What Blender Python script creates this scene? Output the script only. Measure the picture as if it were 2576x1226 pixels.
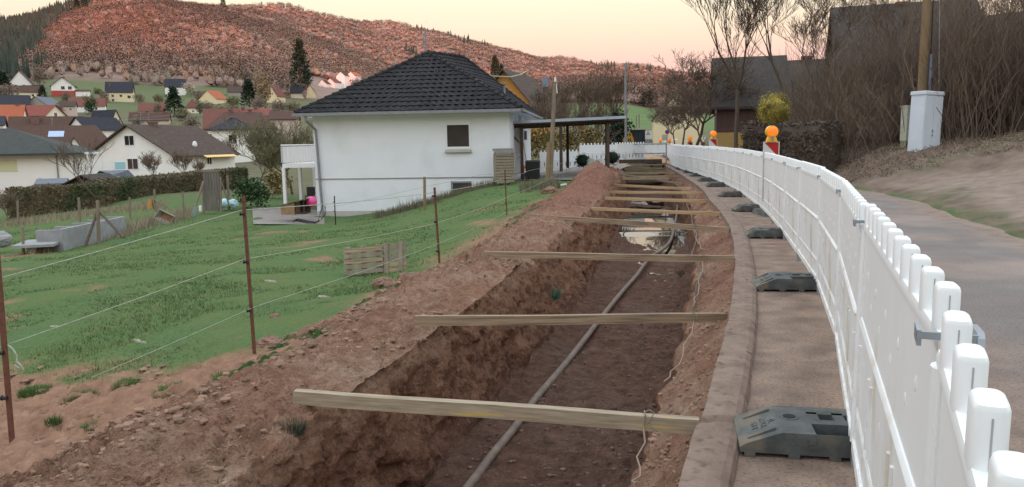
import bpy, math, random
import numpy as np
from mathutils import Vector
for o in list(bpy.data.objects): bpy.data.objects.remove(o)
S = bpy.context.scene
COL = S.collection
PI = math.pi
# ------------------------------------------------------------------ camera
F = 1930.0; CX, CY = 1288.0, 613.0; EYE = 1.5
ROLL = math.radians(1.0); TILT = math.atan(0.1333)
fw = np.array([0, math.cos(TILT), -math.sin(TILT)])
u0 = np.array([0, math.sin(TILT), math.cos(TILT)]); r0 = np.array([1.0, 0, 0])
RV = r0*math.cos(ROLL) - u0*math.sin(ROLL); UV = u0*math.cos(ROLL) + r0*math.sin(ROLL)
cam = bpy.data.cameras.new('camera'); co = bpy.data.objects.new('camera', cam); COL.objects.link(co)
cam.lens = 36*F/2576; cam.sensor_width = 36; cam.clip_start = 0.05; cam.clip_end = 9000
from mathutils import Matrix
co.matrix_world = Matrix(((RV[0], UV[0], -fw[0], 0), (RV[1], UV[1], -fw[1], 0), (RV[2], UV[2], -fw[2], EYE), (0, 0, 0, 1)))
S.camera = co
# ------------------------------------------------------------------ sky and sun
SUN_EL = math.radians(4.0); SUN_AZ = math.radians(187)       # azimuth: 0 = +Y, clockwise
w = bpy.data.worlds.new('World'); S.world = w; w.use_nodes = True
nt = w.node_tree; nt.nodes.clear()
N = nt.nodes.new; LK = nt.links.new
out = N('ShaderNodeOutputWorld'); bg = N('ShaderNodeBackground'); tc = N('ShaderNodeTexCoord')
sp = N('ShaderNodeSeparateXYZ'); rp = N('ShaderNodeValToRGB'); sky = N('ShaderNodeTexSky')
sky.sky_type = 'NISHITA'; sky.sun_disc = False; sky.sun_elevation = SUN_EL; sky.sun_rotation = SUN_AZ
sc = N('ShaderNodeVectorMath'); sc.operation = 'SCALE'; sc.inputs[3].default_value = 0.03
ad = N('ShaderNodeVectorMath'); ad.operation = 'ADD'
LK(tc.outputs['Generated'], sp.inputs[0]); LK(sp.outputs['Z'], rp.inputs[0])
els = [(0.0, (.62, .39, .40)), (.05, (.68, .38, .38)), (.095, (.73, .42, .385)), (.125, (.75, .53, .40)), (.175, (.765, .665, .49)),
       (.34, (1.04, 1.04, .98)), (.6, (1.12, 1.20, 1.30)), (1.0, (1.14, 1.24, 1.38))]
cr = rp.color_ramp
while len(cr.elements) < len(els): cr.elements.new(0.5)
for e, (p, c) in zip(cr.elements, els): e.position = p; e.color = (*c, 1)
LK(sky.outputs[0], sc.inputs[0]); LK(rp.outputs[0], ad.inputs[0]); LK(sc.outputs[0], ad.inputs[1])
LK(ad.outputs[0], bg.inputs[0]); LK(bg.outputs[0], out.inputs[0]); bg.inputs[1].default_value = 1.0
sl = bpy.data.lights.new('sun', 'SUN'); so = bpy.data.objects.new('sun', sl); COL.objects.link(so)
sl.energy = 5.0; sl.angle = math.radians(3.0); sl.color = (1.0, .23, .14)
sd = Vector((math.sin(SUN_AZ)*math.cos(SUN_EL), math.cos(SUN_AZ)*math.cos(SUN_EL), math.sin(SUN_EL)))
so.rotation_euler = sd.to_track_quat('Z', 'Y').to_euler()
S.view_settings.view_transform = 'Standard'; S.view_settings.look = 'None'; S.view_settings.gamma = 1
S.view_settings.exposure = 0.42
S.render.engine = 'CYCLES'
# ------------------------------------------------------------------ pixel -> place
def ray(px, py):
    return fw + (px-CX)/F*RV - (py-CY)/F*UV
def at(px, py, d):
    r = ray(px, py); r = r*(d/r[1]); return np.array([r[0], r[1], r[2]+EYE])
def onz(px, py, z=0.0):
    r = ray(px, py); t = (z-EYE)/r[2]; return np.array([r[0]*t, r[1]*t, z])
def proj(P):
    P = np.asarray(P, float); q = P - np.array([0, 0, EYE])
    zf = q@fw; zf = np.where(np.abs(zf) < 1e-3, 1e-3, zf)
    return CX + F*(q@RV)/zf, CY - F*(q@UV)/zf
# ------------------------------------------------------------------ noise
def _h(ix, iy, iz, s):
    n = (ix.astype(np.int64)*374761393 + iy.astype(np.int64)*668265263 + iz.astype(np.int64)*2147483647 + s*1274126177) & 0xFFFFFFFF
    n = ((n ^ (n >> 13))*1274126177) & 0xFFFFFFFF
    n = ((n ^ (n >> 16))*2246822519) & 0xFFFFFFFF
    return ((n ^ (n >> 15)) & 0xFFFFFF)/float(0xFFFFFF)
def vn(x, y, z=0.0, s=0):
    x = np.asarray(x, float); y = np.asarray(y, float)+0*x; z = np.asarray(z, float)+0*x
    ix, iy, iz = np.floor(x), np.floor(y), np.floor(z)
    fx, fy, fz = x-ix, y-iy, z-iz
    fx, fy, fz = [f*f*(3-2*f) for f in (fx, fy, fz)]
    r = 0
    for a in (0, 1):
        for b in (0, 1):
            for c in (0, 1):
                r = r + _h(ix+a, iy+b, iz+c, s)*(fx if a else 1-fx)*(fy if b else 1-fy)*(fz if c else 1-fz)
    return r*2-1
def fbm(x, y, z=0.0, s=0, o=4, g=.5):
    r = 0; a = 1; t = 0; x = np.asarray(x, float); y = np.asarray(y, float); z = np.asarray(z, float)
    for k in range(o):
        r = r + a*vn(x*2**k, y*2**k, z*2**k, s+k*17); t += a; a *= g
    return r/t
def sstep(a, b, x):
    t = np.clip((np.asarray(x, float)-a)/(b-a), 0, 1); return t*t*(3-2*t)
# ------------------------------------------------------------------ materials
MATS = {}
def lin(c):
    return tuple((v/255.0/12.92 if v/255.0 <= .04045 else ((v/255.0+.055)/1.055)**2.4) for v in c)
def mk(name, c1, c2=None, scale=5.0, rough=.8, bump=0.0, bscale=None, metal=0.0, detail=5.0, c3=None, s3=1.0, stretch=(1, 1, 1), attr=None,
       spec=.3, alpha=None, emit=None, coat=0, t3=(.5, .62)):
    if name in MATS: return MATS[name]
    m = bpy.data.materials.new(name); m.use_nodes = True; t = m.node_tree; b = t.nodes['Principled BSDF']
    n = t.nodes.new; l = t.links.new
    b.inputs['Roughness'].default_value = rough; b.inputs['Metallic'].default_value = metal
    b.inputs['Specular IOR Level'].default_value = spec
    if coat: b.inputs['Coat Weight'].default_value = coat
    b.inputs['Base Color'].default_value = (*c1, 1)
    src = None
    if c2 is not None or bump:
        g = n('ShaderNodeTexCoord'); mp = n('ShaderNodeMapping'); l(g.outputs['Object'], mp.inputs[0]); mp.inputs['Scale'].default_value = stretch
    if c2 is not None:
        nz = n('ShaderNodeTexNoise'); nz.inputs['Scale'].default_value = scale; nz.inputs['Detail'].default_value = detail
        nz.inputs['Roughness'].default_value = .62; l(mp.outputs[0], nz.inputs['Vector'])
        r = n('ShaderNodeValToRGB'); r.color_ramp.elements[0].position = .32; r.color_ramp.elements[1].position = .68
        r.color_ramp.elements[0].color = (*c1, 1); r.color_ramp.elements[1].color = (*c2, 1)
        l(nz.outputs['Fac'], r.inputs[0]); src = r.outputs[0]
        if c3 is not None:
            n3 = n('ShaderNodeTexNoise'); n3.inputs['Scale'].default_value = s3; n3.inputs['Detail'].default_value = 6; l(mp.outputs[0], n3.inputs['Vector'])
            r3 = n('ShaderNodeValToRGB'); r3.color_ramp.elements[0].position = t3[0]; r3.color_ramp.elements[1].position = t3[1]
            l(n3.outputs['Fac'], r3.inputs[0]); mx = n('ShaderNodeMix'); mx.data_type = 'RGBA'
            l(r3.outputs[0], mx.inputs[0]); l(src, mx.inputs[6]); mx.inputs[7].default_value = (*c3, 1); src = mx.outputs[2]
    if attr:
        at_ = n('ShaderNodeAttribute'); at_.attribute_name = attr
        if src is not None:
            mx = n('ShaderNodeMix'); mx.data_type = 'RGBA'; mx.blend_type = 'MULTIPLY'; mx.inputs[0].default_value = 1
            l(src, mx.inputs[6]); l(at_.outputs['Color'], mx.inputs[7]); src = mx.outputs[2]
        else: src = at_.outputs['Color']
    if src is not None: l(src, b.inputs['Base Color'])
    if bump:
        nb = n('ShaderNodeTexNoise'); nb.inputs['Scale'].default_value = bscale or scale*3; nb.inputs['Detail'].default_value = 6
        l(mp.outputs[0], nb.inputs['Vector']); bp = n('ShaderNodeBump'); bp.inputs['Strength'].default_value = 1; bp.inputs['Distance'].default_value = bump
        l(nb.outputs['Fac'], bp.inputs['Height']); l(bp.outputs[0], b.inputs['Normal'])
    if emit: b.inputs['Emission Color'].default_value = (*emit[0], 1); b.inputs['Emission Strength'].default_value = emit[1]
    MATS[name] = m; return m
# ------------------------------------------------------------------ mesh helpers
def link(o, parent=None):
    COL.objects.link(o)
    if parent is not None: o.parent = parent
    return o
class MB:
    def __init__(s): s.v = []; s.f = []; s.mi = []; s.n = 0
    def add(s, v, f, mi=0):
        v = [tuple(map(float, p)) for p in v]; s.v += v
        for q in f: s.f.append(tuple(i+s.n for i in q)); s.mi.append(mi)
        s.n += len(v); return s
    def box(s, x0, x1, y0, y1, z0, z1, mi=0, T=None, top=None):
        v = [(x0, y0, z0), (x1, y0, z0), (x1, y1, z0), (x0, y1, z0), (x0, y0, z1), (x1, y0, z1), (x1, y1, z1), (x0, y1, z1)]
        if top is not None:      # tapering top: shrink amounts x,y
            a, b = top; v[4:] = [(x0+a, y0+b, z1), (x1-a, y0+b, z1), (x1-a, y1-b, z1), (x0+a, y1-b, z1)]
        if T: v = [T(p) for p in v]
        return s.add(v, [(3, 2, 1, 0), (4, 5, 6, 7), (0, 1, 5, 4), (1, 2, 6, 5), (2, 3, 7, 6), (3, 0, 4, 7)], mi)
    def rbox(s, x0, x1, y0, y1, z0, z1, r, mi=0, n=3):   # plan-rounded box with softened top
        pts = []
        for cx, cy, a0 in ((x1-r, y1-r, 0), (x0+r, y1-r, 90), (x0+r, y0+r, 180), (x1-r, y0+r, 270)):
            for k in range(n+1):
                a = math.radians(a0+90*k/n); pts.append((cx+r*math.cos(a), cy+r*math.sin(a)))
        mx, my = (x0+x1)/2, (y0+y1)/2; v = []; rt = r*.8
        rings = [(z0, 1), (z1-rt, 1), (z1-rt*.35, None), (z1, None)]
        for k, (z, _) in enumerate(rings):
            ins = [0, 0, rt*.25, rt*.9][k]
            for (x, y) in pts:
                dx, dy = x-mx, y-my; L = max(math.hypot(dx, dy), 1e-6); v.append((x-dx/L*ins, y-dy/L*ins, z))
        m = len(pts); f = [(k*m+i, k*m+(i+1) % m, (k+1)*m+(i+1) % m, (k+1)*m+i) for k in range(3) for i in range(m)]
        f.append(tuple(3*m+i for i in range(m))); f.append(tuple(m-1-i for i in range(m)))
        return s.add(v, f, mi)
    def tube(s, pts, r, k=8, mi=0, cap=True):
        P = [Vector(p) for p in pts]; R = r if isinstance(r, (list, tuple)) else [r]*len(P); v = []
        for i, p in enumerate(P):
            t = (P[min(i+1, len(P)-1)]-P[max(i-1, 0)]).normalized()
            a = t.cross(Vector((0, 0, 1)) if abs(t.z) < .95 else Vector((1, 0, 0))).normalized(); b = t.cross(a)
            for j in range(k):
                q = 2*PI*j/k; v.append(tuple(p+(a*math.cos(q)+b*math.sin(q))*R[i]))
        f = [(i*k+j, (i+1)*k+j, (i+1)*k+(j+1) % k, i*k+(j+1) % k) for i in range(len(P)-1) for j in range(k)]
        if cap: f += [tuple(range(k)), tuple((len(P)-1)*k+k-1-j for j in range(k))]
        return s.add(v, f, mi)
    def cyl(s, c, r, h, k=16, mi=0, r2=None, ax='z'):
        c = Vector(c); d = {'x': Vector((h, 0, 0)), 'y': Vector((0, h, 0)), 'z': Vector((0, 0, h))}[ax]
        return s.tube([c, c+d], [r, r if r2 is None else r2], k, mi)
    def prism(s, poly, y0, y1, mi=0, ax='y'):
        m = len(poly)
        if ax == 'y': v = [(p[0], y0, p[1]) for p in poly]+[(p[0], y1, p[1]) for p in poly]
        elif ax == 'x': v = [(y0, p[0], p[1]) for p in poly]+[(y1, p[0], p[1]) for p in poly]
        else: v = [(p[0], p[1], y0) for p in poly]+[(p[0], p[1], y1) for p in poly]
        f = [tuple(range(m)), tuple(2*m-1-i for i in range(m))]+[(i, i+m, (i+1) % m+m, (i+1) % m) for i in range(m)]
        return s.add(v, f, mi)
    def sphere(s, c, r, nu=12, nv=8, mi=0, sq=(1, 1, 1), v0=0.0, v1=1.0):
        v = []
        for i in range(nv+1):
            th = PI*(v0+(v1-v0)*i/nv)
            for j in range(nu):
                ph = 2*PI*j/nu; v.append((c[0]+r*sq[0]*math.sin(th)*math.cos(ph), c[1]+r*sq[1]*math.sin(th)*math.sin(ph), c[2]+r*sq[2]*math.cos(th)))
        return s.add(v, [(i*nu+j, (i+1)*nu+j, (i+1)*nu+(j+1) % nu, i*nu+(j+1) % nu) for i in range(nv) for j in range(nu)], mi)
    def build(s, name, mats, parent=None, smooth=False, fixn=True):
        me = bpy.data.meshes.new(name); me.from_pydata(s.v, [], s.f)
        for m in (mats if isinstance(mats, (list, tuple)) else [mats]): me.materials.append(m)
        me.polygons.foreach_set('material_index', s.mi)
        if smooth:
            me.polygons.foreach_set('use_smooth', [True]*len(me.polygons))
        if fixn:
            import bmesh
            bm = bmesh.new(); bm.from_mesh(me); bmesh.ops.recalc_face_normals(bm, faces=bm.faces); bm.to_mesh(me); bm.free()
        if smooth:
            try: me.set_sharp_from_angle(angle=math.radians(38))
            except Exception: pass
        me.update(); return link(bpy.data.objects.new(name, me), parent)
def nmesh(name, V, Fc, mats, parent=None, smooth=False, col=None, attrs=None):
    """numpy mesh: V (n,3), Fc (m,k) of one polygon size"""
    V = np.asarray(V, np.float32); Fc = np.asarray(Fc, np.int32); k = Fc.shape[1]
    me = bpy.data.meshes.new(name); me.vertices.add(len(V)); me.vertices.foreach_set('co', V.ravel())
    me.loops.add(Fc.size); me.loops.foreach_set('vertex_index', Fc.ravel())
    me.polygons.add(len(Fc)); me.polygons.foreach_set('loop_start', np.arange(0, Fc.size, k, dtype=np.int32))
    try: me.polygons.foreach_set('loop_total', np.full(len(Fc), k, np.int32))
    except Exception: pass
    for m in (mats if isinstance(mats, (list, tuple)) else [mats]): me.materials.append(m)
    me.polygons.foreach_set('use_smooth', np.full(len(Fc), smooth))
    me.update(calc_edges=True)
    for nm, arr in (attrs or {}).items():
        a = me.attributes.new(nm, 'FLOAT', 'POINT'); a.data.foreach_set('value', np.asarray(arr, np.float32).ravel())
    if col is not None:
        a = me.attributes.new('tint', 'FLOAT_COLOR', 'POINT'); c = np.ones((len(V), 4), np.float32); c[:, :3] = col; a.data.foreach_set('color', c.ravel())
    me.validate(); return link(bpy.data.objects.new(name, me), parent)
def grid_faces(nr, nc):
    i = np.arange((nr-1)*(nc-1)); r = i//(nc-1); c = i % (nc-1); a = r*nc+c
    return np.stack([a, a+1, a+nc+1, a+nc], 1)
def tag(o, label=None, cat=None, group=None, kind=None):
    if label: o['label'] = label
    if cat: o['category'] = cat
    if group: o['group'] = group
    if kind: o['kind'] = kind
    return o
def thing(name, label, cat, loc=(0, 0, 0), rz=0.0, group=None):
    o = bpy.data.objects.new(name, None); COL.objects.link(o); o.location = [float(c) for c in loc]; o.rotation_euler = (0, 0, rz)
    o.empty_display_size = .2; return tag(o, label, cat, group)
def copy_tree(o, parent=None):
    c = o.copy(); COL.objects.link(c); c.parent = parent
    for ch in list(o.children): copy_tree(ch, c)
    return c
def segs_mesh(name, segs, k, mat_, parent=None):
    """tapering sticks: segs array (n,8) = p0,p1,r0,r1"""
    A = np.asarray(segs, float); P0, P1, R0, R1 = A[:, :3], A[:, 3:6], A[:, 6], A[:, 7]
    t = P1-P0; t /= np.maximum(np.linalg.norm(t, axis=1, keepdims=True), 1e-9)
    ref = np.where(np.abs(t[:, 2:3]) < .9, np.array([[0, 0, 1.0]]), np.array([[1.0, 0, 0]]))
    a = np.cross(t, ref); a /= np.linalg.norm(a, axis=1, keepdims=True); b = np.cross(t, a)
    V = []
    for P, R in ((P0, R0), (P1, R1)):
        for j in range(k):
            q = 2*PI*j/k; V.append(P+(a*math.cos(q)+b*math.sin(q))*R[:, None])
    V = np.stack(V, 1).reshape(-1, 3); n = len(A); base = np.arange(n)[:, None]*2*k
    Fc = np.concatenate([base+np.array([j, (j+1) % k, k+(j+1) % k, k+j]) for j in range(k)], 0)
    return nmesh(name, V, Fc, mat_, parent, smooth=True)
# ================================================================== colours
M = {}
M['white_plastic'] = mk('white_plastic', (.82, .85, .86), (.77, .80, .80), 3, .42, .0015, 40, c3=(.64, .59, .48), s3=2.6, spec=.4, t3=(.60, .74), stretch=(1, 1, .35))
def splash(m, col, z0, z1):
    t = m.node_tree; n = t.nodes.new; l = t.links.new; b = t.nodes['Principled BSDF']; src = b.inputs['Base Color'].links[0].from_socket
    g = n('ShaderNodeTexCoord'); s_ = n('ShaderNodeSeparateXYZ'); l(g.outputs['Object'], s_.inputs[0]); r = n('ShaderNodeMapRange'); l(s_.outputs['Z'], r.inputs[0]); r.inputs[1].default_value = z0; r.inputs[2].default_value = z1; r.inputs[3].default_value = 1; r.inputs[4].default_value = 0
    oi = n('ShaderNodeObjectInfo'); cb = n('ShaderNodeVectorMath'); cb.operation = 'ADD'; l(g.outputs['Object'], cb.inputs[0]); l(oi.outputs['Location'], cb.inputs[1])
    q = n('ShaderNodeTexNoise'); q.inputs['Scale'].default_value = 9; q.inputs['Detail'].default_value = 8; q.inputs['Roughness'].default_value = .75; l(cb.outputs[0], q.inputs['Vector'])
    a = n('ShaderNodeMath'); a.operation = 'MULTIPLY_ADD'; l(q.outputs['Fac'], a.inputs[0]); a.inputs[1].default_value = 2.2; a.inputs[2].default_value = -.95; a.use_clamp = True
    k = n('ShaderNodeMath'); k.operation = 'MULTIPLY'; l(a.outputs[0], k.inputs[0]); l(r.outputs[0], k.inputs[1]); x = n('ShaderNodeMix'); x.data_type = 'RGBA'; l(k.outputs[0], x.inputs[0]); l(src, x.inputs[6]); x.inputs[7].default_value = (*col, 1); l(x.outputs[2], b.inputs['Base Color'])
splash(M['white_plastic'], (.42, .33, .26), .05, .75)
M['foot_rubber'] = mk('foot_rubber', (.06, .066, .066), (.13, .14, .136), 6, .85, .003, 60, c3=(.16, .14, .11), s3=4)
M['slot_shade'] = mk('slot_shade', (.02, .02, .02), rough=.9)  # near-black colour painting the darkness inside slots and holes
M['galv'] = mk('galvanised', (.34, .37, .40), (.26, .29, .32), 12, .45, metal=.5)
M['rust'] = mk('rusty_iron', (.10, .045, .032), (.17, .075, .05), 30, .9, .002, 80)
M['black'] = mk('black_plastic', (.02, .02, .022), rough=.5)
M['kerb'] = mk('kerb_concrete', (.26, .19, .15), (.17, .12, .093), 5, .95, .008, 40, c3=(.12, .085, .068), s3=14, t3=(.55, .7))
M['lumber'] = mk('weathered_lumber', (.22, .155, .10), (.40, .30, .20), 6, .85, .0015, 60, stretch=(.6, 14, 14), c3=(.17, .125, .085), s3=3)
M['lumber_fresh'] = mk('fresh_lumber', (.40, .27, .15), (.50, .36, .21), 5, .8, .001, 60, stretch=(.6, 14, 14), c3=(.30, .20, .11), s3=2)
M['lumber_stain'] = mk('form_board', (.23, .18, .125), (.40, .33, .24), 6, .85, .0015, 50, stretch=(.7, 10, 10), c3=(.46, .33, .10), s3=2.2, t3=(.64, .68))
M['old_wood'] = mk('old_wood', (.16, .13, .10), (.26, .22, .17), 8, .9, .002, 60, stretch=(1, 1, .2))
M['dark_wood'] = mk('dark_stained_wood', (.055, .035, .028), (.085, .055, .042), 8, .7, stretch=(1, 1, .2))
M['grey_boards'] = mk('grey_boards', (.12, .11, .10), (.20, .18, .165), 8, .9, stretch=(1, 1, .15))
M['wall_white'] = mk('render_white', (.77, .80, .85), (.73, .76, .81), 1.2, .92, .004, 90, c3=(.66, .68, .71), s3=.8, t3=(.55, .8))
M['plinth'] = mk('plinth_grey', (.50, .48, .46), (.42, .40, .38), 2, .92, .003, 60)
M['trim'] = mk('white_trim', (.74, .75, .76), rough=.5)
M['zinc'] = mk('zinc', (.22, .23, .25), (.28, .29, .31), 6, .5, metal=.3)
M['glass'] = mk('window_glass', (.018, .018, .018), rough=.08, spec=.6)
M['shutter'] = mk('shutter_dark', (.040, .034, .030), (.052, .045, .04), 2, .7)
M['water'] = mk('water', (.02, .016, .014), rough=.03, spec=1.0)
M['hose'] = mk('drain_hose', (.21, .16, .13), (.12, .09, .072), 9, .75, .002, 60)
M['twine'] = mk('twine', (.30, .24, .18), rough=.9)
M['rope'] = mk('fence_rope', (.42, .46, .37), (.26, .29, .23), 30, .8)
M['orange_lens'] = mk('orange_lens', (.95, .22, .02), rough=.25, spec=.6, emit=((1, .20, .01), .35))
M['lamp_yellow'] = mk('lamp_yellow', (.80, .42, .03), rough=.4)
M['sign_red'] = mk('sign_red', (.36, .022, .022), rough=.4)
M['sign_white'] = mk('sign_white', (.62, .62, .62), (.5, .5, .5), 5, .5)
M['cabinet'] = mk('cabinet_grey', (.52, .57, .63), (.47, .52, .58), 2, .6, c3=(.40, .41, .40), s3=3, t3=(.6, .75))
M['cabinet_old'] = mk('cabinet_old', (.42, .44, .36), (.30, .30, .24), 6, .8)
M['pole_wood'] = mk('pole_wood', (.27, .19, .105), (.19, .135, .08), 8, .85, .003, 40, stretch=(1, 1, .12))
M['bark'] = mk('bark', (.085, .068, .055), (.15, .12, .095), 14, .95, .004, 40)
M['twig'] = mk('twig', (.13, .098, .075), rough=.95)
M['twig_pale'] = mk('twig_pale', (.25, .185, .135), (.15, .115, .085), 3, .95)
M['thicket'] = mk('thicket_twig', (.19, .14, .105), (.12, .09, .068), 1.5, .95)
M['leaf_green'] = mk('leaf_green', (.030, .065, .026), (.055, .10, .04), 3, .8)
M['leaf_dark'] = mk('leaf_dark', (.014, .030, .018), (.028, .05, .028), 2, .8)
M['leaf_yellow'] = mk('leaf_yellow', (.24, .21, .05), (.48, .38, .08), 3.0, .8, c3=(.13, .12, .04), s3=2.4)
M['leaf_olive'] = mk('leaf_olive', (.14, .125, .07), (.21, .19, .11), 1.5, .9)
M['leaf_brown'] = mk('leaf_brown', (.17, .135, .105), (.24, .19, .15), 1.2, .95)
M['hedge'] = mk('hedge_leaf', (.115, .095, .058), (.19, .155, .095), 1.6, .9, c3=(.085, .10, .05), s3=.6)
M['hedge_dark'] = mk('hedge_dark', (.075, .058, .047), (.125, .096, .078), 1.6, .9)
M['dry_grass'] = mk('dry_grass', (.20, .17, .11), (.28, .24, .16), 2, .9)
M['paving'] = mk('paving', (.20, .18, .165), (.27, .245, .225), 3, .9, .003, 20)
M['block'] = mk('concrete_block', (.24, .245, .255), (.32, .325, .335), 4, .95)
M['pink'] = mk('pink_plastic', (.75, .08, .28), rough=.4)
M['blue_bag'] = mk('blue_plastic_bag', (.55, .75, .80), (.40, .62, .70), 4, .5)
M['bluegrey'] = mk('blue_grey_metal', (.20, .24, .30), (.26, .30, .36), 3, .6)
M['carport_tin'] = mk('carport_tin', (.36, .42, .50), (.42, .48, .56), 2, .4, metal=.3)
M['excavator_yellow'] = mk('excavator_yellow', (.50, .27, .03), (.38, .2, .03), 4, .5)
M['purple_sign'] = mk('faded_red_sign', (.35, .03, .12), rough=.5)
M['blue_sign'] = mk('faded_blue_sign', (.10, .06, .28), rough=.5)
M['orange_wall'] = mk('orange_wall', (.62, .30, .08), (.56, .27, .07), 2, .9)
M['cream'] = mk('cream_wall', (.76, .66, .44), (.70, .60, .40), .8, .9)
M['cream_pale'] = mk('pale_cream_wall', (.84, .77, .62), (.78, .71, .58), .8, .9)
M['white_far'] = mk('white_wall', (.86, .85, .82), (.80, .79, .77), .5, .9)
M['pink_wall'] = mk('pinkish_wall', (.58, .47, .42), rough=.9)
M['grey_wall'] = mk('grey_wall', (.34, .32, .30), rough=.9)
M['red_base'] = mk('red_base', (.45, .08, .07), rough=.9)
M['brick_dark'] = mk('dark_brick', (.085, .05, .045), (.11, .068, .06), 3, .9)
M['brick_red'] = mk('red_brick', (.15, .09, .075), (.20, .12, .10), 3, .9)
M['ochre'] = mk('ochre_wall', (.48, .32, .12), (.42, .28, .11), 2, .9)
def roofm(name, c, c2, period=.34, hz=.33, amp=.035, lichen=None, axis='x'):
    """tiled roof: courses and rolls as bump in object space"""
    m = mk(name, c, c2, 2.2, .92, spec=.12, c3=lichen, s3=7 if lichen else 1, t3=(.62, .70))
    t = m.node_tree; n = t.nodes.new; l = t.links.new; b = t.nodes['Principled BSDF']
    g = n('ShaderNodeTexCoord'); s = n('ShaderNodeSeparateXYZ'); l(g.outputs['Object'], s.inputs[0])
    def saw(sock, per, kind):
        a = n('ShaderNodeMath'); a.operation = 'DIVIDE'; l(sock, a.inputs[0]); a.inputs[1].default_value = per
        f = n('ShaderNodeMath'); f.operation = 'FRACT'; l(a.outputs[0], f.inputs[0])
        if kind == 'saw': return f.outputs[0]
        k = n('ShaderNodeMath'); k.operation = 'PINGPONG'; l(f.outputs[0], k.inputs[0]); k.inputs[1].default_value = .5; return k.outputs[0]
    z = saw(s.outputs['Z'], hz*.5, 'saw'); x = saw(s.outputs['X' if axis == 'x' else 'Y'], period, 'tri')
    a = n('ShaderNodeMath'); a.operation = 'MULTIPLY_ADD'; l(z, a.inputs[0]); a.inputs[1].default_value = -1.0; l(x, a.inputs[2])
    bp = n('ShaderNodeBump'); bp.inputs['Strength'].default_value = .8; bp.inputs['Distance'].default_value = amp; l(a.outputs[0], bp.inputs['Height']); l(bp.outputs[0], b.inputs['Normal'])
    M[name] = m
roofm('roof_black', (0.024, 0.024, 0.026), (0.037, 0.036, 0.038), lichen=(.10, .10, .09))
roofm('roof_brown', (0.068, 0.050, 0.042), (0.096, 0.072, 0.060), lichen=(.20, .18, .14))
roofm('roof_darkbrown', (0.081, 0.047, 0.038), (0.106, 0.064, 0.051))
roofm('roof_green', (0.053, 0.059, 0.056), (0.068, 0.074, 0.068))
roofm('roof_slate', (0.034, 0.036, 0.046), (0.049, 0.051, 0.064))
roofm('roof_red', (.25, .085, .065), (.20, .07, .055))
roofm('roof_orange', (.42, .135, .075), (.35, .115, .065))
roofm('roof_dullred', (.20, .085, .07), (.16, .075, .06))
roofm('roof_barn', (0.051, 0.044, 0.040), (0.072, 0.063, 0.056))
roofm('roof_bluegrey', (0.136, 0.152, 0.176), (0.168, 0.184, 0.216))
# ================================================================== terrain
LF = 1
def gp(px, py, d):      # control point: pixel + distance -> (a, log y, z/y)
    p = at(px, py, d); return (p[0]/p[1], math.log(p[1]), p[2]/p[1])
def wp(x, y, z): return (x/y, math.log(y), z/y)
def curve(tab):
    ys = np.array([t[0] for t in tab], float); xs = np.array([t[1] for t in tab], float)
    # smooth: cubic hermite through the table
    m = np.gradient(xs, ys)
    def f(y):
        y = np.asarray(y, float); yc = np.clip(y, ys[0], ys[-1]); i = np.clip(np.searchsorted(ys, yc)-1, 0, len(ys)-2)
        h = ys[i+1]-ys[i]; t = (yc-ys[i])/h
        r = (2*t**3-3*t**2+1)*xs[i]+(t**3-2*t**2+t)*h*m[i]+(-2*t**3+3*t**2)*xs[i+1]+(t**3-t**2)*h*m[i+1]
        return r+np.where(y < ys[0], (y-ys[0])*m[0], 0)+np.where(y > ys[-1], (y-ys[-1])*m[-1], 0)
    return f
KZ = .06
_k = [onz(px, py, KZ) for px, py in ((1705, 1226), (1760, 1060), (1835, 790), (1847, 640), (1835, 569), (1809, 528), (1783, 499), (1771, 481), (1732, 451), (1694, 428), (1673, 415))]
_k2 = [onz(px, py, KZ) for px, py in ((1830, 1226), (1862, 1060), (1890, 790), (1886, 660), (1868, 583), (1840, 535), (1806, 495), (1794, 482), (1748, 453), (1702, 428), (1680, 415))]
kerbL = curve([(1.0, .02)]+[(p[1], p[0]) for p in _k]+[(52, 10.2)])
kerbW = .22
def kerbR(y): return kerbL(y)+kerbW*np.interp(y, [2, 15, 50], [1.0, 1.15, 1.4])
wallR = curve([(1, -.30), (3.3, .43), (4.4, .75), (6.5, 1.42), (8.3, 1.93), (13.5, 3.3), (23, 5.35), (32, 6.9), (48, 9.3)])
floorL = curve([(1, -1.75), (4.4, -.92), (5.8, -.56), (9, .30), (12.7, 1.26), (18, 2.35), (24.5, 3.55), (33, 5.0), (48, 7.2)])
rimL = curve([(1, -2.0), (4.4, -1.1), (6.2, -.64), (8.5, -.1), (10.5, .30), (15, 1.35), (20, 2.35), (24.5, 3.2), (33, 4.7), (48, 7.0)])
bankO = curve([(1, -3.6), (3, -3.1), (6, -2.25), (8.6, -1.75), (10.5, -1.35), (14, -.65), (18.5, .0), (23, 1.2), (27, 2.2), (35, 3.8), (48, 6.3)])
verge = curve([(1, 5.5), (5, 6.3), (10.8, 7.25), (17.3, 9.1), (22, 9.75), (28, 10.4), (36, 11.6), (48, 14.2), (60, 16)])
FLOOR = -1.1
C = []
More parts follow.
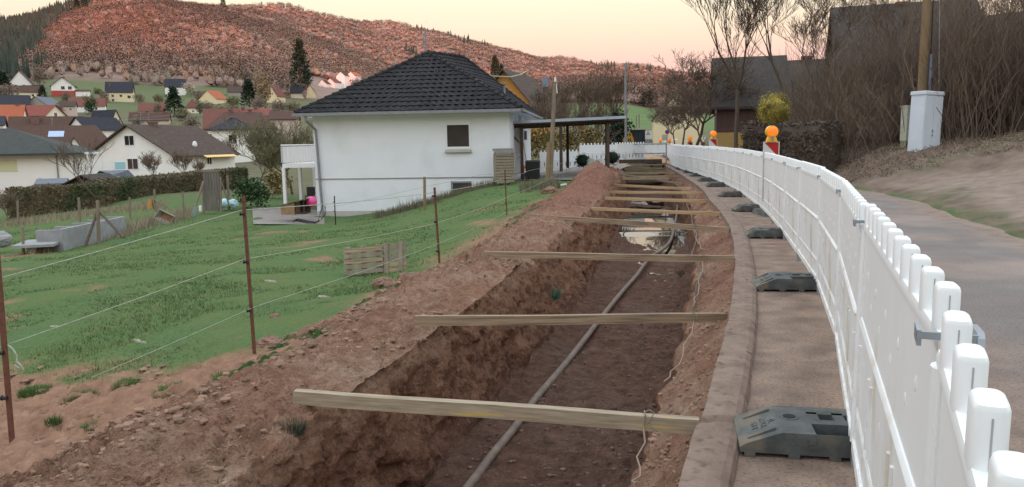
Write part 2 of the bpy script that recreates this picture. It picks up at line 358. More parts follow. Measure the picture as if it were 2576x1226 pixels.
# near left field
for y in (1, 2, 4, 8, 14, 20, 26, 34, 44): C.append(wp(float(rimL(y))-.25, y, -.04)); C.append(wp(float(kerbL(y))+1, y, -.04))
C += [wp(-2.2, 1.2, -.2), wp(-4, 2.5, -.5), wp(-8, 4, -1.0), gp(28, 1100, 5.0), gp(640, 900, 6.0), gp(1107, 682, 11.5), gp(-500, 1150, 5), gp(300, 760, 10.5), gp(0, 800, 10.5)]
C += [gp(940, 690, 13), gp(620, 640, 18), gp(60, 655, 21), gp(250, 622, 24), gp(430, 568, 29), gp(800, 562, 29), gp(960, 543, 29.5), gp(1070, 512, 30), gp(1230, 467, 30.5),
      gp(1273, 540, 19), gp(1440, 455, 31), gp(1340, 455, 31), gp(660, 545, 31), gp(105, 542, 37), gp(424, 508, 37), gp(700, 500, 38), gp(-300, 580, 37), gp(-700, 700, 22)]
C += [gp(1430, 432, 38), gp(1500, 412, 41), wp(4, 44, -.1), wp(-2, 46, -.6), wp(-8, 46, -1.6)]
# valley and village
C += [gp(-600, 520, 55), gp(100, 482, 55), gp(500, 470, 60), gp(350, 440, 85), gp(0, 440, 85), gp(650, 430, 85), gp(100, 408, 120), gp(500, 405, 120), gp(800, 400, 100), gp(100, 350, 170), gp(600, 360, 170),
      gp(40, 338, 200), gp(300, 332, 240), gp(600, 330, 240), gp(380, 306, 270), gp(160, 286, 300), gp(700, 290, 300), gp(500, 288, 320), gp(80, 260, 340), gp(165, 242, 370), gp(310, 256, 360), gp(440, 240, 400),
      gp(700, 242, 440), gp(790, 250, 440), gp(860, 226, 520), gp(540, 262, 360), gp(-500, 340, 200), gp(-500, 260, 340), gp(0, 205, 440), gp(150, 192, 450), gp(320, 214, 430), gp(600, 225, 430)]
# middle right: field and far slope
C += [gp(1100, 330, 90), gp(1300, 352, 60), gp(1000, 290, 220), gp(1250, 290, 250), gp(1400, 340, 70), gp(1560, 352, 70), gp(1500, 322, 150), gp(1650, 322, 150), gp(1430, 262, 420), gp(1560, 262, 420), gp(1650, 276, 420),
      gp(1000, 240, 600), gp(1350, 235, 620), gp(1600, 240, 640), gp(1800, 340, 90), gp(2200, 345, 90), gp(2000, 330, 200), gp(1800, 260, 600), gp(2200, 280, 600), gp(2600, 330, 200), gp(2700, 300, 600)]
# hills
C += [gp(-600, 150, 900), gp(0, 60, 950), gp(130, 40, 960), gp(200, 5, 980), gp(350, -25, 1000), gp(450, -5, 1020), gp(560, 12, 1050), gp(640, 24, 1100), gp(0, 140, 650), gp(300, 110, 640), gp(600, 120, 640), gp(800, 150, 700),
      gp(700, 10, 1300), gp(850, 33, 1330), gp(950, 44, 1380), gp(1050, 66, 1420), gp(1150, 84, 1480), gp(1250, 108, 1540), gp(1400, 132, 1650), gp(1500, 143, 1720), gp(1620, 152, 1800), gp(1750, 163, 1850), gp(2000, 185, 1900), gp(2600, 240, 1900),
      gp(1000, 150, 950), gp(1250, 185, 1050), gp(1500, 205, 1100), gp(1700, 210, 1100), gp(2100, 240, 1100), gp(0, 130, 2400), gp(400, 110, 2400), gp(900, 130, 2600), gp(1500, 190, 2600), gp(2300, 240, 2600), gp(-900, 240, 2400)]
C += [wp(30, 30, 1.0), wp(60, 45, 2), wp(20, 12, .8), wp(8, 5, 0.1), wp(-30, 25, -3), wp(-60, 60, -5), wp(-200, 200, -5), wp(150, 150, 5)]
C = np.array(C)
def _tk(r2): return np.where(r2 > 1e-12, .5*r2*np.log(np.maximum(r2, 1e-12)), 0)
_A = C[:, :2]*np.array([2.2, 1.0]); nC = len(C)
_K = _tk(((_A[:, None]-_A[None])**2).sum(2)) + np.eye(nC)*2e-4; _P = np.c_[np.ones(nC), _A]
_w = np.linalg.solve(np.block([[_K, _P], [_P.T, np.zeros((3, 3))]]), np.r_[C[:, 2], np.zeros(3)])
def tz(x, y):
    x = np.asarray(x, float); y = np.maximum(np.asarray(y, float), .8); sh = np.broadcast(x, y).shape
    q = np.stack([np.broadcast_to(x/y, sh).ravel()*2.2, np.log(np.broadcast_to(y, sh)).ravel()], 1); o_ = np.empty(len(q))
    for i in range(0, len(q), 20000):
        b = q[i:i+20000]; o_[i:i+20000] = _tk(((b[:, None]-_A[None])**2).sum(2))@_w[:nC]+np.c_[np.ones(len(b)), b]@_w[nC:]
    return o_.reshape(sh)*np.broadcast_to(y, sh)
def KB(y, e, n=0): return sstep(21.5, 25.5, y+.9*np.clip(e, 0, 9)+n)
def right_z(x, y):     # ground right of the road: track fork and planted bank
    x = np.asarray(x, float); y = np.asarray(y, float); e = x-verge(y)
    bank = sstep(0, 2.6, e)*1.05+np.clip(e-2.6, 0, 14)*.13            # bank with the cabinet
    track = np.clip(e, 0, 5)*.19+np.clip(e-5, 0, 30)*.06                                     # track climbing to the right in the foreground
    k = KB(y, e)
    return track*(1-k)+bank*k
def ground(x, y):
    x = np.asarray(x, float); y = np.asarray(y, float)
    g = tz(x, y); kr = kerbR(y)
    far = sstep(46, 60, y); r = np.where(x > kr-.3, right_z(x, y), g)
    rr = np.where(x > verge(y), r, np.where(x > kr-.3, 0, g))
    return rr*(1-far)+g*far
def hillnoise(x, y):
    k = sstep(420, 700, y)
    rid = np.abs(fbm(x/210+y/500, y/420-x/900, 0, 5, 3)); n = fbm(x/60, y/90, 0, 9, 3)
    return k*((rid*24-7)+n*5)-13*sstep(600, 1000, y)*y/1000*(1-sstep(1900, 2300, y))
# ------------------------------------------------------------------ ground sheets
def terrain_mat():
    m = bpy.data.materials.new('terrain'); m.use_nodes = True; t = m.node_tree; b = t.nodes['Principled BSDF']; n = t.nodes.new; l = t.links.new
    b.inputs['Roughness'].default_value = .95; b.inputs['Specular IOR Level'].default_value = .1
    g = n('ShaderNodeNewGeometry')
    def nz(s, d=6, r=.6):
        q = n('ShaderNodeTexNoise'); q.inputs['Scale'].default_value = s; q.inputs['Detail'].default_value = d; q.inputs['Roughness'].default_value = r; l(g.outputs['Position'], q.inputs['Vector']); return q.outputs['Fac']
    def ramp(f, a, ca, bb, cb):
        r = n('ShaderNodeValToRGB'); r.color_ramp.elements[0].position = a; r.color_ramp.elements[1].position = bb; r.color_ramp.elements[0].color = (*ca, 1); r.color_ramp.elements[1].color = (*cb, 1); l(f, r.inputs[0]); return r.outputs[0]
    def mix(f, a, c):
        x = n('ShaderNodeMix'); x.data_type = 'RGBA'; l(f, x.inputs[0]); l(a, x.inputs[6]); l(c, x.inputs[7]); return x.outputs[2]
    def att(nm): a = n('ShaderNodeAttribute'); a.attribute_name = nm; return a.outputs['Fac']
    grass = mix(ramp(nz(.9), .4, (0, 0, 0), .62, (1, 1, 1)), ramp(nz(28), .3, (.055, .102, .038), .7, (.105, .168, .062)), ramp(nz(28), .3, (.075, .115, .036), .7, (.125, .165, .060)))
    grass = mix(ramp(nz(3.1), .60, (0, 0, 0), .70, (1, 1, 1)), grass, ramp(nz(14), .3, (.11, .10, .06), .7, (.17, .15, .09)))
    soil = ramp(nz(7, 10, .7), .3, (.18, .098, .064), .7, (.335, .198, .132))
    val = ramp(nz(.05, 8), .35, (.115, .10, .068), .65, (.13, .135, .068))
    wood = ramp(nz(.06, 8), .35, (.22, .155, .125), .65, (.28, .20, .16))
    verge_ = ramp(nz(2.2, 8, .7), .35, (.10, .075, .056), .65, (.21, .155, .12))
    trackc = ramp(nz(3, 8, .7), .35, (.20, .15, .12), .65, (.29, .23, .19))
    c = mix(att('soil'), grass, soil); c = mix(att('valley'), c, val); c = mix(att('field'), c, ramp(nz(.08), .3, (.085, .135, .048), .7, (.12, .17, .068)))
    c = mix(att('wood'), c, wood); c = mix(att('litter'), c, verge_); c = mix(att('track'), c, trackc)
    l(c, b.inputs['Base Color'])
    bp = n('ShaderNodeBump'); bp.inputs['Strength'].default_value = .9; bp.inputs['Distance'].default_value = .03; l(nz(18, 8, .65), bp.inputs['Height']); l(bp.outputs[0], b.inputs['Normal'])
    return m
TM = terrain_mat()
acol = np.unique(np.r_[np.linspace(-1.6, -.74, 50), np.linspace(-.74, .74, 420), np.linspace(.74, 1.6, 50)])
def edge_py(px):   # where turf gives way to bare earth (followed along the real ground)
    return np.interp(px, [-800, 0, 250, 450, 640, 900, 1030, 1200, 1280, 1450, 1520], [905, 925, 950, 935, 905, 775, 705, 610, 552, 478, 450])
def tmask(X, Y, Z):
    px, py = proj(np.stack([X, Y, Z], -1)); nzv = fbm(X*1.3, Y*1.3, 0, 31, 4)
    soil = sstep(-28, 22, (py-edge_py(px))+nzv*75*np.clip(6/Y, .25, 1.2))*(Y < 40)*(X < kerbL(Y))
    soil = np.maximum(soil, .75*sstep(.36, .52, fbm(X*.55+3, Y*.55, 0, 77, 4))*(Y < 26)*(X < 0))
    valley = sstep(36, 48, Y)
    field = sstep(100, 130, Y)*(1-sstep(400, 430, Y))*sstep(.055, .075, X/Y)
    field = np.maximum(field, .45*sstep(300, 330, Y)*(1-sstep(430, 450, Y))*sstep(-.62, -.58, X/Y)*(1-sstep(-.36, -.33, X/Y)))
    wood = sstep(425, 450, Y)*(1-.0*X)
    e = X-verge(Y); litter = sstep(-.1, .25, e+.15*nzv)*(Y < 60)
    k = KB(Y, e, nzv*1.5+1)
    track = litter*(1-k)*sstep(.3, .9, e+nzv*.5)*(1-.6*sstep(.15, .4, fbm(X*.8, Y*.8, 0, 3, 3)))
    gr = .35*sstep(.22, .42, fbm(X*.6+9, Y*.6, 0, 55, 4)+.15*(X > 11))*litter
    return dict(soil=soil, valley=valley, field=field, wood=wood, litter=litter*(1-.8*gr), track=track)
def sheet(name, ylist, label=None):
    A, Yg = np.meshgrid(acol, ylist); X = A*Yg; Y = Yg
    Z = ground(X, Y)+hillnoise(X, Y)
    Z = Z+np.where(Y < 60, fbm(X*.9, Y*.9, 0, 2, 4)*.06*sstep(.1, 1.2, np.abs(X-kerbR(Y))*1.0+.0)*np.where(X > kerbL(Y), np.where(X > verge(Y), 1.6, 0), 1), 0)
    e = X-verge(Y); Z = Z+np.where((Y < 60) & (e > 0), fbm(X*2.2, Y*2.2, 0, 12, 4)*.14*sstep(.3, 1.5, e)*KB(Y, e), 0)
    px_, py_ = proj(np.stack([X, Y, Z], -1)); sm = sstep(-28, 22, (py_-edge_py(px_))+fbm(X*1.3, Y*1.3, 0, 31, 4)*75*np.clip(6/Y, .25, 1.2))*(Y < 30)*(X < kerbL(Y))
    Z = Z+sm*((np.abs(fbm(X*4, Y*4, 0, 8, 4, .6))-.2)*.12+fbm(X*14, Y*14, 0, 6, 3, .6)*.03)
    ind = (Y < 49)*(X > bankO(Y)+.7)*(X < kerbR(Y)-.05)
    Z = np.where(ind > 0, Z-3.0, Z)
    Z = np.where((Y < 60) & (X >= kerbR(Y)-.05) & (X < verge(Y)+.02), Z-.03, Z)
    Mk = tmask(X, Y, Z); V = np.stack([X, Y, Z], -1).reshape(-1, 3)
    o = nmesh(name, V, grid_faces(len(ylist), len(acol)), TM, smooth=True, attrs={k: v.ravel() for k, v in Mk.items()})
    tag(o, kind='structure'); return o
sheet('ground', np.exp(np.linspace(math.log(.9), math.log(56), 560)))
sheet('hills', np.exp(np.linspace(math.log(56), math.log(2600), 420)))
def gz(x, y): return float(ground(x, y)+hillnoise(x, y))
# ground behind the camera and the hill there that keeps the valley in shade
xs = np.linspace(-2600, 2600, 131); ys = np.linspace(.9, -1500, 80)
Xb, Yb = np.meshgrid(xs, ys)
HB_D, HB_Z = 520.0, 170.0
Zb = -.5+sstep(-60, -HB_D, Yb)*np.clip(148-.042*(Xb+720), 110, 200)+fbm(Xb/300, Yb/300, 0, 4, 4)*16*sstep(-100, -500, Yb)-.0*Xb
Zb = np.where(Yb > -8, -.35, Zb)
nmesh('hill_behind', np.stack([Xb, Yb, Zb], -1).reshape(-1, 3), grid_faces(80, 131), mk('hill_behind', (.07, .065, .04), (.10, .085, .06), .02, .95), smooth=True)['kind'] = 'structure'
# ------------------------------------------------------------------ bank and trench
def trench_mat():
    m = bpy.data.materials.new('earth'); m.use_nodes = True; t = m.node_tree; b = t.nodes['Principled BSDF']; n = t.nodes.new; l = t.links.new
    g = n('ShaderNodeNewGeometry')
    def nz(s, d=8, r=.65, st=None):
        q = n('ShaderNodeTexNoise'); q.inputs['Scale'].default_value = s; q.inputs['Detail'].default_value = d; q.inputs['Roughness'].default_value = r
        if st: mp = n('ShaderNodeMapping'); mp.inputs['Scale'].default_value = st; l(g.outputs['Position'], mp.inputs[0]); l(mp.outputs[0], q.inputs['Vector'])
        else: l(g.outputs['Position'], q.inputs['Vector'])
        return q.outputs['Fac']
    def ramp(f, a, ca, bb, cb):
        r = n('ShaderNodeValToRGB'); r.color_ramp.elements[0].position = a; r.color_ramp.elements[1].position = bb; r.color_ramp.elements[0].color = (*ca, 1); r.color_ramp.elements[1].color = (*cb, 1); l(f, r.inputs[0]); return r.outputs[0]
    def mix(f, a, c):
        x = n('ShaderNodeMix'); x.data_type = 'RGBA'; l(f, x.inputs[0]); l(a, x.inputs[6]); l(c, x.inputs[7]); return x.outputs[2]
    def att(nm): a = n('ShaderNodeAttribute'); a.attribute_name = nm; return a.outputs['Fac']
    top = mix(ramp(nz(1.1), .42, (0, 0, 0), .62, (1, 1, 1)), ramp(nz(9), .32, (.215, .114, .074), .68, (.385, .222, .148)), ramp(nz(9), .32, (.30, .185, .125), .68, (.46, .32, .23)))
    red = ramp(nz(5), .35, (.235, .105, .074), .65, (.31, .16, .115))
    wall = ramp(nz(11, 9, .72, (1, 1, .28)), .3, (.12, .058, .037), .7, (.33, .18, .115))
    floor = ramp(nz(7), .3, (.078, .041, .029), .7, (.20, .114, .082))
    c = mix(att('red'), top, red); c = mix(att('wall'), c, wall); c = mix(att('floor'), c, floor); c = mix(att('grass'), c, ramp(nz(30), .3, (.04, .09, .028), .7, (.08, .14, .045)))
    l(c, b.inputs['Base Color'])
    wet = n('ShaderNodeMath'); wet.operation = 'MULTIPLY_ADD'; l(att('wet'), wet.inputs[0]); wet.inputs[1].default_value = -.3; wet.inputs[2].default_value = 1.0; l(wet.outputs[0], b.inputs['Roughness'])
    b.inputs['Specular IOR Level'].default_value = .12
    bp = n('ShaderNodeBump'); bp.inputs['Strength'].default_value = 1; bp.inputs['Distance'].default_value = .05; l(nz(34, 9, .7), bp.inputs['Height'])
    bp2 = n('ShaderNodeBump'); bp2.inputs['Strength'].default_value = 1; bp2.inputs['Distance'].default_value = .08; l(nz(9, 5, .6), bp2.inputs['Height']); l(bp.outputs[0], bp2.inputs['Normal']); l(bp2.outputs[0], b.inputs['Normal'])
    return m
yr = np.exp(np.linspace(math.log(1.0), math.log(48.5), 760))
segn = [70, 34, 60, 62, 34, 34]
def cross(y):
    xr = [bankO(y), rimL(y)-.55*np.interp(y, [3, 10, 40], [1, 1, 1]), rimL(y), floorL(y), wallR(y)-.10, wallR(y), kerbL(y)+.015]
    return xr
bz = lambda x, y: np.where(x < kerbL(y)-.3, tz(x, y), 0)
def earth_sheet():
    xr = cross(yr); zo = tz(xr[0], yr)-.06
    bump = np.interp(yr, [1, 3, 6, 10, 14, 20, 26, 34, 48], [.0, .0, .02, .05, .10, .16, .42, .25, .1])
    zs = [zo, bump*.9+.0, -.05+bump*.4, 0*yr+FLOOR, 0*yr+FLOOR-.02, 0*yr-.40, 0*yr-.03]
    Xs, Zs, T = [], [], []
    for k in range(6):
        n_ = segn[k]; t = np.linspace(0, 1, n_, endpoint=(k == 5))[None]
        tz_ = t
        if k == 0: tz_ = 1-(1-t)**1.7
        if k == 2: tz_ = t**1.25
        if k == 5: tz_ = t
        Xs.append(xr[k][:, None]*(1-t)+xr[k+1][:, None]*t); Zs.append(zs[k][:, None]*(1-tz_)+zs[k+1][:, None]*tz_); T.append(np.full((len(yr), n_), float(k))+t)
    X = np.concatenate(Xs, 1); Z = np.concatenate(Zs, 1); T = np.concatenate(T, 1); Y = np.repeat(yr[:, None], X.shape[1], 1)
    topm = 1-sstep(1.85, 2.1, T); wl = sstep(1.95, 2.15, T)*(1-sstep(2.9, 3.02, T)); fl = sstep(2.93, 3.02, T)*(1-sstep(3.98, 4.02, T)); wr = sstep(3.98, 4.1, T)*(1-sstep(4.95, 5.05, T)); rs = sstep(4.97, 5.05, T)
    # mound near the far end
    Z = Z+topm*.38*np.exp(-(((X-2.9)/1.0)**2+((Y-25.5)/4.0)**2))*sstep(0, .5, T)
    # lumpy top
    n1 = fbm(X*1.7, Y*1.7, 0, 1, 5, .58); n2 = np.abs(fbm(X*5.5, Y*5.5, 0, 8, 4, .6)); n3 = fbm(X*16, Y*16, 0, 6, 3, .6)
    lum = sstep(-.2, .4, fbm(X*.8, Y*.8, 0, 66, 2))
    Z = Z+topm*(n1*.085+(n2-.22)*.15*(.35+lum)+n3*.045+fbm(X*38, Y*38, 0, 99, 2)*.012*(Y < 9))*sstep(0, .25, T)
    # wall: crumbling faces
    w1 = fbm(X*.4+Z*2.2, Y*2.6, Z*2.2, 21, 5, .6); w2 = np.abs(fbm(Z*7, Y*8, X*2, 23, 3))
    X = X+wl*(w1*.15-.03+(.2-w2)*.05+fbm(Y*7, Z*1.3, 0, 25, 3, .6)*.045+fbm(Y*22, Z*5, 0, 26, 2)*.014)*(1-.6*sstep(2.8, 3.0, T)); Z = Z+wl*fbm(X*6, Y*6, 0, 14, 3)*.05
    # sharper slump pockets under the rim
    X = X-wl*.09*sstep(.3, .5, fbm(Y*1.6, Z*3, 0, 91, 3))
    Z = Z+fl*(fbm(X*2.2, Y*1.1, 0, 41, 5, .6)*.055+np.abs(fbm(X*8, Y*8, 0, 43, 4, .6))*.06*sstep(24, 10, Y)+.05*sstep(12, 7, Y)+.05*sstep(3.12, 3.0, T)+.04*sstep(3.88, 4.0, T)-.02)
    X = X+wr*fbm(Y*3, Z*4, 0, 51, 4)*.08
    Z = Z+rs*(fbm(X*4, Y*4, 0, 61, 5, .6)*.07-.01+np.abs(fbm(X*10, Y*10, 0, 62, 3, .6))*.04)*(1-sstep(5.8, 6.0, T)); X = X+(T > 4.9)*(T < 5.1)*fbm(Y*2.5, 0*Y, 0, 71, 4)*.09
    grass = topm*sstep(.16, .3, fbm(X*1.6+4, Y*1.6, 0, 88, 4)-.55*sstep(.2, .9, T))
    red = np.clip(topm*sstep(12, 20, Y)*.8+rs*.8*sstep(-.3, .3, fbm(X, Y, 0, 44, 3))*sstep(6, 10, Y)+topm*.5*sstep(.1, .4, n1), 0, 1)
    wet = fl*sstep(-.1, .5, fbm(X*1.5, Y*1.5, 0, 15, 4))
    V = np.stack([X, Y, Z], -1).reshape(-1, 3)
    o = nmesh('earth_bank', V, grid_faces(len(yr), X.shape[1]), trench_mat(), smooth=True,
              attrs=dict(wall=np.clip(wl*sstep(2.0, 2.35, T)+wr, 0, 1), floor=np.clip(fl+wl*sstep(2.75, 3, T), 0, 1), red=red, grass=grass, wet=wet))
    tag(o, kind='structure'); return X, Y, Z, T
EX, EY, EZ, ET = earth_sheet()
def earth_z(x, y):
    i = int(np.clip(np.searchsorted(yr, y), 1, len(yr)-1)); j = int(np.argmin(np.abs(EX[i]-x)+1e-3*(ET[i] > 3))); return float(EZ[i, j])
# water standing in the trench
def puddles():
    mb = []; ys_ = np.linspace(11.2, 33, 240); V = []; nn = 12
    for y in ys_:
        for t in np.linspace(0, 1, nn): V.append((float(floorL(y))*(1-t)+float(wallR(y)-.12)*t, y, FLOOR+np.interp(y, [11.2, 14, 17, 18, 20.6, 21.2, 25, 26, 33], [-.060, -.048, -.042, -.03, -.010, .03, .03, -.01, -.03])))
    o = nmesh('puddle_water', V, grid_faces(len(ys_), nn), M['water'], smooth=True); tag(o, kind='structure')
puddles()
# ------------------------------------------------------------------ road and kerb
def road():
    yy = np.exp(np.linspace(math.log(.9), math.log(56), 240)); t = np.linspace(0, 1, 60); X = []; Y = []; Z = []
    for y in yy:
        a, b_ = float(kerbR(y))-.02, float(verge(y))+.05+.18*float(fbm(y*.9, 0.0, 0, 7, 3)); X.append(a*(1-t)+b_*t); Y.append(0*t+y); Z.append(0*t)
    X, Y, Z = map(np.array, (X, Y, Z)); Z = Z+fbm(X*.5, Y*.5, 0, 19, 3)*.006
    m = mk('asphalt', (.15, .132, .124), (.215, .186, .172), 1.3, .9, .005, 160, detail=8, c3=(.29, .23, .195), s3=.55, t3=(.47, .66), spec=.35)
    # dusty brown strip between kerb and barrier, greyer carriageway: reddish soil trodden in near the trench
    tnt = m.node_tree; n = tnt.nodes.new; l = tnt.links.new; b = tnt.nodes['Principled BSDF']; src = b.inputs['Base Color'].links[0].from_socket
    a = n('ShaderNodeAttribute'); a.attribute_name = 'dust'; x = n('ShaderNodeMix'); x.data_type = 'RGBA'
    q = n('ShaderNodeTexNoise'); q.inputs['Scale'].default_value = 4; q.inputs['Detail'].default_value = 9; g = n('ShaderNodeNewGeometry'); l(g.outputs['Position'], q.inputs['Vector'])
    r = n('ShaderNodeValToRGB'); r.color_ramp.elements[0].position = .3; r.color_ramp.elements[1].position = .72; r.color_ramp.elements[0].color = (.165, .12, .095, 1); r.color_ramp.elements[1].color = (.33, .235, .175, 1); l(q.outputs['Fac'], r.inputs[0])
    l(a.outputs['Fac'], x.inputs[0]); l(src, x.inputs[6]); l(r.outputs[0], x.inputs[7]); l(x.outputs[2], b.inputs['Base Color'])
    # pitted aggregate: dark flecks
    v = n('ShaderNodeTexNoise'); v.inputs['Scale'].default_value = 55; v.inputs['Detail'].default_value = 4; l(g.outputs['Position'], v.inputs['Vector'])
    vr = n('ShaderNodeValToRGB'); vr.color_ramp.elements[0].position = .34; vr.color_ramp.elements[1].position = .5; vr.color_ramp.elements[0].color = (.55, .52, .5, 1); l(v.outputs['Fac'], vr.inputs[0])
    mm = n('ShaderNodeMix'); mm.data_type = 'RGBA'; mm.blend_type = 'MULTIPLY'; mm.inputs[0].default_value = .8; l(x.outputs[2], mm.inputs[6]); l(vr.outputs[0], mm.inputs[7]); l(mm.outputs[2], b.inputs['Base Color'])
    nb = fbm(X*.8, Y*.8, 0, 5, 4); d = X-kerbR(Y)
    dust = np.clip(1-sstep(.8, 2.0, d+nb*.5)+.30*sstep(.05, .5, nb)*sstep(1, 2, d), 0, 1)*(1-.35*sstep(12, 30, Y))+.8*sstep(-.8, 0, X-verge(Y))
    dust = np.clip(dust, 0, 1)
    o = nmesh('road', np.stack([X, Y, Z], -1).reshape(-1, 3), grid_faces(len(yy), 60), m, smooth=True, attrs=dict(dust=dust)); tag(o, kind='structure')
road()
def kerb():
    # profile across: inner face, flat top, rounded road edge
    out_ = thing('kerb', 'long curved dusty concrete kerb between the trench and the road', 'kerb')
    yy = np.exp(np.linspace(math.log(.95), math.log(50), 420)); V = []
    prof = [(0, -.55), (0, KZ-.012), (.012, KZ), (.5, KZ+.004), (.78, KZ-.004), (.93, KZ-.022), (1.0, KZ-.05), (1.0, -.1)]
    for y in yy:
        a, b_ = float(kerbL(y)), float(kerbR(y)); W = b_-a
        for k, (u, z) in enumerate(prof):
            cr_ = .006*float(fbm(y*3, k*.5, 0, 3, 3)); V.append((a+u*W+cr_*(k > 0)+(.02*float(fbm(y*3, k*.3, 0, 13, 3)) if k < 3 else 0), y, z+.005*float(fbm(y*2, k*.4, 0, 23, 2))))
    V = np.array(V); np_ = len(prof); s = np.r_[0, np.cumsum(np.hypot(np.diff(kerbL(yy)), np.diff(yy)))]
    g = (np.abs((s % 1.0)-.5) > .475)   # joints between kerb stones
    for i in np.where(g)[0]: V[i*np_+1:i*np_+7, 2] -= .024
    nmesh('kerb_stones', V, grid_faces(len(yy), np_), M['kerb'], out_, smooth=False)
kerb()
# ================================================================== barrier fence
PL = 2.04
_fp = [(-.7, -1.9), (-.04, -.46), (.82, 1.42), (1.56, 3.36), (2.32, 5.35), (3.08, 7.7), (3.64, 9.85), (4.17, 11.8), (4.61, 13.6), (5.17, 16)]
_fp += [tuple(onz(px, py, 0)[:2]) for px, py in ((1886, 511), (1858, 489), (1815, 466), (1762, 446), (1712, 430), (1688, 418))]
_fp += [(9.5, 45.5), (9.1, 48.0), (7.6, 50.2), (5.6, 51.2)]
def resample(pts, step):
    from itertools import accumulate
    P = []; n = len(pts)
    for i in range(n-1):
        p0 = np.array(pts[max(i-1, 0)]); p1 = np.array(pts[i]); p2 = np.array(pts[i+1]); p3 = np.array(pts[min(i+2, n-1)])
        for t in np.linspace(0, 1, 24, endpoint=False):
            P.append(.5*((2*p1)+(-p0+p2)*t+(2*p0-5*p1+4*p2-p3)*t*t+(-p0+3*p1-3*p2+p3)*t**3))
    P.append(np.array(pts[-1])); out_ = [np.array([-.04, -.46])]; 
    for p in P[25:]:
        while np.linalg.norm(p-out_[-1]) >= step:
            out_.append(out_[-1]+(p-out_[-1])/np.linalg.norm(p-out_[-1])*step)
    return out_
FJ = resample(_fp, PL+.02)
HP = 1.115       # body top
def barrier_panel(front_slots=False):
    t = bpy.data.objects.new('traffic_barrier', None); COL.objects.link(t)
    L = PL; b = MB()
    b.box(.05, L-.05, -.014, .014, .12, HP-.03)                  # skin
    b.tube([(L+.004, 0, .12), (L+.004, 0, HP-.03)], .030, 12); b.box(0, .05, -.018, .018, .10, HP-.02); b.box(L-.06, L, -.018, .018, .10, HP-.02)   # end frames
    b.box(.05, L-.05, -.026, .026, .10, .15)                     # foot rim
    b.prism([(-.019, HP-.032), (.019, HP-.032), (.022, HP-.010), (.018, HP+.002), (-.018, HP+.002), (-.022, HP-.010)], .0, L, ax='x')   # top ledge
    for z, r in ((.70, .012), (.30, .008)):
        b.tube([(.075, 0, z-.008), (.10, 0, z), (L-.10, 0, z), (L-.075, 0, z-.008)], [.008, .014+r, .014+r, .008], 8)
    if front_slots:
        for i in range(8):
            x = .22+i*.23; b.box(x, x+.055, -.020, .020, .34, .36)
    # moulded frames of the lower field
    for x0, x1 in ((.12, .62), (.70, 1.33), (1.41, L-.12)):
        b.box(x0, x0+.02, -.022, .022, .33, .60); b.box(x1-.02, x1, -.022, .022, .33, .60)
    tt = []
    for i in range(11):
        x = .075+i*(L-.15)/10; c = MB(); c.rbox(x-.034, x+.034, -.021, .021, HP-.005, HP+.090, .015)
        c.box(x-.0348, x-.033, -.0012, .0012, HP+.004, HP+.072, 1)
        o = c.build('tooth', [M['white_plastic'], M['seam']], t, smooth=True)
    for r_, z in ((0, .93), (1, .84), (0, .56), (1, .24)):
        for i in range(5):
            x = .30+i*.36+(.16 if r_ else 0)
            for q_ in (-1, 1): b.sphere((x, q_*.013, z), .006, 8, 5, sq=(.8, .8, 3.6))
    if front_slots:
        for i in range(8):
            x = .22+i*.23; b.box(x+.008, x+.042, -.0155, -.0125, .37, .58, 1)  # strips on the uncut skin paint the darkness seen through the slits
    b.build('board', [M['white_plastic'], M['slot_shade']], t, smooth=True)
    return t
M['seam'] = mk('mould_seam', (.40, .40, .39), rough=.8)
def tag_panel(o, i, tot):
    lab = [None]*0
    o['category'] = 'barrier'; o['group'] = 'white plastic barrier panels along the trench'
panel0 = barrier_panel(); panelS = barrier_panel(True)
def joint_hw():
    t = bpy.data.objects.new('steel_stake', None); COL.objects.link(t)
    c = MB(); c.tube([(0, 0, .0), (0, 0, HP-.06)], .021, 10); c.box(-.03, .03, -.02, .02, .0, .10); c.build('tube', M['galv'], t, smooth=True)
    c = MB(); c.prism([(-.045, HP-.018), (-.04, HP-.045), (-.015, HP-.05), (.0, HP-.018), (.075, HP-.010), (.075, HP+.016), (-.02, HP+.022), (-.035, HP+.014)], -.060, -.048, ax='y')
    c.box(-.032, -.024, -.05, .05, HP+.004, HP+.018); c.box(-.03, .05, .042, .05, HP-.01, HP+.018); c.box(.01, .03, -.052, -.0495, HP+.002, HP+.012, 1)
    c.build('clip', [M['galv'], M['slot_shade']], t)
    return t
hw0 = joint_hw()
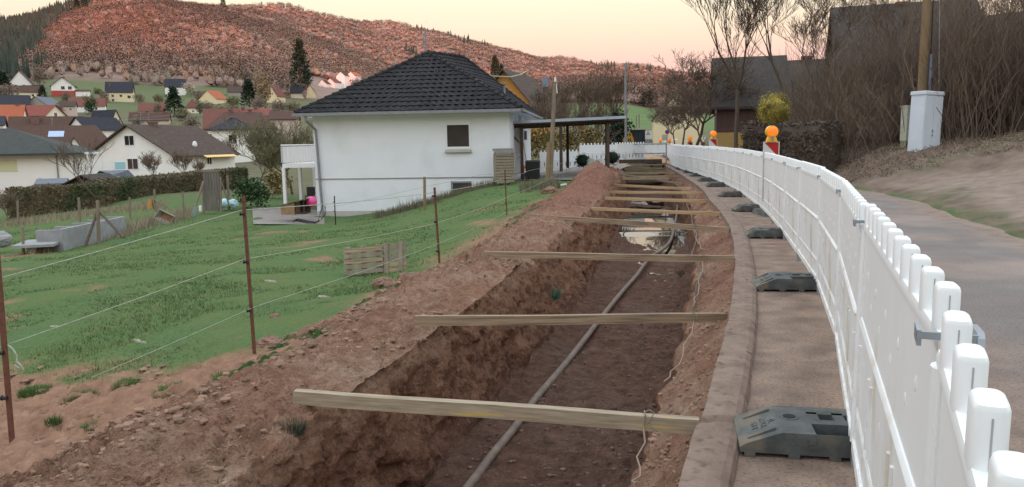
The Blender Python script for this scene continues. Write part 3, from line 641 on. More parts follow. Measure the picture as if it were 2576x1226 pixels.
def foot_unit():
    t = bpy.data.objects.new('rubber_ballast', None); COL.objects.link(t)
    b = MB(); W = .19; H = .125
    # long axis = x from -.56 (kerb side) to .27
    prof = [(-.56, .02), (-.56, .045), (-.535, .062), (-.40, H-.01), (-.37, H), (.12, H), (.25, .05), (.27, .02)]
    b.prism(prof, W-.075, W, ax='y'); b.prism(prof, -W, -W+.002, ax='y')
    # body in blocks leaving handle opening and holes
    def blk(x0, x1, y0, y1, z0=.02, z1=H): b.box(x0, x1, y0, y1, z0, z1)
    b.prism([(-.56, .02), (-.56, .045), (-.535, .062), (-.40, H-.01), (-.37, H), (-.28, H), (-.28, .02)], -W+.002, W-.075, ax='y')
    blk(-.28, -.22, -W+.002, W-.075); blk(-.22, .03, -W+.14, -W+.20); blk(-.22, .03, -W+.002, -W+.03, .02, H-.035); blk(.03, .12, -W+.002, W-.075)
    b.prism([(.12, .02), (.12, H), (.25, .05), (.27, .02)], -W+.002, W-.075, ax='y')
    blk(-.22, -.17, .01, W-.075); blk(-.10, -.05, .01, W-.075); blk(-.22, .03, W-.10, W-.0755); blk(.01, .03, .01, W-.10)
    for x in (-.54, -.34, -.16, .04, .20):
        b.box(x, x+.05, -W-.003, W+.003, .0, .022)
    b.box(-.255, -.222, -W-.004, -W+.03, .075, H-.02); b.box(.032, .065, -W-.004, -W+.03, .075, H-.02)
    for s in (-1, 1):   # raised ribs on the sloping end
        b.prism([(-.52, .074), (-.395, H+.006), (-.395, H-.02), (-.52, .05)], s*.13-.012, s*.13+.012, ax='y')
    b.build('body', M['foot_rubber'], t)
    h = MB(); h.box(-.22, .03, -W+.03, -W+.14, .02, .035); h.box(-.17, -.10, .01, .09, .03, .05); h.box(-.05, .01, .01, .09, .03, .05)
    h.build('recess_shade', M['slot_shade'], t)  # near-black floor paints the shade inside the openings
    r = MB(); r.cyl((-.31, .03, H), .045, .003, 20); r.build('ring', M['foot_rubber'], t); r = MB(); r.cyl((-.31, .03, H+.003), .030, .002, 20); r.build('round_hole_shade', M['slot_shade'], t)  # dark disc on the uncut top paints the shade of a round hole
    # raised lettering on the slope
    ang = math.atan2(H-.01-.062, .135)
    for k, (txt, off) in enumerate((('TL', -.415), ('MALK', -.452), ('BM 2', -.492))):
        cu = bpy.data.curves.new('lettering', 'FONT'); cu.body = txt; cu.size = .043; cu.align_x = 'CENTER'; cu.extrude = .0025
        ob = bpy.data.objects.new('lettering', cu); COL.objects.link(ob)
        dg = bpy.context.evaluated_depsgraph_get(); me = bpy.data.meshes.new_from_object(ob.evaluated_get(dg)); bpy.data.objects.remove(ob)
        me.materials.clear(); me.materials.append(M['foot_mark'])
        ob = bpy.data.objects.new('lettering', me); COL.objects.link(ob); ob.parent = t
        zz = .062+(off+.535)*math.tan(ang)+.0035
        ob.matrix_local = Matrix.Translation((off, -.01, zz)) @ Matrix.Rotation(-ang, 4, 'Y') @ Matrix.Rotation(-PI/2, 4, 'Z')
    return t
M['foot_mark'] = mk('foot_lettering', (.17, .17, .16), rough=.9)
foot0 = foot_unit()
ordn = ['first', 'second', 'third', 'fourth', 'fifth', 'sixth', 'seventh', 'eighth', 'ninth', 'tenth', 'eleventh', 'twelfth', 'thirteenth', 'fourteenth', 'fifteenth', 'sixteenth', 'seventeenth', 'eighteenth', 'nineteenth', 'twentieth',
        'twenty-first', 'twenty-second', 'twenty-third', 'twenty-fourth', 'twenty-fifth', 'twenty-sixth', 'twenty-seventh', 'twenty-eighth', 'twenty-ninth', 'thirtieth']
first_used = {}
def use(proto):
    if proto.name not in first_used: first_used[proto.name] = 1; return proto
    return copy_tree(proto)
for i in range(len(FJ)-1):
    a, b_ = FJ[i], FJ[i+1]; dx, dy = b_-a; ang = math.atan2(dy, dx)
    o = use(panelS if i > len(FJ)-6 else panel0); o.location = (a[0], a[1], .005*math.sin(i*2.1)); o.rotation_euler = (math.radians(.5*math.sin(i*1.7)), 0, ang); o['category'] = 'barrier'; o['group'] = 'white plastic barrier panels along the trench'
    if i == 0: o.location.z = -.115; o.rotation_euler = (0, -math.asin(.115/2.04), ang)
    o['label'] = ('white plastic barrier panel nearest the camera, its square teeth largest' if i == 0 else f'white toothed barrier, {ordn[i]} from the camera along the trench')
    o = use(hw0); o.location = (b_[0], b_[1], 0); o.rotation_euler = (0, 0, ang); o['category'] = 'stake'; o['group'] = 'grey tube posts joining the barrier panels'
    o['label'] = f'grey clip and tube at the {ordn[i]} barrier joint counted from the camera'
nf = 0
_feetpx = [(2010, 1100), (1985, 712), (1932, 588), (1887, 524), (1842, 489), (1802, 465), (1780, 452), (1757, 440), (1735, 432), (1712, 425)]
for i, (px, py) in enumerate(_feetpx):
    p = onz(px, py, .06)
    j = min(range(len(FJ)-1), key=lambda k: np.linalg.norm((FJ[k]+FJ[k+1])/2-p[:2])); dx, dy = FJ[j+1]-FJ[j]; ang = math.atan2(dy, dx)-PI/2
    o = use(foot0); o.location = (p[0]+(.28 if i < 1 else .22), p[1], .003); o.rotation_euler = (0, 0, ang*.55+[0, .02, -.03, .04][i % 4]); o['category'] = 'barrier foot'; o['group'] = 'dark rubber feet of the white barrier'
    o['label'] = ('large dark rubber barrier foot with raised lettering, nearest the camera on the dusty strip' if i == 0 else f'dark rubber barrier foot on the strip beside the kerb, {ordn[i]} from the camera')
# far barriers behind the carport
def far_barrier(px0, px1, pyb, d, lab):
    a = at(px0, pyb, d); dirx = at(px1, pyb, d+.3)-a
    o = copy_tree(panelS); o.location = (a[0], a[1], gz(a[0], a[1])+.02); o.rotation_euler = (0, 0, math.atan2(dirx[1], dirx[0]))
    o['category'] = 'barrier'; o['group'] = 'white barriers behind the carport'; o['label'] = lab
far_barrier(1358, 1455, 408, 40.5, 'white slotted barrier panel behind the carport, next to the white house')
far_barrier(1458, 1556, 408, 40.8, 'white slotted barrier panel behind the round box bush')
far_barrier(1550, 1570, 406, 42, 'white slotted barrier panel at the far end near the yellow digger')
# ================================================================== warning lamps on boards
def beacon():
    t = bpy.data.objects.new('warning_beacon', None); COL.objects.link(t)
    b = MB(); b.box(-.135, .135, -.012, .012, .25, 1.25); b.build('frame', M['sign_white'], t)
    b = MB(); b.box(-.118, .118, -.0145, -.0125, .27, 1.235, 0)
    w_ = .118
    for k in range(4):
        z0 = 1.235-.26*k
        b.add([(-w_, -.0165, z0), (w_, -.0165, z0), (w_, -.0165, max(z0-.235, .27))], [(0, 1, 2)], 1)
    b.build('striped_board', [M['sign_white'], M['sign_red']], t)
    c = MB(); c.prism([(-.085, 1.25), (.085, 1.25), (.075, 1.30), (.055, 1.34), (-.055, 1.34), (-.075, 1.30)], -.045, .045); c.tube([(0, -.05, 1.42), (0, .05, 1.42)], .098, 24); c.build('lamp_body', M['lamp_yellow'], t, smooth=True)
    c = MB(); c.sphere((0, -.045, 1.42), .090, 24, 8, sq=(1, .28, 1)); c.sphere((0, .045, 1.42), .090, 24, 8, sq=(1, .28, 1)); c.build('lens', M['orange_lens'], t, smooth=True)
    c = MB(); c.box(-.022, .022, -.062, -.03, 1.275, 1.345); c.cyl((0, -.06, 1.36), .014, .03, 10, ax='y'); c.build('lock', M['galv'], t)
    c = MB(); c.box(-.2, .2, -.38, .38, .0, .11, top=(.03, .08)); c.build('foot', M['foot_rubber'], t); c = MB(); c.box(-.03, .03, -.03, .03, .10, .26); c.build('stem', M['galv'], t)
    return t
bc = beacon()
for i, (px, py, d, lab) in enumerate([(1940.5, 357, 14.8, 'largest orange warning lamp on a red and white board, nearest of five'), (1794, 350, 29, 'orange warning lamp on a board, second in the row, by the ochre house base'),
                                      (1735.3, 358, 41, 'orange warning lamp on a board, middle of the five, above the curved barrier'), (1684, 361, 51, 'orange warning lamp on a board, fourth in the row, right of the round no-stopping sign'),
                                      (1661.5, 359.5, 57, 'smallest orange warning lamp, farthest of the row, by the cream gable house')]):
    o = use(bc); p = at(px, py, d); o.location = (p[0], p[1], p[2]-1.25*1.14); o.scale = (1.14, 1.14, 1.14); o.rotation_euler = (0, 0, [.0, .1, -.05, .05, 0][i]); tag(o, lab, 'warning lamp', 'orange warning lamps behind the barrier')
    if i == 0: pass
# ================================================================== beams across the trench
def beam(px0, py0, px1, py1, d0, h, wd, matn, lab, zadd=0, dd=None):
    """beam given by the two ends of its lower front edge: px0 pixel end on the bank at distance d0"""
    a = at(px0, py0, d0)
    r = ray(px1, py1); d1 = dd if dd else (a[2]-EYE)/r[2]*r[1]; b_ = at(px1, py1, d1)
    a = np.array(a); L = np.linalg.norm(b_-a); u = (b_-a)/L; az = math.atan2(u[1], u[0]); el = math.asin(u[2])
    m = MB(); n = 14; rr = random.Random(int(px0)); V = []
    for i in range(n+1):
        t = i/n; wob = .003*math.sin(t*9+px0); c = .004*rr.random()
        for (y, z) in ((0, 0), (wd, 0), (wd, h), (0, h)):
            V.append((t*L+(rr.uniform(-.01, .01) if i in (0, n) else 0), y+wob+(c if y == 0 else -c), z+wob*.7))
    Fc = [(i*4+j, i*4+(j+1) % 4, (i+1)*4+(j+1) % 4, (i+1)*4+j) for i in range(n) for j in range(4)]+[(3, 2, 1, 0), (n*4, n*4+1, n*4+2, n*4+3)]
    m.add(V, Fc); o = m.build('timber_beam', M[matn]); o.location = a; o.rotation_euler = (0, -el, az)
    tag(o, lab, 'wooden beam', 'timber beams laid across the trench'); return o, a, b_
beams = []
beams.append(beam(738, 1018, 1756, 1094, 4.33, .078, .060, 'lumber_stain', 'yellow-stained form beam, nearest of the beams across the trench'))
beams.append(beam(1044, 822, 1828, 812, 6.05, .080, .050, 'lumber', 'pale stained beam across the trench, second from the camera', dd=6.55))
beams.append(beam(1218, 649, 1845, 662, 9.7, .080, .060, 'lumber', 'weathered beam across the trench, third from the camera, wide span'))
beams.append(beam(1322, 549, 1833, 586, 14.8, .085, .060, 'lumber', 'brown beam over the bright puddle, slanting down to the kerb'))
beams.append(beam(1476, 529, 1812, 543, 17.0, .065, .06, 'lumber_fresh', 'light beam just beyond the bright puddle, fifth from the camera'))
for (x0, y0, x1, y1, d, lab) in [(1520, 503, 1783, 511, 20.5, 'short light beam, sixth from the camera across the trench'), (1535, 487, 1771, 490, 22.6, 'thin light beam, seventh from the camera across the trench'),
                                 (1532, 469, 1737, 479, 25.2, 'thin light beam, eighth from the camera, beside the earth heap'), (1566, 453, 1684, 452, 29, 'thin grey beam, ninth from the camera, far part of the trench'),
                                 (1566, 448, 1706, 446, 30.5, 'thin grey beam, tenth from the camera, far part of the trench'), (1558, 438, 1696, 438, 33, 'thin pale beam, eleventh from the camera, far part of the trench'),
                                 (1576, 430, 1686, 434, 35.5, 'thin pale beam, twelfth from the camera, far part of the trench'), (1576, 424, 1678, 427, 38, 'thin pale beam, farthest of the beams before the dark plate')]:
    beams.append(beam(x0, y0, x1, y1, d, .075, .07, 'lumber_fresh' if d < 27 else 'lumber', lab))
beams.append(beam(1553, 440, 1717, 466, 31, .06, .06, 'old_wood', 'thin grey pole lying diagonally over the far trench beams', dd=27.5))
# twine tied round the near beams and sagging in the trench
def twine(k, t_, lab, py_end, px_end, dend):
    o, a, b_ = beams[k]; p = a+(b_-a)*t_; m = MB(); h = .08; w_ = .06
    u = (b_-a)/np.linalg.norm(b_-a); v = np.array([-u[1], u[0], 0])
    loop = [p-v*.004+u*s_+np.array([0, 0, z]) for s_, z in ((0, -.004), (.006, .04), (.01, h+.006))]+[p+v*(w_+.004)+np.array([0, 0, h+.006]), p+v*(w_+.004)+np.array([0, 0, -.004]), p-v*.004+np.array([0, 0, -.004])]
    m.tube(loop, .0035, 5); m.tube([p+np.array([0, 0, h+.01])+v*.02, p+u*.03+np.array([0, 0, h+.035]), p+u*.055+np.array([0, 0, h+.02]), p+u*.02-v*.006+np.array([0, 0, h*.5]), p+u*.09-v*.01+np.array([0, 0, 0])], .003, 5)
    e = at(px_end, py_end, dend); q = [p-v*.006+np.array([0, 0, .02])]
    for i in range(1, 8):
        t = i/7; q.append(q[0]*(1-t)+e*t-np.array([0, 0, .10*math.sin(t*PI)])+np.array([.02*math.sin(i*2.2), 0, 0]))
    m.tube(q, .0045, 5); tag(m.build('twine', M['twine'], smooth=True), lab, 'twine', 'twine tied round the beams')
twine(0, .88, 'brown twine knotted round the nearest beam and hanging into the trench', 1215, 1592, 3.35)
twine(1, .885, 'brown twine knotted round the second beam and trailing to the trench edge', 960, 1668, 5.0)
twine(2, .885, 'twine looped round the third beam and running down the right trench side', 770, 1742, 7.6)
twine(3, .86, 'thin twine hanging from the slanting beam over the puddle', 628, 1775, 10.2)
# roots / cables hanging on the right side of the trench
m = MB(); q = [at(px, py, d) for px, py, d in [(1712, 470, 25), (1722, 500, 20.5), (1738, 540, 16.5), (1745, 580, 13.6), (1752, 605, 12.6), (1740, 640, 11.2), (1768, 690, 9.6), (1752, 720, 9.0), (1738, 800, 7.6)]]
m.tube(q, .013, 6); tag(m.build('old_cable', M['bark'], smooth=True), 'old brown cable running along the right edge of the trench', 'cable')
# drain hose on the trench floor
q = [onz(px, py, z) for px, py, z in [(1120, 1290, FLOOR+.06), (1178, 1226, FLOOR+.06), (1240, 1143, FLOOR+.07), (1300, 1070, FLOOR+.07), (1348, 1003, FLOOR+.07), (1415, 925, FLOOR+.06), (1470, 855, FLOOR+.06), (1520, 790, FLOOR+.06), (1562, 738, FLOOR+.06), (1600, 695, FLOOR+.06),
                                 (1620, 668, FLOOR+.06), (1637, 646, FLOOR+.06), (1662, 632, FLOOR+.06), (1683, 612, FLOOR+.06), (1692, 592, FLOOR+.05), (1699, 560, FLOOR+.05), (1703, 535, FLOOR+.05), (1705, 512, FLOOR+.05)]]
qq = []
for i in range(len(q)-1):
    for t in np.linspace(0, 1, 5, endpoint=False):
        p0, p1, p2, p3 = q[max(i-1, 0)], q[i], q[i+1], q[min(i+2, len(q)-1)]
        qq.append(.5*((2*p1)+(-p0+p2)*t+(2*p0-5*p1+4*p2-p3)*t*t+(-p0+3*p1-3*p2+p3)*t**3))
m = MB(); m.tube(qq, .037, 10); tag(m.build('drain_hose', M['hose'], smooth=True), 'long muddy brown hose lying along the trench floor', 'hose')
# ================================================================== rope fence posts
posts = []
def iron_post(px0, py0, px1, py1, d, lab, r=.022, knobs=(.25, .55, .8), matn='rust', name='fence_post', ins='insulator'):
    a = at(px1, py1, d); a[2] = min(a[2], gz(a[0], a[1])+.05) if False else a[2]; b_ = at(px0, py0, d*.995)
    t = thing(name, lab, 'fence post', a, group='rusty rods of the rope fence' if matn == 'rust' else None)
    m = MB(); L = b_-a; m.box(-r, r, -r*.75, r*.75, -.25, 0)
    V = []; 
    for z in (-.25, 1.0):
        c = L*z if z > 0 else -L/np.linalg.norm(L)*.25
        for x, y in ((-r, -r*.7), (r, -r*.7), (r, r*.7), (-r, r*.7)): V.append((c[0]+x, c[1]+y, c[2]))
    m = MB(); m.add(V, [(3, 2, 1, 0), (4, 5, 6, 7), (0, 1, 5, 4), (1, 2, 6, 5), (2, 3, 7, 6), (3, 0, 4, 7)]); m.build('rod', M[matn], t)
    for k in knobs:
        c = L*k; m = MB(); s = r/.022; m.cyl((c[0]-.045*s, c[1]-.03*s, c[2]), .020*s, .05*s, 10, ax='x'); m.cyl((c[0]-.052*s, c[1]-.03*s, c[2]), .027*s, .012*s, 10, ax='x'); m.build(ins, M['black'], t, smooth=True)
    posts.append((a, L)); return t
iron_post(-14, 560, 30, 1104, 4.9, 'thick rusty iron rod of the rope fence at the left edge, closest to the camera', .0145, (.20, .41), ins='insulator')
iron_post(612, 494, 641, 902, 6.1, 'rusty iron rod with black insulators standing between turf and bare earth', .0125, (.305, .605, .895))
iron_post(1093, 472, 1107, 684, 11.3, 'thin rusty rod right of the wooden pallets', .016, (.25, .60, .90))
iron_post(1270, 427, 1275, 545, 18.6, 'thin rusty rod in front of the wooden slatted bin store', .015, (.3, .8))
iron_post(841, 493, 844, 557, 27.5, 'thin dark rod in front of the white house wall', .018, (.4, .75), matn='black')
iron_post(1317, 419, 1322, 470, 26, 'thin rod beside the leaning pole near the carport', .012, ())
def ropes(pts, lab, r=.006):
    m = MB(); Q = []
    P = [at(*p) for p in pts]
    for i in range(len(P)-1):
        L = np.linalg.norm(P[i+1]-P[i])
        for t in np.linspace(0, 1, 9, endpoint=(i == len(P)-2)):
            Q.append(P[i]*(1-t)+P[i+1]*t-np.array([0, 0, .004*L*math.sin(PI*t)]))
    m.tube(Q, r, 5); tag(m.build('fence_rope', M['rope'], smooth=True), lab, 'rope', 'ropes of the wire fence')
ropes([(-260, 760, 4.5), (-4, 701, 4.9), (609, 529, 6.1), (1090, 485, 11.3), (1271, 449, 18.6), (1330, 430, 26), (1420, 410, 27)], 'uppermost pale twisted rope of the fence across the meadow', .004)
ropes([(-200, 950, 4.6), (16, 868, 4.9), (616, 652, 6.1), (1096, 562, 11.3), (1274, 497, 18.6), (1400, 440, 27)], 'middle pale rope of the fence, crossing the turf from the left rod', .0035)
ropes([(230, 950, 5.4), (640, 772, 6.1), (1105, 612, 11.3), (1275, 533, 18.6)], 'lowest pale rope of the fence, ending in the grass left of the middle rod', .003)
ropes([(805, 522, 27.2), (842, 520, 27.5), (1069, 470, 26.5), (1210, 440, 26), (1270, 430, 18.6)], 'thin wire in front of the white house wall', .005)
# loose knotted end
m = MB(); p = at(20, 868, 4.88); m.tube([p, p+[.03, 0, -.03], p+[.05, 0, -.07], p+[.045, 0, -.11], p+[.07, 0, -.14], p+[.085, 0, -.17]], .006, 5); m.tube([p+[.05, 0, -.10], p+[.02, 0, -.13], p+[.06, 0, -.16]], .005, 5)
tag(m.build('rope_end', M['rope'], smooth=True), 'frayed rope end hanging from the leftmost rusty rod', 'rope')
# ================================================================== pallets
def pallet(px0, px1, pyb, pyt, d, lab, legs):
    a = at(px0, pyb, d); s = d/F; W = (px1-px0)*s; H = (pyb-pyt)*s
    t = thing('pallet', lab, 'pallet', (a[0], a[1], a[2]), 0.0, 'two wooden pallets on the turf')
    lean = .34; 
    def T(p): return (p[0], p[1]+p[2]*lean, p[2])
    n = 5; gap = H/n
    for i in range(n):
        m = MB(); rr = random.Random(i+int(px0)); m.box(rr.uniform(-.01, .01), W+rr.uniform(-.01, .01), 0, .018, i*gap, i*gap+gap*.74, T=T); m.build('board', M['lumber'] if rr.random() < .5 else M['old_wood'], t)
    for x in ((.04, W/2-.04, W-.12) if not legs else (.22*W, .72*W)):
        m = MB(); m.box(x, x+.075, (-.022 if legs else .018), (-.003 if legs else .09), .0, H, T=T); m.build('bearer', M['old_wood'], t)
    for i in range(n):
        m = MB(); m.box(0, W, .09, .105, i*gap, i*gap+gap*.6, T=T) if i % 2 == 0 else m.box(0, .08, .09, .105, i*gap, i*gap+.05, T=T); m.build('board', M['old_wood'], t)
    return t
o = pallet(868, 966, 693, 626, 12.9, 'closed wooden pallet propped up on the turf, left of the pair', False); o.rotation_euler = (0, math.radians(-3.5), .1)
o = pallet(952, 1028, 690, 614, 13.0, 'open grey pallet leaning over the other one, right of the pair', True); o.rotation_euler = (0, math.radians(-5), -.15)
# ================================================================== clods, tussocks, scraps
def ico(sub=2):
    import bmesh
    bm = bmesh.new(); bmesh.ops.create_icosphere(bm, subdivisions=sub, radius=1); V = np.array([v.co[:] for v in bm.verts]); Fc = np.array([[v.index for v in f.verts] for f in bm.faces]); bm.free(); return V, Fc
I1, F1 = ico(1); I2, F2 = ico(2); I3, F3 = ico(4)
M['clod'] = mk('clod_earth', (.16, .095, .07), (.28, .18, .13), 14, .95, .01, 50)
M['clod_var'] = mk('clod_varied', (1.0, 1.0, 1.0), (.8, .78, .76), 14, .95, .008, 60, attr='tint')
def big_clod(px, py, d, r, lab, sq=(1.3, 1, .75)):
    p = at(px, py, d); V = I3.copy(); s = px
    n_ = fbm(V[:, 0]*1.6+s, V[:, 1]*1.6, V[:, 2]*1.6, 7, 5, .6)*.35+np.abs(fbm(V[:, 0]*4+s, V[:, 1]*4, V[:, 2]*4, 9, 3))*.35
    V = V*(1+n_[:, None])*np.array(sq)*r; V[:, 2] = np.maximum(V[:, 2], -.4*r)
    o = nmesh('earth_clod', V, F3, M['clod'], smooth=False); o.location = (p[0], p[1], p[2]+.3*r); tag(o, lab, 'clod', 'large clods of earth on the turf')
big_clod(680, 880, 6.35, .105, 'large rough clod of earth beside the middle rusty rod')
big_clod(692, 803, 7.9, .05, 'small clod of earth on the turf above the large one', (1, 1, .9))
big_clod(963, 718, 10.3, .10, 'clod of reddish earth left of the heap below the pallets')
big_clod(1030, 708, 10.5, .11, 'clod at the edge of the bank below the open pallet')
big_clod(985, 722, 10.1, .07, 'small clod pressed against the reddish clod below the pallets')
big_clod(1385, 490, 24, .22, 'round reddish clod at the foot of the leaning pole')
rs_ = np.random.RandomState(3)
def clods():
    V, Fc, Cc = [], [], []; n0 = 0
    def put(x, y, z, r, c):
        nonlocal n0
        B, FF = (I2, F2) if r*770/y > 6 else (I1, F1); q = rs_.rand(3)*20
        v = B*(1+fbm(B[:, 0]*1.5+q[0], B[:, 1]*1.5+q[1], B[:, 2]*1.5+q[2], 3, 3)[:, None]*.55)*np.array([1+rs_.rand()*.6, 1+rs_.rand()*.4, .5+rs_.rand()*.4])*r
        a = rs_.rand()*6.28; v = np.stack([v[:, 0]*math.cos(a)-v[:, 1]*math.sin(a), v[:, 0]*math.sin(a)+v[:, 1]*math.cos(a), v[:, 2]], 1)
        V.append(v+[x, y, z+r*.15]); Fc.append(FF+n0); n0 += len(B); Cc.append(np.tile(c, (len(B), 1)))
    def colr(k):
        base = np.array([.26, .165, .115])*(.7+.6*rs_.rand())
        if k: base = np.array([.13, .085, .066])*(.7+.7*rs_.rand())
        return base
    # bank top
    Xm, Ym, Zm, Tm = EX, EY, EZ, ET
    cand = np.argwhere((Tm < 2.0) & (Tm > .05)); pick = cand[rs_.randint(0, len(cand), 40000)]
    cnt = 0
    cl = sstep(-.05, .45, fbm(Xm*1.4, Ym*1.4, 0, 101, 4))
    for i, j in pick:
        y = Ym[i, j]
        if rs_.rand() > cl[i, j]*.55+.03: continue
        if y > 30 or y < 1.5: continue
        r = .005+.026*rs_.rand()**5.0; r = max(r, y*.0008)
        put(Xm[i, j], y, Zm[i, j], r, colr(0)); cnt += 1
        if cnt > 9000: break
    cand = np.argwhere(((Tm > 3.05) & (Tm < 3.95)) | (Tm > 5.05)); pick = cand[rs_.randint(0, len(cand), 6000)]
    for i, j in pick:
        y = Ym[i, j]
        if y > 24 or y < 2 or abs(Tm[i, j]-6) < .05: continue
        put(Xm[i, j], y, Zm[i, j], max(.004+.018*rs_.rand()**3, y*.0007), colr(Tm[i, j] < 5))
    # loose earth at the left, on the slope
    for k in range(9000):
        y = 2.5+rs_.rand()*9; x = float(bankO(y))+.35-rs_.rand()**1.5*3.2
        px, py = proj(np.array([x, y, gz(x, y)])); 
        if py < edge_py(px)-20+40*rs_.rand() or px < -60: continue
        if rs_.rand() > .1+.9*float(sstep(-.1, .4, fbm(np.array([x*1.3]), np.array([y*1.3]), 0, 101, 3)[0])): continue
        put(x, y, gz(x, y), max(.005+.03*rs_.rand()**4, y*.0009), colr(0))
    o = nmesh('soil_crumbs', np.concatenate(V), np.concatenate(Fc), M['clod_var'], smooth=False, col=np.concatenate(Cc)); tag(o, kind='stuff')
clods()
def grass():
    V, Cc = [], []; R = rs_
    def blades(x, y, z, n, h, sp, c):
        for k in range(n):
            a = R.rand()*6.28; dx, dy = math.cos(a), math.sin(a); bx, by = x+sp*R.randn()*.5, y+sp*R.randn()*.5; hh = h*(.5+.8*R.rand()); w_ = max(.003, y*.0006)
            le = hh*(.2+.9*R.rand()); V.append([(bx-w_*dy, by+w_*dx, z-.01), (bx+w_*dy, by-w_*dx, z-.01), (bx+le*dx, by+le*dy, z+hh)]); Cc.append(c)
    N_ = 90000; ys_ = np.exp(R.rand(N_)*math.log(32/4.0))*4.0; us = -.72+R.rand(N_)*.86; xs_ = us*ys_
    zz = ground(xs_, ys_)+0; px, py = proj(np.stack([xs_, ys_, zz], 1)); ok = (xs_ < bankO(ys_)+.1)
    soil = sstep(-28, 22, (py-edge_py(px))+fbm(xs_*1.3, ys_*1.3, 0, 31, 4)*75*np.clip(6/ys_, .25, 1.2)); tuf = fbm(xs_*1.1, ys_*1.1, 0, 201, 4)
    for i in np.where(ok & (R.rand(N_) > soil*.985) & (R.rand(N_) < .55+.6*tuf))[0]:
        g = 1.15+.45*R.rand()+.2*tuf[i]; c = np.array([.074, .122, .044])*g if R.rand() < .9 else np.array([.14, .13, .075])*g
        if soil[i] > .1: c = np.array([.095, .14, .045])*g
        blades(xs_[i], ys_[i], zz[i], 3, (.020+.028*max(tuf[i], 0))*(1 if soil[i] > .1 else 1), .03*ys_[i]/8, c)
    o = nmesh('turf', np.array(V).reshape(-1, 3), np.arange(len(V)*3).reshape(-1, 3), M['blade'], col=np.repeat(np.array(Cc), 3, 0)); tag(o, kind='stuff')
M['blade'] = mk('grass_blade', (1, 1, 1), rough=.7, attr='tint')
grass()
def tussock(px, py, d, r, h, n, lab, c=(.05, .09, .035), z=None, name='grass_tuft'):
    p = at(px, py, d); R = np.random.RandomState(int(px)); V = []
    for k in range(n):
        a = R.rand()*6.28; q = r*R.rand()**.6; dx, dy = math.cos(a), math.sin(a); bx, by = q*dx, q*dy; hh = h*(.5+.7*R.rand()); le = hh*(.1+.7*R.rand()); w_ = max(.003, d*.0006)
        V.append([(bx-w_*dy, by+w_*dx, -.02), (bx+w_*dy, by-w_*dx, -.02), (bx+le*dx, by+le*dy, hh)])
    cc = np.repeat(np.array([np.array(c)*(.6+.8*R.rand()) for _ in V]), 3, 0)
    o = nmesh(name, np.array(V).reshape(-1, 3), np.arange(len(V)*3).reshape(-1, 3), M['blade'], col=cc); o.location = p; tag(o, lab, 'grass tuft', 'tufts of grass on the bare earth'); return o
tussock(549, 1088, 4.3, .055, .07, 240, 'dark round tuft of grass on the earth bank below the nearest beam', (.035, .06, .028))
tussock(738, 1082, 4.05, .07, .06, 180, 'ragged tuft hanging at the trench rim under the nearest beam', (.045, .065, .04))
tussock(228, 1085, 4.75, .07, .05, 260, 'bright green tuft on the bare earth near the left rod', (.06, .12, .03))
tussock(515, 940, 5.8, .08, .05, 260, 'bright green tuft below the middle rusty rod', (.06, .12, .03))
tussock(135, 1060, 5.0, .05, .04, 160, 'small green tuft between the left rod and the bright tuft', (.06, .11, .03))
tussock(1885, 1170, 3.52, .05, .06, 200, 'weeds growing at the foot of the kerb near the camera', (.05, .06, .035))
tussock(1398, 748, 8.3, .05, .12, 60, 'green sprig hanging on the left trench wall', (.03, .10, .06))
tussock(1862, 985, 4.35, .02, .04, 60, 'tiny weed in the joint at the kerb foot', (.05, .08, .03))
def scrap(px, py, d, s, lab, c=M['rope']):
    p = at(px, py, d); m = MB(); R = random.Random(px)
    for k in range(5):
        x, y = R.uniform(-s, s), R.uniform(-s*.5, s*.5); m.box(x-s*.5, x+s*.5, y-s*.3, y+s*.3, .0, s*.25, top=(s*.2, s*.1))
    o = m.build('paper_scrap', c); o.location = p; o.rotation_euler = (.1, .2, R.random()*3); tag(o, lab, 'scrap', 'pale scraps on the turf')
M['scrap'] = mk('pale_scrap', (.36, .36, .28), (.24, .25, .18), 20, .9)
scrap(685, 709, 9.5, .06, 'pale scrap on the turf right of the middle rod', M['scrap']); scrap(352, 860, 7.2, .05, 'pale scrap on the turf left of the middle rod', M['scrap']); scrap(815, 748, 8.9, .07, 'pale dry tuft scrap on the turf near the bank', M['scrap'])
scrap(140, 822, 8.2, .04, 'pale scrap in the turf near the left rod', M['scrap'])
# stones in the trench wall and a few larger flat slabs on the bank
for i, (px, py, d, r) in enumerate([(745, 895, 6.2, .05), (1070, 706, 10.2, .07), (385, 1105, 4.4, .04), (345, 1110, 4.4, .03), (402, 1070, 4.6, .03)]):
    p = at(px, py, d); V = I2*(1+.3*fbm(I2[:, 0]*2+i*3, I2[:, 1]*2, I2[:, 2]*2, 3, 3)[:, None])*np.array([1.4, 1, .5])*r
    o = nmesh('stone', V, F2, M['clod']); o.location = (p[0], p[1], p[2]+r*.2); tag(o, ['flat reddish slab on the bank right of the large clod', 'dark stone on the bank edge below the pallets', 'stone in the hollow of the left earth bank', 'small stone left of the hollow on the bank', 'small upper stone on the left earth bank'][i], 'stone', 'stones on the earth bank')

for k, (px, lab) in enumerate(((1944, 'left of two pink spray marks on the dusty strip'), (1968, 'right of two pink spray marks on the dusty strip'))):
    p = onz(px, 612, .012); q = MB(); q.cyl((0, 0, 0), .03, .002, 9); o = q.build('paint_mark', mk('pink_paint', (.75, .12, .13), (.6, .12, .12), 8, .8)); o.location = p; o.scale = (1.2, .8, 1); tag(o, lab, 'paint mark', 'pink spray marks')

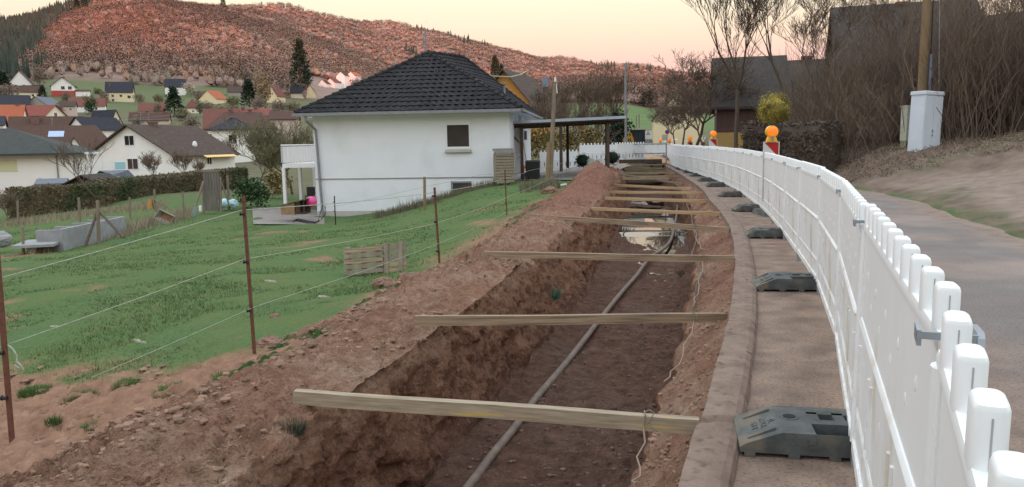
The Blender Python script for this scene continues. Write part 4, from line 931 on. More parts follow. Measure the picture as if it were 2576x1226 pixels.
for i, (px, py, d, r_, lab) in enumerate([(452, 985, 5.35, .20, 'wide green patch on the bare earth left of the middle rod'), (560, 958, 5.55, .16, 'green patch on the bare earth directly left of the middle rod'), (330, 968, 5.5, .14, 'green patch on the bare earth between the two near rods'),
                                          (205, 1000, 5.2, .12, 'thin green patch on the bare earth near the left rod'), (90, 985, 5.35, .14, 'green patch just right of the left rod'), (700, 905, 6.0, .12, 'green patch right of the middle rod foot')]):
    q = onz(px, py, -.3); p0 = at(px, py, d); 
    for _ in range(6): p0 = at(px, py, d); d *= 1+np.clip((p0[2]-gz(p0[0], p0[1]))*.35, -.1, .1)
    tussock(px, py, d, r_, .035, 900, lab, (.085, .15, .04))
# ================================================================== buildings
def house(label, px, py, d, a=None, b=None, h=None, r=None, apx=None, bpx=None, hpx=None, rpx=None, phi=0, ridge='x', typ='gable', wall='white_far', roof='roof_brown', oh=.35,
          wf=(), ws=(), chim=(), name='village_house', cat='house', group=None, lo=3.0, base=None, extra=None, gw=None, tilt=True):
    """px,py,d: foot of the near left corner (phi>=0, side shows on the left) or near right corner (phi<0). a,b,h,r metres or *px pixels"""
    s = d/F; p = at(px, py, d); ph = math.radians(phi)-math.atan2(p[0], p[1]); sg_ = 1 if phi >= 0 else -1      # phi is relative to the line of sight
    def reach(tx, dx, dy): k = (tx-1288)/F; return abs((k*p[1]-p[0])/(dx-k*dy))
    a = a or reach(px+sg_*apx, sg_*math.cos(ph), sg_*math.sin(ph)); b = b or (reach(px-sg_*bpx, -math.sin(ph), math.cos(ph)) if bpx else a); h = h or hpx*s; r = r if r is not None else rpx*s
    t = thing(name, label, cat, p, ph, group); x0 = 0.0 if phi >= 0 else -a; x1 = x0+a
    W = MB(); lw = -lo
    W.box(x0, x1, 0, b, lw, h)
    if typ == 'gable':
        if ridge == 'y': W.prism([(x0, h), (x1, h), ((x0+x1)/2, h+r)], .0, b)
        else: W.prism([(0, h), (b, h), (b/2, h+r)], x0, x1, ax='x')
    W.build('wall', M[wall], t)
    if gw: q = MB(); q.prism([(x0+.2, h+.1), (x1-.2, h+.1), ((x0+x1)/2, h+r-.1)], -.03, .0); q.build('gable_cladding', M[gw], t)
    if base: q = MB(); q.box(x0-.04, x1+.04, -.04, b+.04, lw, base[0]); q.build('base', M[base[1]], t)
    R = MB(); th = .14
    if typ == 'gable':
        if ridge == 'y':
            m_ = (x0+x1)/2; sl = r/(a/2)
            for sg in (-1, 1):
                e = m_+sg*(a/2+oh); ze = h-oh*sl
                R.prism([(m_, h+r+.02), (e, ze+.02), (e, ze+.02+th), (m_, h+r+.02+th)], -oh, b+oh)
        else:
            m_ = b/2; sl = r/(b/2)
            for sg in (-1, 1):
                e = m_+sg*(b/2+oh); ze = h-oh*sl
                R.prism([(m_, h+r+.02), (e, ze+.02), (e, ze+.02+th), (m_, h+r+.02+th)], x0-oh, x1+oh, ax='x')
    else:
        e0, e1, f0, f1 = x0-oh, x1+oh, -oh, b+oh; z0 = h+.02
        if ridge == 'x':
            k = (f1-f0)/2 if typ == 'hip' else .35*(f1-f0)/2; A_, B_ = (e0+k, (f0+f1)/2), (e1-k, (f0+f1)/2)
        else:
            k = (e1-e0)/2; A_, B_ = ((e0+e1)/2, f0+k), ((e0+e1)/2, f1-k)
        v = [(e0, f0, z0), (e1, f0, z0), (e1, f1, z0), (e0, f1, z0), (A_[0], A_[1], h+r), (B_[0], B_[1], h+r)]
        if ridge == 'x': R.add(v, [(0, 1, 5, 4), (1, 2, 5), (2, 3, 4, 5), (3, 0, 4)])
        else: R.add(v, [(0, 1, 4), (1, 2, 5, 4), (2, 3, 5), (3, 0, 4, 5)])
        R.add([(q[0], q[1], z0-.16) for q in v[:4]], [(3, 2, 1, 0)]); 
        u = [v[i] for i in range(4)]+[(q[0], q[1], z0-.16) for q in v[:4]]; R.add(u, [(i, (i+1) % 4, (i+1) % 4+4, i+4) for i in range(4)])
    ro = R.build('roof', M[roof], t)
    for cx, cy, cz, cs in chim:
        q = MB(); X = x0+cx*a; Y = cy*b; q.box(X-cs/2, X+cs/2, Y-cs/2, Y+cs/2, h, h+r+cz); q.box(X-cs/2-.06, X+cs/2+.06, Y-cs/2-.06, Y+cs/2+.06, h+r+cz-.15, h+r+cz); q.build('chimney', M['brick_red'], ro)
    for (u, z, w_, hh) in wf:
        win(t, x0+u*a, z, w_, hh, 'f')
    for (u, z, w_, hh) in ws:
        win(t, u*b, z, w_, hh, 'l' if phi >= 0 else 'r', x0 if phi >= 0 else x1)
    return t, dict(a=a, b=b, h=h, r=r, x0=x0, x1=x1)
def win(t, u, z, w_, hh, side, off=0, frame='white', mats=None):
    def T(p):
        x, y, zz = p
        if side == 'f': return (u+x, y, zz)
        if side == 'l': return (off+y, u+x, zz)
        return (off-y, u+x, zz)
    fr = MB(); f = .07
    for x0, x1, z0, z1 in ((-w_/2, w_/2, z, z+f), (-w_/2, w_/2, z+hh-f, z+hh), (-w_/2, -w_/2+f, z+f, z+hh-f), (w_/2-f, w_/2, z+f, z+hh-f), (-f/3, f/3, z+f, z+hh-f)):
        fr.box(x0, x1, -.05, .02, z0, z1, T=T)
    o = fr.build('window', M['trim'] if frame == 'white' else M['dark_wood'], t); g = MB(); g.box(-w_/2+f, w_/2-f, -.02, .03, z+f, z+hh-f, T=T); g.build('pane', M['glass'], o)
    return o
VG = 'village houses across the valley'
# --- main white house
a0 = at(1284, 462, 30.6); A0 = np.array([a0[0], a0[1]])
PHI = math.radians(-6.0); ux = np.array([math.cos(PHI), math.sin(PHI)]); uy = np.array([-math.sin(PHI), math.cos(PHI)])
HW, HL = 8.0, 10.6
H = thing('white_house', 'white rendered house with black hipped tile roof beside the meadow', 'house', (A0[0], A0[1], 0), PHI)
def hz(py, px=1284, d=30.6): return at(px, py, d)[2]
ZE = hz(284); ZL = hz(444)
q = MB(); q.box(-HW, 0, 0, HL, ZL, ZE); q.build('upper_wall', M['wall_white'], H)
q = MB(); q.box(-HW+.02, -.02, .02, HL-.02, -3.2, ZL-.03); q.build('lower_wall', M['wall_white'], H)
q = MB(); q.box(-HW-.005, .005, -.012, HL, ZL-.03, ZL); q.build('joint_strip', M['zinc'], H)
q = MB(); q.box(-HW+.01, -.01, .008, .03, -3.2, hz(528)); q.build('plinth', M['plinth'], H)
def hip(o, e0, e1, f0, f1, z0, zr):
    k = (e1-e0)/2; nx, ny = 44, 1
    # tiled planes as stepped courses
    cx = (e0+e1)/2; A_ = np.array([cx, f0+k, zr]); B_ = np.array([cx+1.15, f1-k, zr+.05])
    pl = [((e0, f0), (e1, f0), A_, A_), ((e1, f0), (e1, f1), A_, B_), ((e1, f1), (e0, f1), B_, B_), ((e0, f1), (e0, f0), B_, A_)]
    V, Fc = [], []; nrm_all = []
    for (p0, p1, q0, q1) in pl:
        p0 = np.array([*p0, z0]); p1 = np.array([*p1, z0]); n = np.cross(p1-p0, q0-p0); n /= np.linalg.norm(n)
        L = np.linalg.norm(p1-p0); tcount = int(L/.30); rows = 14; e = (p1-p0)/L
        for r_ in range(rows):
            t0, t1 = r_/rows, (r_+1)/rows
            l0, l1 = p0*(1-t0)+q0*t0, p0*(1-t1)+q0*t1; r0_, r1_ = p1*(1-t0)+q1*t0, p1*(1-t1)+q1*t1
            ln = np.linalg.norm(r0_-l0); m = max(int(ln/.075), 2); s = np.linspace(0, ln, m+1); base = len(V)
            for S_ in s:
                sg = np.dot(l0-p0, e)+S_; w = .5-.5*math.cos(2*PI*sg/.30); w = w**.7*.042
                f_ = S_/max(ln, 1e-6); top = l1*(1-f_)+r1_*f_; bot = l0*(1-f_)+r0_*f_
                V += [bot+n*(.012+.048), bot+n*(.012+.048+w), top+n*(.012+.012+w)]
            for i in range(m):
                b_ = base+i*3; Fc += [(b_+1, b_+4, b_+5, b_+2), (b_, b_+3, b_+4, b_+1)]
    return nmesh('roof', V, Fc, M['tile_black'], o, smooth=False)
M['tile_black'] = mk('tile_black', (.020, .020, .022), (.038, .037, .040), 2.4, .9, .004, 50, spec=.12, c3=(.085, .085, .08), s3=9, t3=(.63, .72))
OH = .52; ZR = at(1043.5, 138, 35.2)[2]; ZF = hz(276, 1300, 30.2)
ro = hip(H, -HW-OH, OH, -OH, HL+OH, ZF, ZR)
q = MB(); q.box(-HW-OH+.05, OH-.05, -OH+.05, HL+OH-.05, ZF-.10, ZF-.02); q.build('soffit', M['trim'], H)
q = MB()
q.box(-HW-OH-.09, OH+.09, -OH-.12, -OH-.0, ZF-.085, ZF+.03); q.box(OH+.0, OH+.12, -OH-.12, HL+OH, ZF-.085, ZF+.01); q.build('gutter', M['zinc'], ro)
q = MB(); kx = (HW+2*OH)/2
for (P, Q) in (((-HW-OH, -OH, ZF), (-HW/2, -OH+kx, ZR)), ((OH, -OH, ZF), (-HW/2, -OH+kx, ZR)), ((OH, HL+OH, ZF), (-HW/2+1.15, HL+OH-kx, ZR+.05)), ((-HW-OH, HL+OH, ZF), (-HW/2+1.15, HL+OH-kx, ZR+.05)), ((-HW/2, -OH+kx, ZR), (-HW/2+1.15, HL+OH-kx, ZR+.05))):
    P, Q = np.array(P), np.array(Q); L = np.linalg.norm(Q-P); n = int(L/.36)
    for i in range(n): u = P+(Q-P)*(i/n); v = P+(Q-P)*((i+1.12)/n); q.tube([u+[0, 0, .075], v+[0, 0, .05]], [.10, .075], 7)
q.build('ridge_tiles', M['roof_black'], ro, smooth=True)
# window with shutter box, sill
def loc_x(px, d=31): 
    p = at(px, 340, d); 
    for _ in range(4): 
        P = np.array([p[0], p[1]])-A0; y = P@uy; p = at(px, 340, p[1]-y/uy[1]*1.0)
    return float((np.array([p[0], p[1]])-A0)@ux)
wx0, wx1 = loc_x(1121), loc_x(1184); wz0, wz1 = hz(380), hz(303)
q = MB(); f = .065
q.box(wx0, wx1, -.05, .03, wz1-.14, wz1); q.box(wx0, wx0+f, -.04, .03, wz0+.1, wz1-.14); q.box(wx1-f, wx1, -.04, .03, wz0+.1, wz1-.14); q.box(wx0+f, wx1-f, -.04, .03, wz0+.1, wz0+.2)
wn = q.build('window', M['trim'], H); q = MB(); q.box(wx0+f, wx1-f, -.008, .02, wz0+.2, wz1-.14); q.build('shutter', M['shutter'], wn); q = MB(); q.box(wx0-.03, wx1+.03, -.13, .02, wz0-.02, wz0+.06); q.build('sill', M['plinth'], wn)
bx0, bx1 = loc_x(1131), loc_x(1183); z1 = hz(455); q = MB(); q.box(bx0, bx1, -.02, .03, z1-.07, z1); q.box(bx0, bx0+.08, -.02, .03, z1-.9, z1-.07); wn = q.build('basement_window', M['zinc'], H); q = MB(); q.box(bx0+.08, bx1, -.004, .025, z1-.9, z1-.07); q.build('pane', M['shutter'], wn)
# downpipe
q = MB(); x = -HW+.12; q.tube([(x-.20, -OH-.03, ZF-.06), (x-.20, -OH-.03, ZF-.25), (x+.02, -.10, ZF-.62), (x+.04, -.09, ZF-1.2), (x+.10, -.09, hz(470)), (x+.16, -.09, hz(558))], .055, 8); q.build('downpipe', M['zinc'], H, smooth=True)
q = MB(); q.tube([(x+.16, -.10, hz(545)), (x+.16, -.12, hz(566))], .075, 8); q.build('drain_pipe', M['trim'], H, smooth=True)
# right side: narrow windows, wall lamp
for y, z, w_, hh in ((2.4, hz(322), .28, .9), (5.0, hz(318), .28, .8), (3.9, hz(398), .9, 1.9)):
    win(H, y, z, w_, hh, 'r', 0)
q = MB(); q.box(0, .12, 6.6, 6.9, hz(352), hz(325)); q.build('letter_box', M['zinc'], H)
q = MB(); q.box(.0, .2, 4.55, 4.6, hz(311), hz(309)); q.cyl((.22, 4.58, hz(313)), .10, .16, 8, r2=.07); q.cyl((.22, 4.58, hz(313)+.16), .15, .09, 8, r2=.02); q.build('wall_lamp', M['dark_wood'], H)
# vent pipe and mast on roof
def roofp(px, py, d): p = at(px, py, d); P = np.array([p[0], p[1]])-A0; return (float(P@ux), float(P@uy), p[2])
q = MB(); p = roofp(1269, 236, 36.5); q.tube([p, (p[0], p[1], p[2]+.42)], .05, 8); q.cyl((p[0], p[1], p[2]+.42), .13, .06, 10); q.build('vent', M['zinc'], ro)
q = MB(); p = roofp(1071, 140, 37); pt = roofp(1070, 72, 37); q.tube([p, pt], .045, 8); q.tube([pt, roofp(1058, 143, 37)], .012, 4); q.tube([(pt[0]-.12, pt[1], pt[2]-.25), (pt[0]+.16, pt[1], pt[2]-.32)], .02, 5); q.build('service_mast', M['zinc'], ro, smooth=True)
q = MB(); P0, P1, P2 = at(1071, 80, 37), at(1330, 178, 58), at(1245, 193, 50)
c1 = [at(1072, 82, 37), at(1110, 112, 39), at(1150, 142, 42), at(1200, 174, 46), at(1240, 192, 50), at(1285, 194, 54), at(1310, 188, 57), at(1331, 176, 59)]
q.tube(c1, [.012, .014, .018, .03, .04, .045, .04, .03], 6); tag(q.build('overhead_cable', M['rope'], smooth=True), 'thick pale cable sagging from the roof mast over the black roof', 'cable')
# balcony on the far left side
q = MB(); b0x = -HW-1.75; bw0, bw1 = .9, 5.6; zt = hz(356); zb = hz(405)
BAL = q.box(b0x, -HW, bw0, bw1, zb-.18, zb).build('balcony', M['trim'], H)
q = MB()
for (xa, ya, xb, yb) in ((b0x, bw0, -HW, bw0), (b0x, bw0, b0x, bw1)):
    n = 15 if ya == yb else 26
    for i in range(n+1):
        t = i/n; X, Y = xa+(xb-xa)*t, ya+(yb-ya)*t; q.box(X-.03, X+.03, Y-.012, Y+.012, zb+.03, zt-.05)
    q.tube([(xa, ya, zt), (xb, yb, zt)], .035, 6)
q.build('railing', M['baluster'] if 'baluster' in M else M['trim'], BAL)
for X, Y in ((b0x+.05, bw0), (b0x+.05, bw0+1.8), (b0x+.05, bw0+3.6), (-HW-.25, bw0)):
    q = MB(); q.box(X-.06, X+.06, Y-.06, Y+.06, -3.4, zb-.18); q.build('pillar', M['trim'], BAL)
# --- village
W1 = (.9, 1.1)
def V(*a, **k): k.setdefault('group', VG); return house(*a, **k)
V('near white bungalow with grey-green hipped roof at the left edge', 186, 474, 55, a=14, b=9, hpx=88, rpx=66, phi=-9, typ='hip', ridge='x', wall='white_far', roof='roof_green', oh=.7, wf=[(.855, .55, .22, .33)])
hT, hd = V('white gabled house with long grey-brown lichened roof and cream side wall', 439, 436, 80, apx=202, bpx=160, hpx=46, rpx=74, phi=-38, ridge='y', wall='white_far', roof='roof_brown', oh=.5, wf=[(.5, 2.9, 1.25, 1.1), (.52, .4, 1.4, 1.2)], ws=[(.55, .7, .9, 1.0)], chim=[(.5, .35, .5, .7)])
V('white house with steep brown roof behind the bare olive tree', 686, 398, 120, a=9.2, b=12, hpx=74, rpx=44, phi=-4, ridge='x', typ='half', wall='white_far', roof='roof_darkbrown', oh=.5, wf=[(.36, 2.4, 1.4, 1.5), (.08, 2.4, 1.0, 1.5)], chim=[(.62, .5, .4, .6), (.3, .5, .4, .6)])
V('white house part with dark hipped roof left of the brown roof', 640, 398, 112, a=5.6, b=6, hpx=72, rpx=30, phi=-3, typ='hip', ridge='x', wall='white_far', roof='roof_slate', oh=.5, wf=[(.5, 2.1, 1.2, 1.3)])
hs, hs_d = V('wide dark red-brown roofed house with a skylight', 272, 408, 118, a=15, b=12, hpx=30, rpx=64, phi=-5, ridge='x', typ='half', wall='white_far', roof='roof_darkbrown', oh=.5, chim=[(.36, .4, -1.2, .7)])
V('small white gabled dormer house in front of the big brown roof', 208, 398, 108, a=1.7, b=4, hpx=22, rpx=28, phi=-2, ridge='y', wall='white_far', roof='roof_darkbrown', oh=.25)
V('dark roofed farmhouse with small white gable and roof box', 220, 348, 172, apx=30, b=10, hpx=24, rpx=28, phi=-50, ridge='y', wall='white_far', roof='roof_slate', oh=.5)
V('long dark roofed barn behind the brown roof', 205, 348, 178, a=14, b=9, hpx=20, rpx=34, phi=-4, ridge='x', wall='grey_wall', roof='roof_darkbrown', oh=.4, chim=[(.35, .3, .2, 1.6)])
V('house with bright orange-red roof at the left edge', 55, 345, 205, a=9, b=10, hpx=30, rpx=50, phi=-12, ridge='x', wall='white_far', roof='roof_orange', oh=.5, chim=[(.85, .5, .4, .7)])
V('white gable house with dark roof below the orange roof', 12, 352, 150, a=8, b=7, hpx=36, rpx=22, phi=-4, ridge='x', wall='white_far', roof='roof_slate')
V('house with red roof and cream gable beside the orange roof', 115, 304, 220, apx=72, b=11, hpx=14, rpx=25, phi=48, ridge='y', wall='cream_pale', roof='roof_red', oh=.5, wf=[(.5, 1.2, 1.1, 1.2)])
V('slate roofed house with round dormers near the left edge', 75, 282, 270, a=12, b=9, hpx=18, rpx=24, phi=-4, ridge='x', wall='cream', roof='roof_slate', chim=[(.2, .5, .3, .8)])
V('house with blue-grey roof and dark shingled gable', 119, 282, 275, apx=30, b=10, hpx=18, rpx=20, phi=-30, ridge='y', wall='grey_wall', roof='roof_bluegrey')
V('pinkish small house with grey roof in mid village', 190, 284, 285, a=5, b=6, hpx=16, rpx=12, phi=-6, ridge='x', wall='pink_wall', roof='roof_brown', wf=[(.7, .8, .8, .9)])
V('long low house with dull red roof in mid village', 265, 281, 310, a=12.5, b=8, hpx=14, rpx=20, phi=-3, ridge='x', wall='white_far', roof='roof_dullred', wf=[(.75, .6, .9, 1.0)])
V('cream gabled house with black roof and utility pole in front', 277, 332, 240, apx=52, b=9, hpx=12, rpx=42, phi=42, ridge='y', wall='cream', roof='roof_slate', wf=[(.62, .4, .8, 1.1)])
V('house with long dark brown roof behind the grey-brown roof', 425, 312, 262, a=12, b=9, hpx=9, rpx=20, phi=-4, ridge='x', wall='pink_wall', roof='roof_darkbrown', chim=[(.9, .4, .3, .8)])
V('low house with muted brown roof and pale gable corner', 417, 287, 318, a=10, b=8, hpx=8, rpx=20, phi=-5, ridge='x', wall='cream_pale', roof='roof_dullred', wf=[(.3, .5, .8, .8)])
V('small white turret-like house with pointed red-brown roof', 501, 292, 325, a=4.8, b=4.8, hpx=20, rpx=24, phi=-4, typ='hip', ridge='y', wall='cream_pale', roof='roof_dullred', oh=.5, wf=[(.55, 1.6, .9, .7)])
V('red roofed house behind the white hipped house', 600, 345, 185, a=7.6, b=9, hpx=22, rpx=48, phi=-4, ridge='x', wall='grey_wall', roof='roof_dullred')
V('low red roof with chimneys behind the brown roof', 680, 330, 190, a=8.5, b=8, hpx=38, rpx=18, phi=-4, ridge='x', wall='grey_wall', roof='roof_red', chim=[(.25, .4, .4, .7), (.6, .4, .4, .6)])
V('orange roofed gabled house on the hillside by the conifers', 545, 262, 360, apx=26, b=7, hpx=13, rpx=21, phi=-45, ridge='y', wall='cream', roof='roof_orange', oh=.3)
V('large white house with tall gable at the upper left', 84, 246, 345, a=9, b=11, hpx=32, rpx=32, phi=-8, ridge='y', wall='white_far', roof='roof_brown', oh=.4, wf=[(.3, 4.4, 1.1, 1.2), (.66, 4.4, 1.1, 1.2)])
V('wing with brown roof below the large white gable house', 112, 260, 338, apx=26, b=12, hpx=26, rpx=18, phi=50, ridge='y', wall='white_far', roof='roof_darkbrown', oh=.5, wf=[(.6, 1.2, 1.0, 1.2)])
V('front wing with yellow shutters under the large white gable house', 110, 262, 330, a=14.5, b=8, hpx=30, rpx=15, phi=-3, ridge='x', wall='cream_pale', roof='roof_darkbrown', oh=.6, wf=[(.75, 3.0, 1.0, 1.1), (.9, 3.0, 1.6, 1.1), (.8, .6, 1.0, 1.1)])
V('white chalet with red ground floor and balcony on the hillside', 189, 239, 370, a=9.6, b=11, hpx=22, rpx=20, phi=-6, ridge='y', wall='white_far', roof='roof_darkbrown', oh=.6, wf=[(.5, 2.4, 1.6, 1.6), (.8, 2.4, 1.6, 1.6)], base=(1.9, 'red_base'), chim=[(.5, .5, .8, .7)])
V('long white garage right of the chalet', 224, 240, 372, a=5.6, b=6, hpx=10, rpx=4, phi=-6, ridge='x', wall='white_far', roof='roof_darkbrown', name='garage', cat='garage')
V('cream house with dark slate roof and white dormer', 336, 257, 360, a=11.2, b=10, hpx=24, rpx=26, phi=-4, ridge='x', wall='cream', roof='roof_slate', wf=[(.25, 2.2, 1.1, 1.2), (.55, 2.2, 1.1, 1.2), (.25, .2, 1.1, 1.2), (.85, 1.6, 1.4, 1.4)], chim=[(.15, .3, -.8, .8)])
V('tall white house with near-black roof beside the blossoming tree', 466, 240, 400, a=9.3, b=10, hpx=20, rpx=21, phi=-4, ridge='x', wall='white_far', roof='roof_slate', oh=.3, chim=[(.55, .4, .2, .6)])
V('pale pink roofed house beside the tall poplar', 697, 257, 380, a=5.6, b=8, hpx=16, rpx=22, phi=-30, ridge='y', wall='cream', roof='roof_dullred')
V('grey gabled house with a yellow lower wall', 735, 243, 455, apx=20, b=9, hpx=14, rpx=18, phi=-30, ridge='y', wall='grey_wall', roof='roof_brown', wf=[(.6, 1.2, .9, 1.0)], chim=[(.5, .5, .4, .6)])
V('white house with black roof and white chimney', 768, 255, 440, a=7.8, b=9, hpx=20, rpx=20, phi=-4, ridge='x', wall='cream_pale', roof='roof_slate')
V('yellow gabled house with red roof', 824, 252, 445, apx=22, b=9, hpx=14, rpx=22, phi=52, ridge='y', wall='cream', roof='roof_red', oh=.3) if False else V('yellow gabled house with red roof', 765, 252, 445, a=7.2, b=10, hpx=16, rpx=22, phi=20, ridge='y', wall='cream', roof='roof_red', oh=.3)
for i, (x, y, d, rf, lb) in enumerate([(822, 228, 520, 'roof_brown', 'lowest'), (842, 226, 525, 'roof_dullred', 'second'), (868, 216, 540, 'roof_brown', 'tall white'), (893, 212, 545, 'roof_orange', 'topmost red-roofed')]):
    V(f'{lb} of the stepped white terrace houses beside the black roof', x, y, d, a=6.5, b=9, h=[4.5, 5, 7, 6][i], r=2.6, phi=-30, ridge='y', wall='white_far', roof=rf, oh=.3, wf=[(.5, 2, .9, 1.1)])
V('orange gabled house with dark eaves behind the white house', 1338, 330, 60, a=4.3, b=9, hpx=66, rpx=84, phi=-14, ridge='y', wall='orange_wall', roof='roof_brown', oh=.5, group=None)
V('brown roofed low house right of the olive tree', 747, 318, 150, a=5, b=7, hpx=18, rpx=20, phi=-4, ridge='x', wall='pink_wall', roof='roof_darkbrown')
V('hut with flat roof high on the village meadow', 375, 252, 400, a=4.5, b=4, hpx=8, rpx=3, phi=-4, ridge='x', wall='cream', roof='roof_brown', name='hut', cat='hut')
V('long pale shed beside the blossoming tree', 512, 243, 405, a=5.5, b=4, hpx=9, rpx=3, phi=-4, ridge='x', wall='grey_wall', roof='roof_slate', name='shed', cat='shed')
V('grey house half hidden behind trees above the orange roof', 620, 246, 400, a=9, b=8, hpx=14, rpx=14, phi=-4, ridge='x', wall='grey_wall', roof='roof_brown')
# details of the near village houses
def flat(name, px0, px1, py0, py1, d, th, mat_, lab, cat, group=None):
    a = at(px0, py1, d); b_ = at(px1, py0, d); q = MB(); q.box(0, b_[0]-a[0], 0, th, 0, b_[2]-a[2]); o = q.build(name, mat_); o.location = a; tag(o, lab, cat, group); return o
M['yellow_blind'] = mk('yellow_blind', (.62, .62, .40), rough=.7)
M['skyblue'] = mk('skylight_glass', (.32, .42, .62), rough=.15, spec=.8)
M['awning'] = mk('awning_cloth', (.74, .50, .22), rough=.8)
hb = [o for o in bpy.data.objects if o.get('label', '').startswith('near white bungalow')][0]
q = MB(); q.box(-4.45, -3.35, -.03, .02, 1.30, 2.12); q.build('blind_window', M['yellow_blind'], hb)
q = MB(); q.tube([(-.9, -.06, 2.35), (-.9, -.06, -.4)], .05, 6); q.build('downpipe', M['zinc'], hb)
rfo = [c for c in hs.children if c.name.startswith('roof')][0]
BM = hs_d
for (u0_, u1_, v_, hv) in ((.46, .60, .50, .22), (.73, .82, .18, .17)):
    x0, x1 = BM['x0']+u0_*BM['a'], BM['x0']+u1_*BM['a']; hb2 = BM['b']/2; y0, y1 = v_*hb2, (v_+hv)*hb2; zf = lambda y: BM['h']+BM['r']*y/hb2+.20
    q = MB(); q.add([(x0, y0, zf(y0)), (x1, y0, zf(y0)), (x1, y1, zf(y1)), (x0, y1, zf(y1)), (x0, y0, zf(y0)-.1), (x1, y0, zf(y0)-.1), (x1, y1, zf(y1)-.1), (x0, y1, zf(y1)-.1)], [(0, 1, 2, 3), (0, 4, 5, 1), (1, 5, 6, 2), (2, 6, 7, 3), (3, 7, 4, 0)]); q.build('skylight', M['skyblue'], rfo)
q = MB(); b_ = hd['b']; q.add([(0.02, b_*.40, 2.0), (.02, b_*.92, 2.0), (.9, b_*.92, 1.55), (.9, b_*.40, 1.55), (0.02, b_*.40, 1.94), (.02, b_*.92, 1.94), (.9, b_*.92, 1.49), (.9, b_*.40, 1.49)], [(0, 1, 2, 3), (7, 6, 5, 4), (3, 2, 6, 7), (0, 3, 7, 4), (1, 5, 6, 2)]); q.build('awning', M['awning'], hT)
q = MB(); q.sphere((-1.2, 5.2, 2.9), .42, 12, 4, sq=(.35, 1, 1)); q.tube([(-1.2, 5.2, 2.3), (-1.2, 5.2, 2.9)], .03, 5); q.build('satellite_dish', M['trim'], hT)
# --- houses on the right
V('dark brick house with big grey slate roof behind the bare trees', 1802, 368, 42, apx=174, b=8, hpx=98, rpx=128, phi=1, ridge='x', wall='brick_dark', roof='roof_barn', oh=.3, group=None, base=(.72, 'ochre'), name='brick_house')
V('lower grey roofed house between the brick house and the barn', 1970, 368, 44, apx=116, b=8, hpx=92, rpx=126, phi=1, ridge='x', wall='brick_dark', roof='roof_barn', oh=.2, wf=[(.22, 1.35, .9, .75)], chim=[(.52, .5, .35, .55)], group=None, name='brick_house')
V('cream gable-ended house at the far end of the road', 1644, 372, 66, apx=124, b=9, hpx=70, rpx=64, phi=1, ridge='y', wall='cream', roof='roof_brown', oh=.08, group=None, name='cream_house')
V('large old barn with steep mossy dark roof behind the thicket', 2108, 330, 38, apx=362, b=9, hpx=160, rpx=166, phi=4, ridge='x', wall='brick_red', roof='roof_barn', oh=.3, chim=[(.5, .5, .18, .5)], group=None, name='barn', cat='barn')
V('low barn wing with grey roof at the right edge', 2690, 340, 32.5, apx=290, b=8, hpx=250, rpx=88, phi=-13, ridge='x', wall='brick_red', roof='roof_barn', oh=.7, group=None, name='barn', cat='barn')
M['lamp_on'] = mk('lamp_on', (1, .6, .1), emit=((1, .5, .08), 6))
o = flat('porch_lamp', 1989, 2000, 277, 284, 45.6, .1, M['lamp_on'], 'small lit yellow lamp on the dark house wall right of the golden bush', 'lamp')
# --- carport
CZ = at(1411, 451, 32.4)
cp = thing('carport', 'open carport with dark timber posts and pale tin edge beside the white house', 'carport', (CZ[0], CZ[1], CZ[2]), math.radians(-1.5))
def cl(px, py, d=32.4): p = at(px, py, d); return (p[0]-CZ[0], p[2]-CZ[2])
xa, za = cl(1258, 325); xb, zb_ = cl(1566, 307.5); CD = 4.2
def slab(x0, z0, x1, z1, y0, y1, h0, nm, mt):
    q = MB(); q.add([(x0, y0, z0), (x1, y0, z1), (x1, y1, z1), (x0, y1, z0), (x0, y0, z0+h0), (x1, y0, z1+h0), (x1, y1, z1+h0), (x0, y1, z0+h0)], [(3, 2, 1, 0), (4, 5, 6, 7), (0, 1, 5, 4), (1, 2, 6, 5), (2, 3, 7, 6), (3, 0, 4, 7)]); return q.build(nm, mt, cp)
slab(xa, za, xb, zb_, -.02, .06, .22, 'beam', M['dark_wood']); slab(xa, za+.02, xb, zb_+.02, CD-.1, CD, .2, 'beam', M['dark_wood'])
xc, zc = cl(1241, 314); xd, zd = cl(1572, 298.5)
slab(xc, zc-.01, xd, zd-.01, -.3, CD+.3, .05, 'roof', M['carport_tin']); slab(xc+.15, zc-.07, xd-.05, zd-.07, -.26, CD+.26, .058, 'roof_boards', M['dark_wood'])
q = slab(xc, zc-.01, xd, zd-.012, -.325, -.302, .115, 'edge_trim', M['carport_tin'])
